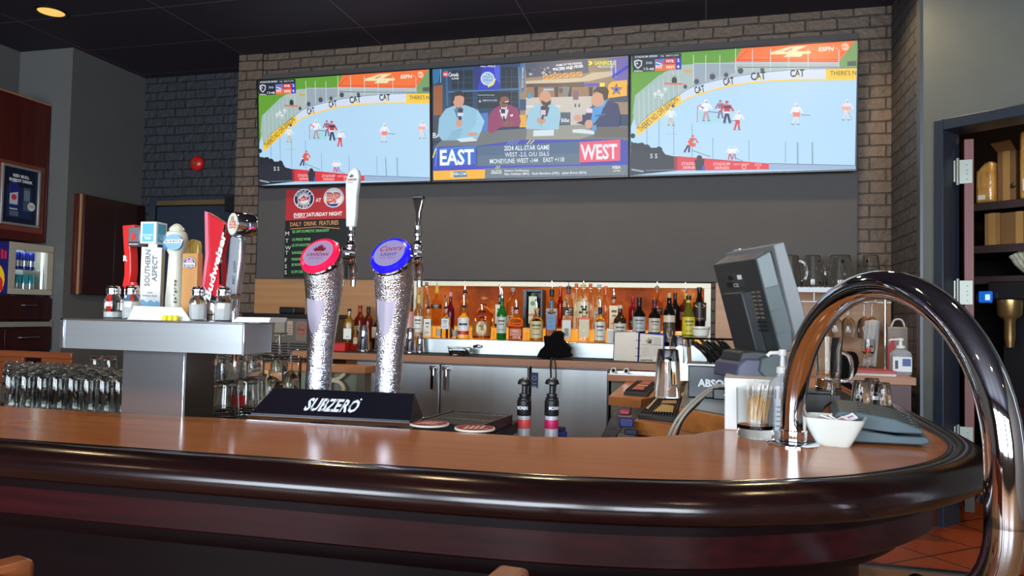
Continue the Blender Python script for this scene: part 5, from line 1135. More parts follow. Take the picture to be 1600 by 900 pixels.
# toothpick glass
p=at(1182,687,'Z',BZ); p.y+=.035
t=thing('toothpick_glass','short heavy based glass standing on the bar in front of the white box','glass',(p.x,p.y,BZ))
MB().lathe([(.040,0),(.0435,.004),(.0465,.030),(.048,.125),(.0462,.125),(.0445,.034),(.036,.024),(0,.021)],40).build('glass_body',glass,t)
gz=random.Random(5); pk=mat('toothpick_wood',(222,178,120),.6); wr=mat('pick_wrapper',(236,232,226),.5,trans=.35,ior=1.2)
proto=None
for k in range(46):
    a=gz.random()*2*PI; rr=.034*math.sqrt(gz.random()); lean=gz.uniform(-.12,.30); 
    x0,y0=rr*math.cos(a),rr*math.sin(a); tx=x0*1.15+ (.014 if k%3 else .03)*gz.uniform(-.3,1); ty=y0*.9
    tx=max(-.040,min(.040,tx)); 
    if proto is None:
        o=thing('toothpick','paper wrapped wooden toothpick standing in the short glass','toothpick',(0,0,0),group='toothpicks in the short glass')
        MB().cyl((0,0,0),(0,0,.068),.0016,.0016,6).build('wood_stick',pk,o); MB().cyl((0,0,.060),(0,0,.088),.0022,.0026,6).build('paper_wrapper',wr,o)
        proto=o
    else: o=dup(proto)
    d=Vector((tx-x0*.8,ty-y0*.8,.085)); o.rotation_euler=d.to_track_quat('Z','Y').to_euler()
    o.location=(p.x+x0*.75,p.y+y0*.75,BZ+.036+gz.uniform(0,.02))
# white bowl with sweetener packets
p=at(1308,699,'Z',BZ); p.y+=.04
t=thing('square_bowl','small white square tapered bowl of paper packets beside the chrome rail','bowl',(p.x,p.y,BZ),-.25)
MB().lathe([(.034,0),(.037,.0),(.039,.003),(.052,.026),(.068,.058),(.0715,.067),(.069,.068),(.064,.058),(.048,.028),(.034,.008),(0,.007)],48,e=5,sy=.85).build('bowl_body',mat('ceramic_white',(222,226,218),.18,coat=.3),t)
MB().lathe([(.033,-.0),(.034,.002),(.032,.003)],32,e=5,sy=.85).build('foot_ring',mat('ceramic_white',(0,0,0)),t)
pkm=attrmat('paint_packet',rough=.5)
PK=None
for k,(x,y,rz,tx,ty) in enumerate(((-.045,-.0,.5,.5,.3),(-.03,.015,-.2,.3,-.4),(-.02,-.02,.2,-.35,.3),(.0,.02,1.2,.3,.3),(.012,-.012,-.6,-.3,.4),(.03,.0,.3,.4,-.35),(.044,.012,-.3,-.4,.2),(.04,-.02,.7,.25,.45))):
    o=thing('sweetener_packet','thin white paper packet with red marks in the square bowl, '+('far left','left rear','left front','centre rear','centre front','right middle','far right rear','far right front')[k],'packet',(p.x+x*.85,p.y+y,BZ+.055+.004*(k%3)),group='packets in the square bowl')
    o.rotation_euler=(tx,ty,rz)
    c=MB(); c.col((232,224,226)); c.cbox((0,0,0),(.05,.022,.003)); c.setup(None,y=0,step=.0003,wrap=lambda u,v,y:(u,v,.0016-y)); c.rect(-.02,-.006,.0,.006,(206,130,150)); c.rect(.006,-.002,.02,.002,(120,100,170)); c.poly([(.02,-.011),(.025,-.011),(.025,.011),(.02,.011)],(246,240,240)); c.build('packet_body',pkm,o,bev=0)
# clam shaped keyboard wedge
t=thing('till_keyboard','grey blue wedge shaped till keyboard lying on the right end of the bar','keyboard',(0,0,BZ))
def gp(px,py,zz): q=at(px,py,'Z',BZ+zz); return (q.x,q.y,zz)
kb=mat('keyboard_teal',(66,84,92),.55)
def slab(front,depth,name,m):
    n=len(front); vs=list(front)+[(x+depth[0],y+depth[1],z+depth[2]) for x,y,z in front]
    b=MB(); b.add(vs,[tuple(range(n)),tuple(range(n,2*n))[::-1]]+[(i,n+i,n+(i+1)%n,(i+1)%n) for i in range(n)]); return b.build(name,m,t,bev=.004,seg=3)
ys=1.98
def fp(px,py,y=ys): q=at(px,py,'Y',y); return (q.x,q.y,q.z-BZ)
dep=(.02,.16,.0)
bot=[fp(1318,690),fp(1440,696),fp(1451,694),fp(1454,688),fp(1448,683),fp(1400,681),fp(1350,672),fp(1322,668)]
slab(bot,dep,'lower_shell',kb)
top=[fp(1300,668),fp(1350,671),fp(1395,677),fp(1440,679),fp(1445,677),fp(1440,671),fp(1398,655),fp(1345,645),fp(1312,642),fp(1302,650)]
up=slab(top,(.015,.15,.014),'upper_shell',kb)
mid=[fp(1310,672),fp(1400,680),fp(1436,683),fp(1436,678),fp(1395,676),fp(1310,664)]
slab(mid,(.02,.14,.0),'dark_gap',blackp)
k_=MB()
for i in range(9):
    for j in range(4):
        a0=Vector(fp(1345+i*10,646+i*2.6)); q=a0+Vector((.004+.004*j,.02+.032*j,.001+.003*j)); k_.cbox(q,(.013,.024,.006))
k_.build('keys',blackp,t,bev=.001)
# dark printer box behind rail post
a=at(1256,652,'Y',2.42)
t=thing('receipt_printer','low dark grey receipt printer on the bar behind the chrome post','printer',(a.x-.02,2.42,BZ),-.0)
MB().box(0,0,0,.125,.17,.078).build('printer_body',mat('printer_grey',(58,60,62),.5),t,bev=.004)
MB().box(.01,.02,.078,.115,.15,.084).build('top_cover',mat('printer_top',(84,84,84),.5),t,bev=.003); MB().box(.02,.01,.08,.105,.018,.085).build('paper_slot',blackp,t)
# mug
p=at(1294,606,'Y',2.50)
t=thing('beer_mug','clear glass handled mug with a little amber beer standing on the dark printer','mug',(p.x,2.50,BZ+.085))
MB().lathe([(.034,0),(.038,.004),(.036,.03),(.037,.06),(.040,.125),(.042,.165),(.0405,.165),(.036,.125),(.0335,.06),(.033,.012),(0,.010)],32).build('mug_body',glass,t)
MB().lathe([(0,.011),(.032,.011),(.0325,.036),(0,.037)],28).build('beer',mat('amber_beer',(206,140,50),.1,trans=.7,ior=1.33),t)
MB().tube(cat_rom([(.034,0,.03),(.062,0,.035),(.068,0,.07),(.062,0,.105),(.036,0,.12)],5),.006,12).build('handle',glass,t)
# clear bottle neck / stem in front
p=at(1300,650,'Y',2.30)
t=thing('upturned_wine_glass','upturned clear stem glass on the bar between printer and keyboard','glass',(p.x,2.30,BZ))
MB().lathe([(.022,0),(.026,.03),(.02,.055),(.006,.068),(.004,.12),(.02,.128),(.028,.131),(.028,.133),(0,.134)],24).build('bowl_and_stem',glass,t); MB().lathe([(.0225,0),(.0235,.002),(.022,.004)],24,cap=False).build('rim',glass,t)
# clear tray and glasses further along
for k,(px,py,y,lb) in enumerate(((1345,640,2.95,'upturned tumbler on the clear tray, left one'),(1362,636,3.1,'upturned tumbler on the clear tray, middle one'),(1378,640,2.9,'upturned tumbler on the clear tray, right one'))):
    p=at(px,py,'Y',y); t=thing('tumbler',lb,'glass',(p.x,y,BZ+.006)); MB().lathe([(.032,0),(.034,.004),(.027,.07),(.025,.075),(0,.075)],24).build('glass_wall',glass,t); MB().lathe([(.0255,.072),(.0265,.076),(.024,.079)],24,cap=False).build('foot_ring',glass,t)
t=thing('clear_tray','clear flat plastic tray on the far right of the bar','tray',(.40,2.72,BZ)); MB().box(0,0,0,.19,.75,.003).build('tray_base',mat('clear_acrylic',(230,230,232),.1,trans=.85,ior=1.2),t); 
f=MB(); f.box(.186,0,.003,.19,.75,.006).box(0,0,.003,.186,.004,.006); f.build('tray_lip',mat('clear_acrylic',(0,0,0)),t)
# ------------------------------------------------------------ cherry cabinet at the far right
X0=.72;Xr=1.14
t=thing('side_cabinet','dark cherry side cabinet with pale wooden top against the brick corner','cabinet',(0,0,0))
a=at(1432,592,'Y',4.25); 
MB().box(.44,4.27,FL,a.x-.02,5.18,1.045).build('body',wood('cabinet_maroon',(84,42,42),(72,34,36),.4,'Z'),t)
MB().box(.44,4.25,1.045,a.x,5.18,1.085).build('top_board',oakedge,t,bev=.003)
CTZ=1.085
def onc(px,y): q=at(px,580,'Y',y); return q.x
t,r,h=pumpbottle(1407,580,4.45,.20,'white labelled hand sanitizer bottle with white pump on the cherry cabinet',mat('gel_clear',(206,214,220),.1,trans=.6,ior=1.33),CTZ,r=.052)
c=MB().setup(None,y=-r*.77,step=.0004); c.rect(-r*.9,.02,r*.9,.10,(222,226,228)); c.rect(-r*.7,.035,-r*.4,.08,(40,44,60)); c.rect(r*.0,.05,r*.8,.09,(50,80,140)); c.build('front_label',paint,t,smooth=False)
t=thing('red_menu','flat red menu lying on the front of the cherry cabinet','menu',(onc(1330,4.32),4.29,CTZ),.02)
MB().box(0,0,0,.215,.22,.012).build('menu_pages',paper,t); MB().box(-.003,-.003,.012,.218,.223,.028).build('menu_cover',mat('menu_red',(176,66,66),.4),t,bev=.002)
t=thing('paper_bag','white paper carton with red side panel at the back of the cherry cabinet','carton',(onc(1384,4.9),4.85,CTZ))
MB().box(0,0,0,.14,.12,.26).build('carton_body',mat('carton_grey',(150,140,132),.7),t,bev=.01); MB().prism([(0,.0),(.035,.0),(.035,.2),(.0,.14)],-.004,.0,axis='Y').build('red_panel',mat('carton_red',(196,24,30),.5),t)
MB().tube(cat_rom([(.03,.06,.25),(.05,.06,.30),(.09,.06,.30),(.11,.06,.25)],4),.006,8).build('carry_handle',white,t)
t=thing('draped_towel','grey paper towel sheet hanging in front of the rack post','towel',(onc(1377,4.6),4.6,CTZ))
nn=MB(); vs=[];fs=[]
for i in range(9):
    for j in range(9):
        u=i/8;v=j/8; vs.append((-.03-.085*u+ .02*(1-v)*u+.03*v, .012*math.sin(u*9+v*2),.04+.26*v-.02*abs(u-.5)))
for i in range(8):
    for j in range(8): fs.append((i*9+j,i*9+j+1,(i+1)*9+j+1,(i+1)*9+j))
b_=MB().add(vs,fs); o=b_.build('towel_sheet',mat('towel_grey',(170,168,164),.85),t); md=o.modifiers.new('th','SOLIDIFY'); md.thickness=.004
c=MB().setup(None,y=-.02,step=.0004); 
MB().box(-.075,-.02,.14,-.045,-.014,.15).build('towel_clip',chrome,t)
t=thing('wine_glass','stemmed wine glass with a red garnish standing on the cherry cabinet','glass',(onc(1356,4.5),4.5,CTZ))
MB().lathe([(.03,0),(.032,.003),(.006,.008),(.004,.075),(.02,.09),(.034,.12),(.037,.15),(.033,.19),(.032,.19),(.035,.15),(.03,.12),(.0,.092)],28).build('glass_bowl',glass,t); MB().lathe([(0,.112),(.018,.12),(.012,.14),(0,.144)],16).build('red_garnish',mat('garnish_red',(206,60,40),.4),t)
# second black cloth
p=at(1323,598,'Y',3.9)
t=thing('black_cloth','black cloth hanging in a limp bundle left of the cherry cabinet','cloth',(p.x,3.95,1.085))
out=[(1304,546),(1312,545),(1320,550),(1334,549),(1338,556),(1340,566),(1336,582),(1325,597),(1316,601),(1307,597),(1304,585),(1305,560)]
P=[at(x,y,'Y',3.95) for x,y in out]; MB().prism([(q.x-p.x,q.z-1.085) for q in P],-.05,.05,axis='Y').build('cloth_bundle',mat('cloth_black',(0,0,0)),t,bev=.025,seg=4)
P=[(q.x-p.x,q.z-1.085) for q in [at(x,y,'Y',3.88) for x,y in ((1306,575),(1318,560),(1330,566),(1328,584),(1316,596))]]
MB().prism(P,-.03,.03,axis='Y').build('cloth_fold',mat('cloth_black',(0,0,0)),t,bev=.02,seg=3)
# ------------------------------------------------------------ glass rack on the wall
RZ=at(1300,447,'Y',4.95).z; xa=at(1232,447,'Y',4.95).x; xb=at(1387,447,'Y',4.95).x
t=thing('glass_rack','white wire glass rack shelf on the back wall holding upturned pitchers','rack',(0,0,0))
f=MB()
for k in range(22): f.cyl((xa+(xb-xa)*k/21,4.85,RZ-.01),(xa+(xb-xa)*k/21,5.18,RZ-.01),.002,n=6)
f.build('wire_deck',white,t); MB().box(xa,4.84,RZ-.045,xb,4.86,RZ-.012).build('front_rail',mat('rack_rail',(150,152,156),.4,.4),t,bev=.002); MB().box(xa,4.85,RZ-.009,xb,5.18,RZ-.0).build('deck_mat',blackr,t)
f=MB()
for px in (1237,1245,1272,1330,1368): q=at(px,455,'Y',4.86); f.cyl((q.x,4.86,RZ-.045),(q.x,4.86,RZ-.10),.004,n=6)
f.cyl((xa,4.86,RZ-.10),(xb,4.86,RZ-.10),.004,n=6); f.build('hanging_rail',white,t)
q=at(1383,500,'Y',4.70); MB().cyl((q.x,4.70,CTZ),(q.x,4.70,RZ-.03),.008,n=12).build('upright_post',chrome,t); MB().tube([(q.x,4.70,RZ-.03),(q.x-.06,4.76,RZ-.03),(q.x-.06,4.86,RZ-.03)],.007,8).build('post_arm',chrome,t)
PT=None
for k,(px,w,lb) in enumerate(((1236,30,'leftmost'),(1270,31,'second'),(1313,41,'third, widest'),(1360,31,'rightmost'))):
    p=at(px,440,'Y',5.0); 
    if PT is None:
        t=thing('upturned_pitcher','upturned clear pitcher on the wire rack, leftmost of four','pitcher',(p.x,5.0,RZ+.001),group='pitchers on the wire rack')
        MB().lathe([(.072,0),(.074,.006),(.066,.06),(.056,.14),(.05,.19),(.046,.196),(.0,.194),(.0,.190),(.043,.188),(.05,.14),(.062,.06),(.07,.0)],28).build('pitcher_body',glass,t)
        MB().tube(cat_rom([(.064,0,.03),(.10,0,.05),(.105,0,.10),(.085,0,.15),(.053,0,.16)],4),.008,10).build('handle',glass,t); PT=t
    else:
        t=dup(PT,(p.x,5.0,RZ+.001),.6*k,'upturned clear pitcher on the wire rack, '+lb+' of four')
    t.scale=(w/34,w/34,1)
HG=None
for k,(px,y) in enumerate(((1284,4.86),(1305,4.9),(1325,4.86),(1350,4.9),(1362,4.86))):
    p=at(px,490,'Y',y)
    if HG is None:
        t=thing('hanging_stem_glass','clear stem glass hanging upside down under the wire rack, first from left','glass',(p.x,y,RZ-.10),group='stem glasses under the wire rack')
        MB().lathe([(.034,-.215),(.036,-.20),(.040,-.15),(.034,-.115),(.018,-.095),(.005,-.085),(.004,-.01),(.03,-.004),(.032,-.0),(0,.0)],24).build('bowl_and_stem',glass,t); MB().lathe([(.0335,-.215),(.035,-.217),(.033,-.219)],24,cap=False).build('rim',glass,t); HG=t
    else: t=dup(HG,(p.x,y,RZ-.10),None,'clear stem glass hanging upside down under the wire rack, '+('','second','third','fourth','fifth')[k]+' from left')
# ------------------------------------------------------------ inner work counters
WZ=.985
t=thing('work_counter','wooden bartender side counter with steel top right of the bar opening','counter',(0,0,0))
MB().prism([(-.245,2.80),(-.046,2.68),(.09,2.66),(.09,4.2),(-.05,4.2),(-.19,3.5)],WZ-.05,WZ).build('lower_board',shelfw,t,bev=.003)
MB().prism([(-.075,2.63),(.085,2.45),(.085,4.2),(-.0,4.2),(-.075,3.6)],WZ,WZ+.075).build('raised_wood',shelfw,t,bev=.003)
MB().prism([(-.07,2.64),(.083,2.47),(.083,4.2),(-.0,4.2),(-.07,3.6)],WZ+.075,WZ+.08).build('steel_top',steel,t)
MB().prism([(-.2,2.86),(.08,2.74),(.08,4.15),(-.1,4.15)],FL,WZ-.05).build('pedestal',mat('pedestal_grey',(110,112,108),.5),t)
t=thing('corner_shelf','short wooden shelf in front of a sage green panel beyond the work counter','shelf',(0,0,0))
MB().prism([(-.44,3.62),(-.28,3.55),(-.21,3.7),(-.20,4.55),(-.44,4.55)],.94,.985).build('shelf_board',shelfw,t,bev=.003)
sage=mat('sage_panel',(128,132,112),.6)
MB().box(-.54,4.57,FL,.2,4.60,1.0).build('sage_back',sage,t)
a=at(948,590,'Y',4.45); b=at(1040,594,'Y',4.45)
MB().box(a.x,4.45,.985,b.x+.1,4.6,1.022).build('upper_ledge',shelfw,t,bev=.003)
t=thing('steel_shelf_strip','shallow steel shelf strip under the back counter carrying two jiggers','shelf',(0,0,0))
MB().box(a.x,4.50,1.022,b.x+.1,4.62,1.026).build('strip_top',steel,t); MB().box(a.x,4.6,1.026,b.x+.1,4.62,1.038).build('strip_upstand',steel,t)
for k,px in enumerate((959,979)):
    q=at(px,580,'Y',4.55); t=thing('jigger','small white and steel measuring jigger lying under the back counter, '+('left' if k==0 else 'right')+' one','jigger',(q.x,4.53,1.044))
    Mx=Matrix.Rotation(PI/2,4,'X'); MB().lathe([(.018,-.0),(.010,.028),(.016,.05)],20,Mx@Matrix.Rotation(PI,4,'X')).build('cup_pair',chrome,t); MB().lathe([(.011,-.001),(.0175,-.001),(.0175,.001),(.011,.001)],20,Mx,cap=False).build('white_ring',white,t)
def mat_tray(poly,z,label,strips,cc):
    # rubber bar mat: polygon in plan (4 corners, near-left first)
    a,b,c_,d=[Vector((*p,0)) for p in poly]
    t=thing('ribbed_bar_mat',label,'bar mat',(0,0,0))
    MB().prism([p[:2] for p in (a,b,c_,d)],z,z+.016).build('mat_base',mat('mat_rubber',(52,54,58),.7),t,bev=.003)
    f=MB()
    for k in range(13):
        s=.04+.92*k/13; p0=a+(b-a)*s;p1=a+(b-a)*(s+.028);q0=d+(c_-d)*s;q1=d+(c_-d)*(s+.028)
        f.prism([tuple((p0+(q0-p0)*.05)[:2]),tuple((p1+(q1-p1)*.05)[:2]),tuple((p1+(q1-p1)*.95)[:2]),tuple((p0+(q0-p0)*.95)[:2])],z+.016,z+.024)
    f.build('rubber_ribs',mat('mat_rubber',(0,0,0)),t)
    c=MB().setup(None,y=0,step=.0004,wrap=lambda u,v,y:tuple(a+(b-a)*u+((d+(c_-d)*u)-(a+(b-a)*u))*v+Vector((0,0,z+.0245-y))))
    for pts in strips: c.poly(pts,cc[strips.index(pts)%len(cc)])
    c.build('printed_logo',paint,t,smooth=False)
mat_tray([(-.375,3.70),(-.255,3.66),(-.245,4.30),(-.365,4.35)],.985,'grey ribbed rubber mat with red and orange print on the corner shelf',[[(.25,.12),(.75,.12),(.7,.4),(.3,.4)],[(.28,.42),(.8,.42),(.75,.56),(.3,.56)],[(.3,.6),(.8,.6),(.75,.88),(.4,.88)]],[(196,60,40),(216,150,60),(190,56,40)])
mat_tray([(-.235,2.86),(-.085,2.80),(-.08,3.60),(-.215,3.62)],WZ,'grey ribbed rubber mat with yellow print on the work counter',[[(.1,.2),(.18,.16),(.22,.75),(.16,.8)],[(.35,.08),(.85,.12),(.8,.4),(.45,.42)],[(.42,.45),(.85,.5),(.82,.66),(.4,.6)],[(.4,.72),(.8,.74),(.75,.86),(.42,.82)]],[(214,190,140),(206,176,96),(190,150,110),(214,196,110)])
# upturned mixing glasses
for k,(px,py,y,sc,lb) in enumerate(((1043,612,3.45,1.0,'tall steel capped mixing glass upturned on the ribbed mat, front one'),(1062,606,3.75,1.0,'tall mixing glass upturned behind the front one, beside the straw caddy'))):
    p=at(px,py,'Y',y)
    t=thing('mixing_glass',lb,'glass',(p.x,y,WZ+.025 if k==0 else WZ+.081))
    MB().lathe([(.060*sc,0),(.061*sc,.004),(.052*sc,.17),(.046*sc,.215),(.044*sc,.218),(0,.218),(0,.205),(.042*sc,.203),(.056*sc,0)],32).build('glass_wall',glass,t)
    MB().lathe([(.0525*sc,.165),(.047*sc,.212),(.046*sc,.214)],32,cap=False).build('steel_cap',chrome,t)
# ABSOLUT caddy
a=at(1075,603,'Y',2.95); b=at(1150,603,'Y',2.95); z0=WZ+.081
t=thing('bar_caddy','black straw and napkin caddy with white lettering and clear bins','caddy',(a.x,2.95,z0))
w_=b.x-a.x+.04; h0=at(1075,571,'Y',2.95).z-z0
MB().box(0,0,0,w_,.16,h0).build('black_base',mat('caddy_black',(22,30,44),.25),t,bev=.004)
MB().box(-.006,-.006,h0,w_,.166,h0+.008).build('white_rim',white,t,bev=.002)
c=MB().setup(None,y=-.0005,step=.0004); c.text('ABSOLUT',.036,.044,.028,(206,214,222),width=.165,bold=.045); c.build('lettering',paint,t,smooth=False)
h1=at(1075,527,'Y',2.95).z-z0
f=MB()
acr=mat('clear_bin',(250,250,248),.0,trans=1,ior=1.04,spec=.3)
f.box(-.02,0,h0+.008,-.016,.15,h1).box(w_-.004,0,h0+.008,w_,.15,h1).box(-.016,0,h0+.008,w_-.004,.004,h1-.006).box(-.016,.146,h0+.008,w_-.004,.15,h1).box(.07,.004,h0+.008,.073,.146,h1-.006)
f.build('clear_bins',acr,t); MB().box(-.022,-.003,h1-.004,w_+.002,.153,h1).box(-.02,-.0,h1-.008,w_,.15,h1-.004).build('clear_lid',acr,t)
SP=None
for k in range(26):
    x=.085+.0055*k*.9; 
    if SP is None:
        SP=thing('drinking_straw','thin black drinking straw leaning in the clear bin of the caddy','straw',(0,0,0),group='black straws in the caddy'); 
        MB().cyl((0,0,0),(0,0,.108),.0034,.0034,8).build('straw_tube',blackp,SP); MB().cyl((0,0,.1075),(0,0,.1085),.0026,.0026,8).build('straw_opening',blackr,SP); o=SP
    else: o=dup(SP)
    o.location=(a.x+x+.03*0,2.95+.02+.022*(k%5),z0+h0+.010+.004*(k%3)); o.rotation_euler=(0,-math.radians(38+ (k*7)%17),0)
t=thing('candle_jar','small white lidded jar on top of the clear bins','jar',(at(1095,527,'Y',3.02).x,3.03,z0+h1)); MB().lathe([(.022,0),(.030,.006),(.034,.030),(.031,.034),(.036,.036),(.036,.042),(0,.043)],24).build('jar_body',mat('jar_cream',(222,218,204),.3),t); MB().lathe([(.035,.030),(.0355,.034)],24,cap=False).build('jar_band',glass,t)
p=at(1128,540,'Y',3.2)
# register cables
t=thing('grey_cables','pair of grey cables curving down from the till into the bar well','cable',(0,0,0))
for k,o_ in enumerate((0,.012)):
    P=[at(px,py,'Y',yy)+Vector((o_,0,0)) for px,py,yy in ((1122,600,2.35),(1105,610,2.34),(1085,625,2.30),(1065,645,2.26),(1052,665,2.24),(1042,690,2.22),(1038,720,2.2))]
    MB().tube(cat_rom(P,4),.0042,8).build('cable',mat('cable_grey',(150,144,134),.5),t)
P=[at(px,py,'Y',yy) for px,py,yy in ((1112,605,2.36),(1090,632,2.32),(1068,655,2.28),(1055,690,2.25))]; MB().tube(cat_rom(P,4),.0035,8).build('black_cable',blackp,t)
q=at(1124,617,'Y',2.36); MB().box(q.x-.02,2.33,q.z-.012,q.x+.05,2.40,q.z+.022).build('cable_plug_box',blackp,t,bev=.004); MB().cyl((q.x+.012,2.325,q.z+.004),(q.x+.03,2.325,q.z+.004),.006,n=12).build('silver_plug',chrome,t)
# bottle / napkin rail in the well
t=thing('speed_rail','steel bottle rail behind the bar carrying the syrup bottles','rail',(0,0,0)); MB().box(-.75,2.12,.70,-.0,2.42,.71).build('rail_base',steel,t); MB().box(-.75,2.12,.71,-.0,2.125,.80).build('rail_front',steel,t); MB().box(-.75,2.415,.71,-.0,2.42,.80).build('rail_back',steel,t)
# syrup pumps
for k,(px,cc,word,lb) in enumerate(((819,(226,74,72),'MONIN','syrup bottle with black pump and coral red band, left of the pair'),(862,(196,26,92),'MONIN','syrup bottle with black pump and magenta band, right of the pair'))):
    y=2.28; p=at(px,640,'Y',y); zt=at(px,605,'Y',y).z
    t=thing('syrup_bottle',lb,'bottle',(p.x,y,.711))
    H0=zt-.711
    MB().lathe([(.036,0),(.038,.005),(.038,.17),(.034,.20),(.0225,.26),(.0205,H0-.115),(.0205,H0-.085)],28).build('bottle_body',mat('syrup_silver',(196,198,206),.3,.2),t)
    MB().lathe([(.0215,H0-.128),(.0218,H0-.126),(.0212,H0-.102),(.021,H0-.100)],28,cap=False).build('colour_band',mat('band_%d'%k,cc,.4),t)
    f=MB(); f.lathe([(.0215,H0-.088),(.0225,H0-.084),(.0225,H0-.042),(.0195,H0-.038),(.0195,H0-.034),(.021,H0-.032)],28); f.lathe([(.014,H0-.036),(.017,H0-.022),(.0165,H0-.020),(.0085,H0-.018),(.0085,H0+.006)],24); f.build('pump_collar',blackp,t)
    f=MB(); f.lathe([(.0085,H0+.004),(.010,H0+.010),(.022,H0+.010),(.0225,H0+.014),(.018,H0+.024),(.008,H0+.029),(0,H0+.030)],28); f.tube([(0,0,H0+.018),(.0,.03,H0+.016),(.0,.045,H0+.004)],.006,8); f.build('pump_head',blackp,t)
    c=MB().setup(None,y=0,step=.0003,wrap=lambda u,v,y:((.0232-y)*math.sin(u/.0228),-(.0232-y)*math.cos(u/.0228),v)); c.text(word,-.004 if k else -.020,H0-.068,.011,(226,226,228),width=.036,bold=.02); c.build('collar_lettering',paint,t,smooth=False)
    f=MB()
    for q in range(2): f.lathe([(.0216,H0-.127+.002*0),(.0219,H0-.1275),(.0216,H0-.129)],24,cap=False)
    f.build('band_edge',white,t)
# dark patterned strap and pouch
p=at(965,680,'Y',2.75)
t=thing('bartender_caddy','dark patterned tilted holder with blue and red packets in the bar well','holder',(0,0,0))
P=[at(x,y,'Y',2.75) for x,y in ((940,684),(960,640),(975,635),(986,637),(985,650),(962,684))]
MB().prism([(q.x,q.z) for q in P],2.72,2.78,axis='Y').build('tilted_board',mat('holder_brown',(70,50,44),.5,scale=(60,60,60),c2=(20,16,18),detail=2),t,bev=.003)
for k,(x0,y0,x1,y1,cc) in enumerate(((968,652,990,668,(34,40,110)),(968,640,984,648,(150,40,60)),(976,670,996,680,(30,34,70)),(966,648,988,653,(120,96,90)))):
    A=at(x0,y0,'Y',2.70);Bq=at(x1,y1,'Y',2.70); MB().box(A.x,2.69,Bq.z,Bq.x,2.72,A.z,).build('packet',mat('packet_%d'%k,cc,.4),t,bev=.004)
A=at(950,684,'Y',2.72); MB().box(A.x,2.66,.72,A.x+.18,2.84,A.z+.0).build('holder_base',blackp,t,bev=.004)
MB().box(A.x+.02,2.68,FL,A.x+.05,2.8,.72).build('holder_leg',blackp,t)
q=at(875,676,'Y',2.42); t=thing('blue_sponge','blue cloth scrap behind the magenta banded syrup bottle','cloth',(q.x,2.36,.711)); MB().box(-.015,0,0,.03,.03,.29).build('cloth_roll',mat('scrap_blue',(30,40,120),.7),t,bev=.008); MB().box(-.012,.0,.285,.025,.03,.30).build('cloth_top',mat('scrap_navy',(24,28,80),.7),t,bev=.005)
# ------------------------------------------------------------ left side
CX=-5.115
t=thing('cherry_wall_unit','tall cherry wood wall unit carrying the framed drink advert','panel',(0,0,0))
zt=at(60,160,'X',CX).z; zb=at(72,380,'X',CX).z
MB().box(-5.455,4.2,zb,CX,4.78,zt).build('panel_body',cherry,t,bev=.003)
ya=min(4.795,at(79,250,'X',CX).y)
MB().box(CX-.001,4.2,zt-.0,CX+.006,ya,zt+.012).build('top_trim',oakedge,t)
MB().box(-5.44,4.78,zb,CX,ya,zt).build('panel_return',cherry,t,bev=.003)
# advert frame
def onX(px,py): q=at(px,py,'X',CX+.02); return (q.y,q.z)
f0,f1,f2,f3=onX(5,251),onX(65,270),onX(60,358),onX(5,348)
y0,y1=4.47,4.815; z1=2.46; z0=1.99
t=thing('framed_advert','silver framed energy drink advert mounted on the cherry panel','advert',(CX,f0[0],(f3[1]+f2[1])/2),PI/2)
w_=f1[0]-f0[0];h_=(f0[1]+f1[1]-f2[1]-f3[1])/2
fr=MB(); fr.box(0,-.02,0,w_,0,.018).box(0,-.02,h_-.018,w_,0,h_).box(0,-.02,.018,.018,0,h_-.018).box(w_-.018,-.02,.018,w_,0,h_-.018); fr.build('silver_frame',mat('frame_silver',(176,176,174),.35,.6),t,bev=.002)
MB().box(-.03,-.006,-.04,w_+.045,-.001,h_+.03).build('acrylic_back',mat('acrylic_tint',(120,60,50),.15),t)
c=MB().setup(None,y=-.008,step=.0004); c.rect(.018,.018,w_-.018,h_-.018,(16,26,50)); c.poly([(.05,.06),(.27,.06),(.27,.30),(.05,.30)],(24,44,84)); c.text('RED BULL',w_/2,h_-.085,.022,(226,228,232),width=.14,align='c',bold=.04); c.text('ENERGY DRINK',w_/2,h_-.12,.022,(226,228,232),width=.2,align='c',bold=.04)
c.rect(.075,.12,.145,.33,(190,196,206)); c.poly([(.075,.24),(.145,.26),(.145,.33),(.075,.33)],(30,40,120)); c.rect(.075,.13,.145,.16,(30,40,120)); c.disc(.11,.215,.022,(206,50,60)); c.rect(.09,.33,.13,.345,(190,196,206))
c.rect(.19,.12,.25,.30,(70,84,100)); c.rect(.195,.2,.245,.28,(110,124,136)); c.disc(.262,.16,.034,(200,204,206)); c.text('THIS',.262,.155,.014,(80,90,100),width=.04,align='c'); c.rect(.075,.07,.15,.11,(90,100,116)); c.build('advert_print',paint,t,smooth=False)
FX=-5.03
# mini fridge
FZ=at(50,463,'X',FX).z; FT=at(50,381,'X',FX).z; fy0=at(15,378,'X',FX).y; fy1=at(85,384,'X',FX).y
t=thing('mini_drinks_fridge','small lit counter fridge full of cans in the far left corner','refrigerator',(FX,fy0,FZ),PI/2)
w_=fy1-fy0; h_=FT-FZ; bod=mat('fridge_beige',(176,170,156),.4)
f=MB(); f.box(0,.03,0.012,w_,.30,.03).box(0,.03,h_-.02,w_,.30,h_).box(0,.03,.03,.02,.30,h_-.02).box(w_-.02,.03,.03,w_,.30,h_-.02).box(.02,.28,.03,w_-.02,.30,h_-.02); f.build('cabinet_shell',bod,t,bev=.003)
f=MB(); f.box(0,0,.012,w_,.03,.055).box(0,0,h_-.055,w_,.03,h_).box(0,0,.055,.06,.03,h_-.055).box(w_-.06,0,.055,w_,.03,h_-.055); dr=f.build('door_frame',bod,t,bev=.004)
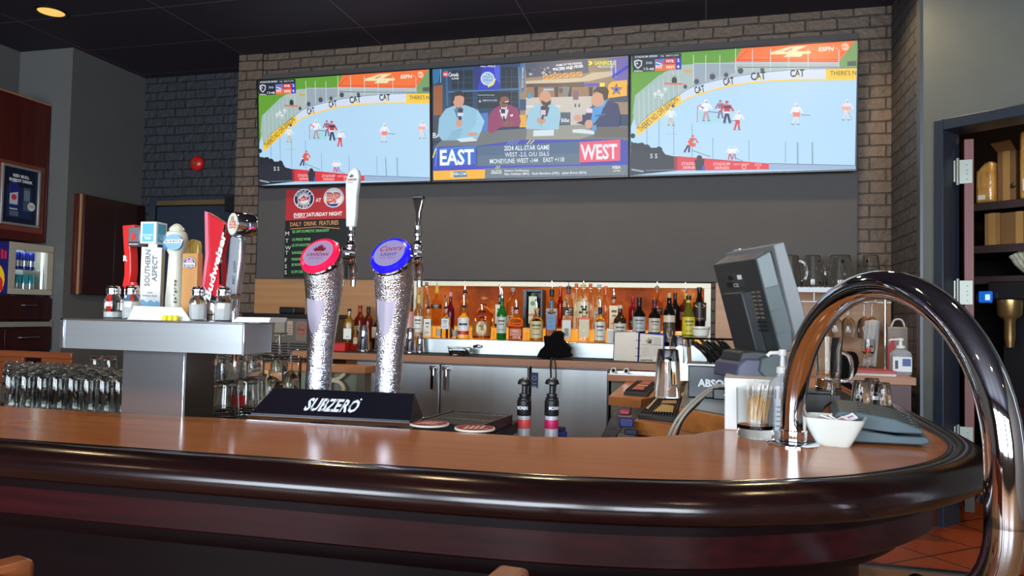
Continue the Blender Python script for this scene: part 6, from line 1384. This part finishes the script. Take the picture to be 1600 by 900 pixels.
MB().box(.06,.012,.055,w_-.06,.016,h_-.055).build('door_glass',mat('door_glass',(245,250,250),.02,trans=1,ior=1.1),dr)
MB().box(.03,.05,h_*.50,w_-.03,.27,h_*.505).build('wire_shelf',chrome,t)
MB().box(w_-.085,.03,.06,w_-.07,.035,h_-.06).build('led_strip',mat('led_white',(230,250,255),.4,emit=(220,250,255),es=2.2),t)
MB().box(.025,.275,.035,w_-.025,.279,h_-.025).build('lit_back',mat('fridge_liner',(200,214,216),.5,emit=(190,214,220),es=.35),t)
for x in (.02,w_-.04): MB().box(x,.02,0,x+.02,.04,.012).build('foot',blackp,t)
p0=t.location
light('fridge_glow','AREA',(FX-.05,(fy0+fy1)/2,FT-.03),1.2,(.85,.95,1),(0,0,0),shape='RECTANGLE',size=.1,size_y=.25)
c=MB().setup(None,y=0,step=.0004,wrap=lambda u,v,y:(-.0006+y,u,v))
c.poly([(0,.012),(.30,.012),(.30,h_),(0,h_)],(28,26,96)); c.disc(.14,.12,.11,(240,190,30),.13,24); c.disc(.10,.09,.055,(206,36,40),.06,18); c.poly([(.03,.05),(.1,.02),(.1,.13)],(206,36,40)); 
for k in range(3): c.rect(.02+k*.03,h_-.13,.04+k*.03,h_-.07+k*.01,(206,36,60))
c.build('side_graphic',paint,t,smooth=False)
CP=[None,None]
for row in range(2):
    for k in range(4):
        lb=('blue and silver' if row else 'light blue')+' can on the '+('upper' if row else 'lower')+' shelf of the mini fridge, '+('first','second','third','fourth')[k]+' from left'
        loc=(FX-.075,fy0+.085+k*.058,FZ+(h_*.506 if row else .031))
        if CP[row] is None:
            t=thing('drink_can',lb,'can',loc,group='cans on the '+('upper' if row else 'lower')+' fridge shelf'); hh_=.135
            c1=(40,50,140) if row else (70,190,206)
            MB().lathe([(.020,0),(.0245,.006),(.0245,hh_-.012),(.021,hh_-.002),(.0205,hh_)],20).build('can_body',mat('can_%d'%row,c1,.25,.5),t)
            MB().lathe([(0,hh_-.003),(.0195,hh_-.003),(.0205,hh_)],20).build('can_top',chrome,t)
            MB().lathe([(.0249,.025),(.0249,.07)],20,cap=False).build('silver_band',mat('can_silver',(200,204,210),.25,.6),t); CP[row]=t
        else: dup(CP[row],loc,None,lb)
# counter units beneath
stone=mat('stone_ledge',(132,132,124),.5)
t=thing('drawer_box','dark cherry drawer unit carrying the mini fridge','cabinet',(0,0,0))
zA=FZ; yE=at(88,480,'X',FX).y
MB().box(-5.455,4.3,zA-.195,FX-.02,yE,zA).build('unit_body',cherryd,t,bev=.003); MB().box(FX-.02,4.31,zA-.18,FX,yE-.01,zA-.012).build('drawer_front',cherryd,t,bev=.002)
hn=MB(); q0=at(38,477,'X',FX+.02); hn.tube([(FX+.0,q0.y,q0.z),(FX+.025,q0.y,q0.z),(FX+.025,q0.y+.11,q0.z),(FX,q0.y+.11,q0.z)],.005,8); hn.build('handle',chrome,t)
t=thing('low_cabinet','long dark drawer cabinet with grey stone top in the left corner','cabinet',(0,0,0))
zL=zA-.196; MB().box(-5.455,3.4,zL-.04,FX+.02,4.795,zL).build('stone_top',stone,t,bev=.003) 
MB().box(-5.455,3.4,FL,FX,4.79,zL-.04).build('body',cherryd,t)
for k,yy in enumerate((3.56,3.97,4.38)):
    d=MB().box(FX,yy,zL-.22,FX+.018,yy+.40,zL-.05).build('drawer',cherryd,t,bev=.002)
    MB().tube([(FX+.018,yy+.12,zL-.12),(FX+.04,yy+.12,zL-.12),(FX+.04,yy+.28,zL-.12),(FX+.018,yy+.28,zL-.12)],.005,8).build('handle',chrome,d)

# cherry double door cabinet on the wall
t=thing('cherry_wall_cabinet','flat cherry wood double door cabinet hung on the left wall beside the dark door','cabinet',(0,0,0))
ca=at(133,303,'X',-4.86); cb=at(232,320,'X',-4.86); zt=ca.z; zb=at(135,460,'X',-4.86).z
MB().box(-4.925,ca.y,zb,-4.88,min(cb.y,5.56),zt).build('carcass',cherry,t,bev=.002)
ym=(ca.y+min(cb.y,5.56))/2
MB().box(-4.88,ca.y+.004,zb+.004,-4.86,ym-.002,zt-.004).build('door_leaf',cherryd,t,bev=.002); MB().box(-4.88,ym+.002,zb+.004,-4.86,min(cb.y,5.56)-.004,zt-.004).build('door_leaf',cherryd,t,bev=.002)
MB().box(-4.895,ca.y-.012,zb,-4.88,ca.y,zt).build('pale_edge_strip',mat('strip_gold',(196,150,110),.3,.4),t); MB().box(-4.925,ca.y-.04,zb,-4.895,ca.y,zt).build('edge_post',cherry,t,bev=.002)
# ------------------------------------------------------------ far chair with handle slot
a=at(0,547,'Y',3.3);b=at(112,549,'Y',3.3);zb=at(60,586,'Y',3.3).z; brd=wood('chair_brown',(128,66,34),(108,52,26),.35)
t=thing('wooden_chair','brown wooden chair with handle slot in its backrest, far left behind the glasses','chair',(a.x-.02,3.3,0))
w_=b.x-a.x+.02; h_=a.z
bk=MB(); sx0,sx1=w_*.36,w_*.60; s0,s1=h_-.065,h_-.035
bk.box(0,0,h_-.18,w_,.02,s0).box(0,0,s1,w_,.02,h_).box(0,0,s0,sx0,.02,s1).box(sx1,0,s0,w_,.02,s1); bk.build('backrest',brd,t,bev=.004)
for x in (.0,w_-.03): MB().box(x,.0,FL,x+.03,.035,h_-.18).build('rear_leg',brd,t,bev=.003); MB().box(x,.385,FL,x+.03,.42,.62).build('front_leg',brd,t,bev=.003)
MB().box(0,.0,.62,w_,.42,.65).build('seat',brd,t,bev=.006)
# glass storage shelf with upturned glasses
GS=.94
t=thing('glass_shelf','dark shelf behind the left end of the bar covered with upturned glasses','shelf',(0,0,0)); MB().box(-3.9,2.2,GS-.04,-1.95,3.24,GS).build('shelf_top',steel,t,bev=.003); MB().box(-3.85,2.25,FL,-2.0,3.2,GS-.04).build('shelf_base',cherryd,t)
GP=None; om=('first','second','third','fourth','fifth','sixth','seventh','eighth','ninth','tenth')
rn=('front','second','third','fourth','rear')
for r_ in range(5):
    for k in range(9 if r_<4 else 6):
        px=16+k*24.5+ (r_%2)*9 ; y=2.42+r_*.115; p=at(px,600,'Y',y)
        lb='upturned clear pint glass in the '+rn[r_]+' row at the bar\'s left end, '+om[k]+' from left'
        if px>215: continue
        if GP is None:
            GP=thing('pint_glass',lb,'glass',(p.x,y,GS+.001),group='upturned pint glasses on the left shelf')
            MB().lathe([(.036,0),(.0375,.003),(.034,.05),(.030,.11),(.0275,.148),(.026,.152),(0,.150),(0,.142),(.0255,.138),(.029,.10),(.0345,.0)],20).build('glass_wall',glass,GP); MB().lathe([(.0265,.148),(.029,.150),(.027,.155),(.022,.156)],20,cap=False).build('heavy_base',glass,GP)
        else: dup(GP,(p.x,y,GS+.001),None,lb)
# taller ones right beside the steel column (rear)
for k,(px,y) in enumerate(((150,3.0),(172,3.0))):
    p=at(px,575,'Y',y); dup(GP,(p.x,y,GS+.035),None,('left' if k==0 else 'right')+' one of two raised upturned glasses behind the rows, next to the steel column')
# near glasses right of the column
NG=None
for k,(px,y,lift,lb) in enumerate(((352,1.98,0,'large upturned beer glass right of the steel column, nearest the bar edge'),(384,2.10,0,'upturned beer glass with a red badge, left of the black sign'),(345,2.12,0,'upturned beer glass second row right of the steel column'),(368,2.22,0,'upturned beer glass third row right of the steel column'),(398,2.22,0,'upturned beer glass behind the black sign\'s left corner'))):
    p=at(px,648,'Y',y)
    if NG is None:
        NG=thing('beer_glass',lb,'glass',(p.x,y,1.036),group='upturned beer glasses beside the steel column')
        MB().lathe([(.040,0),(.042,.003),(.040,.05),(.036,.105),(.034,.112),(0,.110),(0,.098),(.033,.095),(.038,.04),(.0395,0)],28).build('glass_wall',glass,NG); MB().lathe([(.034,.108),(.037,.111),(.035,.116),(.03,.117)],28,cap=False).build('heavy_base',glass,NG); o=NG
    else: o=dup(NG,(p.x,y,1.036),None,lb)
    if k==1: MB().box(-.022,-.044,.03,.022,-.0405,.062).build('red_badge',mat('badge_red',(190,30,36),.4),o)
ST=None
for k,(px,y) in enumerate(((346,2.0),(366,2.06),(392,2.14),(340,2.14))):
    p=at(px,600,'Y',y); lb='short tumbler stacked on the beer glasses under the steel head, '+('front left','front middle','front right','rear left')[k]
    if ST is None:
        ST=thing('stacked_tumbler',lb,'glass',(p.x,y,1.154),group='tumblers stacked on the beer glasses'); MB().lathe([(.036,0),(.037,.003),(.033,.055),(.031,.062),(0,.060),(0,.052),(.030,.050),(.035,0)],24).build('glass_wall',glass,ST); MB().lathe([(.031,.058),(.033,.061),(.031,.066)],24,cap=False).build('foot_ring',glass,ST)
    else: dup(ST,(p.x,y,1.154),None,lb)
HS=None
for k,(px,py) in enumerate(((408,600),(428,592),(440,600),(456,585),(438,560))):
    y=2.75; p=at(px,py-40,'Y',y); lb='stem glass hanging below the wooden frame shelf, '+om[k]+' from left'
    if HS is None:
        HS=thing('hanging_wine_glass',lb,'glass',(p.x,y,p.z),group='stem glasses by the wooden frame'); MB().lathe([(.032,-.20),(.036,-.17),(.036,-.13),(.02,-.10),(.005,-.09),(.004,-.01),(.03,-.004),(.032,0),(0,0)],22).build('bowl_and_stem',glass,HS); MB().lathe([(.0315,-.2),(.033,-.202),(.031,-.204)],22,cap=False).build('rim',glass,HS)
    else: dup(HS,(p.x,y,p.z),None,lb)
t=thing('stem_rack','thin steel rail holding the hanging stem glasses behind the black sign','rack',(0,0,0))
a=at(400,562,'Y',2.75); b=at(462,548,'Y',2.75); MB().box(a.x,2.70,1.175,b.x,2.72,1.18).box(a.x,2.78,1.175,b.x,2.80,1.18).build('rails',chrome,t)
for x in (a.x,b.x-.01): MB().box(x,2.79,FL,x+.01,2.80,1.175).build('post',chrome,t)
# wooden frame with sage panel and cream letter
a=at(410,570,'Y',3.3); b=at(571,570,'Y',3.3); zt=at(490,570,'Y',3.3).z
t=thing('wood_frame_partition','low wooden framed partition with sage panel behind the red ringed tower','partition',(0,0,0))
MB().box(a.x,3.3,zt-.035,b.x,3.42,zt).build('top_rail',shelfw,t,bev=.003); MB().box(a.x,3.3,FL,a.x+.035,3.34,zt-.035).build('left_post',wood('frame_pale',(222,176,112),(206,158,94),.45,'Z'),t,bev=.002)
MB().box(a.x+.035,3.36,FL,b.x-.06,3.38,zt-.035).build('sage_panel',sage,t); MB().box(b.x-.06,3.33,FL,b.x-.015,3.40,zt-.035).build('right_post',mat('post_taupe',(104,98,84),.6),t)
cb_=mat('letter_cream',(216,206,176),.5)
q=at(524,575,'Y',3.3)
t=thing('letter_b','large cream letter B shaped ornament leaning on the sage panel','ornament',(q.x-.05,3.33,0))
z0=at(520,620,'Y',3.3).z; z1=at(520,571,'Y',3.3).z; zm=(z0+z1)/2; f=MB()
f.tube(cat_rom([(.0,0,zm),(.05,0,zm+.01),(.085,0,zm+.035),(.075,0,z1-.02),(.03,0,z1-.01),(0,0,z1-.0)],5),.010,10); f.tube(cat_rom([(0,0,z0),(.05,0,z0+.01),(.085,0,z0+.035),(.06,0,zm-.008),(0,0,zm)],5),.010,10); f.build('letter_bowls',cb_,t); MB().box(-.012,-.01,FL,.008,.01,z1).build('letter_stem',cb_,t,bev=.003)
q=at(476,600,'Y',3.3); t=thing('cream_board','narrow cream board leaning left of the red ringed tower','board',(q.x-.02,3.33,0)); zt2=at(476,588,'Y',3.3).z; MB().prism([(0,FL),(.05,FL),(.06,zt2),(.02,zt2-.01)],-.01,.01,axis='Y').build('board_face',cb_,t,bev=.002); MB().box(.005,-.0,FL,.045,.02,FL+.05).build('board_foot',shelfw,t)
# ice machine
a=at(428,490,'Y',4.715); b=at(494,495,'Y',4.715)
t=thing('ice_machine','grey metal machine with vent slats and a no smoking sticker on its front','ice machine',(a.x-.25,4.715,0))
w_=b.x-a.x+.25; h_=a.z-.0; gm=mat('machine_taupe',(104,98,90),.45,.3)
MB().box(0,0,FL,w_,.46,h_-.03).build('machine_body',gm,t,bev=.006); MB().box(-.01,-.005,h_-.03,w_+.005,.46,h_).build('dark_lid',blackp,t,bev=.004); MB().box(w_-.33,.05,h_,w_-.2,.2,h_+.05).build('lid_knob',blackp,t,bev=.01)
f=MB()
for k in range(9): f.box(w_-.40,-.006,h_-.36+k*.018,w_-.22,.001,h_-.352+k*.018); f.box(w_-.20,-.006,h_-.36+k*.018,w_-.02,.001,h_-.352+k*.018)
f.build('vent_slats',blackp,t)
ox=.25
c=MB().setup(None,y=-.001,step=.0005); c.rect(ox+.01,h_-.16,ox+.09,h_-.06,(142,138,120)); c.rect(ox+.11,h_-.15,ox+.155,h_-.05,(176,150,132)); [c.rect(ox+.117,h_-.14+k*.018,ox+.148,h_-.135+k*.018,(120,100,90)) for k in range(4)]; c.disc(ox+.045,h_-.20,.022,(170,150,96)); c.disc(ox+.045,h_-.20,.016,(110,100,80)); c.rect(ox+.185,h_-.19,ox+.27,h_-.05,(122,104,90)); c.disc(ox+.228,h_-.11,.038,(170,60,50)); c.disc(ox+.228,h_-.11,.031,(122,104,90)); c.rect(ox+.20,h_-.113,ox+.25,h_-.106,(40,36,34)); c.line(ox+.202,h_-.085,ox+.254,h_-.135,.008,(170,60,50)); c.build('stickers',paint,t,smooth=False)
# ------------------------------------------------------------ chairs in the foreground
def stool(px,py,y,lb,rz,zt):
    q=at(px,py,'Y',y); t=thing('bar_chair',lb,'chair',(q.x,y,0),rz)
    bm=wood('bar_chair_brown',(150,84,46),(128,68,34),.35)
    MB().box(-.03,-.055,.62,.012,.0,zt).build('back_post',bm,t,bev=.008,seg=3); MB().box(.32,-.055,.62,.362,.0,zt).build('back_post',bm,t,bev=.008,seg=3)
    P=[(-.0,-.05,zt-.03),(.09,-.075,zt-.04),(.17,-.082,zt-.043),(.25,-.075,zt-.04),(.335,-.05,zt-.03)]
    f=MB(); vs=[];fs=[]; cr=cat_rom(P,5)
    for x,y_,z in cr: vs+= [(x,y_-.012,z-.10),(x,y_+.012,z-.10),(x,y_+.012,z+.024),(x,y_-.012,z+.024)]
    for i in range(len(cr)-1):
        for k in range(4): fs.append((i*4+k,(i+1)*4+k,(i+1)*4+(k+1)%4,i*4+(k+1)%4))
    f.add(vs,fs+[(0,1,2,3),(len(vs)-1,len(vs)-2,len(vs)-3,len(vs)-4)]).build('curved_top_rail',bm,t,bev=.004)
    MB().box(-.03,-.02,.60,.362,.36,.64).build('seat',bm,t,bev=.01)
    for x in (-.03,.32):
        for y_ in (-.05,.32): MB().box(x,y_,FL,x+.04,y_+.04,.60).build('leg',bm,t,bev=.004)
    MB().box(.0,.33,.42,.33,.35,.45).build('foot_rest',bm,t,bev=.003)
    return t
zc=at(60,869,'Y',.90).z
stool(50,870,.80,'brown wooden bar chair whose corner post shows at the lower left edge',-.30,at(50,870,'Y',.80).z)
zc2=at(810,893,'Y',.90).z
q=at(810,893,'Y',.90)
stool(815,893,.90,'brown wooden bar chair barely visible at the bottom centre of the frame',-.1,at(815,893,'Y',.88).z)
# ------------------------------------------------------------ pantry behind the right door
def AT(name,lb,cat,x,y,z,group=None): 
    w=awl(x,y,z); return thing(name,lb,cat,w,AR,group)
lx0,_=atw(1508,400,.14); lx1,_=atw(1522,400,.14); zt_=atw(1515,217,.14)[1]; zb_=atw(1515,800,.14)[1]
t=AT('door_leaf','red brown swing door standing open on steel spring hinges','door',lx0,.13,zb_)
rd=CR@Vector(((1516-800)/F_PX,0,-1)); t.rotation_euler.z=math.atan2(rd.y,rd.x)-PI/2+.05
MB().box(0,0,0,lx1-lx0,.74,zt_-zb_).build('leaf_panel',wood('door_mahogany',(128,72,70),(112,60,58),.5,'Z'),t,bev=.002)
MB().box(0,-.004,0,lx1-lx0,.0,.18).build('kick_plate',mat('kick_dark',(40,36,34),.4,.4),t)
for k,py in enumerate((265,455,685)):
    zh=atw(1500,py,.08)[1]
    f=MB(); 
    hx=lx0-.0
    f.cyl((-.075,-.01,zh-zb_-.075),(-.075,-.01,zh-zb_+.075),.012,n=16); f.cyl((-.032,-.01,zh-zb_-.08),(-.032,-.01,zh-zb_+.07),.010,n=16); f.box(-.075,-.006,zh-zb_-.06,-.032,.0,zh-zb_+.06); f.box(-.10,-.006,zh-zb_-.065,-.075,.0,zh-zb_+.065); f.box(-.032,-.008,zh-zb_-.072,lx1-lx0-.006,-.004,zh-zb_+.06)
    f.build('spring_hinge',mat('hinge_steel',(132,136,128),.4,.6),t,bev=.001)
    for dz_ in (-.05,-.02,.0,.03): MB().cbox((.014,-.009,zh-zb_+dz_),(.006,.002,.006)).build('hinge_screw',mat('screw_dark',(90,92,88),.4,.7),t)
sd=mat('shelf_dark',(48,30,32),.6)
D=.9
SH=[]
for k,(px,py) in enumerate(((1525,318),(1530,384),(1535,432))):
    x,z=atw(px,py,D); SH.append(z)
    t=AT('pantry_shelf','dark pantry shelf behind the open door, '+('top','middle','lower')[k]+' one','shelf',-.38,D,z-.03)
    MB().box(0,0,0,2.7,.9,.03).build('shelf_board',sd,t); MB().box(0,-.012,-.02,2.7,0,.03).build('front_lip',sd,t,bev=.002)
card=mat('cardboard',(150,108,56),.75); cardd=mat('cardboard_dark',(122,84,44),.75)
def abox(x0p,x1p,yt,k,lb,nm='cardboard_box',m=card,dy=.05,dd=.35,flaps=False,cat='box'):
    x0,_=atw(x0p,yt,D+dy); x1,_=atw(x1p,yt,D+dy); zt=atw((x0p+x1p)/2,yt,D+dy)[1]
    t=AT(nm,lb,cat,x0,D+dy,SH[k]); MB().box(0,0,0.0,x1-x0,dd,zt-SH[k]).build('carton',m,t,bev=.004)
    MB().box((x1-x0)/2-.02,-.002,0.0,(x1-x0)/2+.02,0,zt-SH[k]).build('tape_strip',mat('tape_tan',(176,134,76),.3),t)
    if flaps: MB().add([(0,0,zt-SH[k]),(x1-x0,0,zt-SH[k]),(x1-x0,-.08,zt-SH[k]+.05),(0,-.1,zt-SH[k]+.04),(0,.004,zt-SH[k]),(x1-x0,.004,zt-SH[k])],[(0,1,2,3),(4,3,2,5),(0,3,4),(1,5,2)]).build('open_flap',m,t)
    return t,x1-x0,zt-SH[k]
t,w_,h_=abox(1558,1587,236,0,'open brown cardboard box with a dark starburst mark on the top pantry shelf',m=cardd,flaps=True)
c=MB().setup(None,y=-.0005,step=.0005); c.poly([(w_*.7+ (.045 if i%2 else .02)*math.cos(PI*i/8),.08+(.045 if i%2 else .02)*math.sin(PI*i/8)) for i in range(9)],(30,22,16)); c.build('starburst_mark',paint,t,smooth=False)
x0,_=atw(1523,300,D+.0); x1,_=atw(1551,300,D)
t=AT('wrapped_bundle','plastic wrapped tan bundle beside the open box on the top pantry shelf','bundle',x0,D-.0,SH[0])
zt=atw(1540,252,D)[1]-SH[0]
MB().prism([(0,0),(x1-x0,0),(x1-x0,zt),((x1-x0)*.6,zt),(0,zt*.78)],0,.3,axis='Y').build('wrapped_goods',mat('wrap_gold',(206,160,90),.22,coat=.8,bump=1,bd=.02,scale=(14,14,14),c2=(180,132,64)),t,bev=.03,seg=3); MB().box(.02,-.004,.02,.06,.0,.05).build('wrap_label',paper,t)
x0,_=atw(1592,256,D+.0)
t=AT('wrapped_carton','shiny wrapped tan carton at the right edge of the top pantry shelf','carton',x0,D+.0,SH[0]); MB().box(0,0,0,.4,.3,atw(1592,206,D)[1]-SH[0]).build('wrapped_body',mat('wrap_gold',(0,0,0)),t,bev=.015); MB().box(.02,-.003,.05,.1,0,.12).build('label_patch',paper,t)
abox(1538,1562,333,1,'small brown cardboard box at the left of the middle pantry shelf')
abox(1562,1625,330,1,'wide brown cardboard box beside the small one on the middle pantry shelf',m=cardd)
redm=mat('red_bags',(120,34,22),.5,bump=1,bd=.02,scale=(12,12,12),c2=(60,20,16))
x0,_=atw(1555,420,D+.1); t=AT('red_snack_bag','crumpled dark red bag behind the coffee filters on the lower pantry shelf','bag',x0,D+.5,SH[2]); MB().box(0,0,0,.6,.2,.26).build('bag_body',redm,t,bev=.04,seg=3); MB().box(.02,.08,.2,.58,.12,.25).build('bag_seal',redm,t,bev=.004)
x0,_=atw(1553,433,D+.04); fl=mat('filter_paper',(206,200,176),.7)
t=AT('coffee_filter_stack','fluted stack of white paper coffee filters on the lower pantry shelf','filters',x0+.22,D+.16,SH[2])
vs=[];fs=[];n=48
for j,(r,z) in enumerate(((.07,0),(.10,.03),(.135,.07),(.15,.10))):
    for i in range(n): rr=r*(1+.06*(j/3)*(1 if i%2 else -1)); a=2*PI*i/n; vs.append((rr*math.cos(a),rr*math.sin(a)*.8,z))
for j in range(3):
    for i in range(n): fs.append((j*n+i,j*n+(i+1)%n,(j+1)*n+(i+1)%n,(j+1)*n+i))
fs.append(tuple(range(n))[::-1]); MB().add(vs,fs).build('fluted_cups',fl,t,smooth=False)
MB().add([(x*.8-.05,y*.8,z*.8+.085+.25*x) for x,y,z in vs],fs).build('tipped_filter',fl,t,smooth=False)
# coffee brewer
x0,_=atw(1545,445,D-.1); x1,_=atw(1640,445,D-.1); zt=atw(1560,440,D-.1)[1]
t=AT('coffee_brewer','black coffee brewer with blue lit display inside the pantry','coffee machine',x0,D-.12,.0)
MB().box(0,0,zt-.11,x1-x0,.3,zt).build('brew_head',blackp,t,bev=.008); MB().box(.02,.18,zt-.75,x1-x0,.3,zt-.11).build('rear_tower',blackp,t); MB().box(0,.0,FL,x1-x0,.3,zt-.75).build('brewer_base',cherryd,t)
MB().lathe([(.05,zt-.22),(.065,zt-.20),(.07,zt-.12),(.07,zt-.11)],24,Matrix.Translation((.09,.08,0))).build('brass_basket',mat('basket_brass',(170,140,90),.3,.8),t); MB().lathe([(.02,zt-.40),(.03,zt-.34),(.03,zt-.24),(.04,zt-.22)],20,Matrix.Translation((.09,.08,0))).build('spout',mat('basket_brass',(0,0,0)),t)
x2,z2=atw(1538,464,D-.16)
MB().box(x2-x0-.03,-.05,z2-.035,x2-x0+.04,-.02,z2+.035).build('blue_display',mat('display_blue',(20,90,190),.3,emit=(20,110,220),es=.5),t,bev=.006); MB().box(x2-x0+.01,-.053,z2-.02,x2-x0+.034,-.050,z2+.015).build('display_text',mat('display_white',(180,220,255),.3,emit=(170,215,255),es=.9),t)
MB().box(x2-x0-.05,-.03,z2-.02,.02,.1,z2+.02).build('display_arm',blackp,t)
w=awl(1.3,.55,3.0); light('pantry_lamp','POINT',w,34,(1,.74,.42),shadow_soft_size=.12)
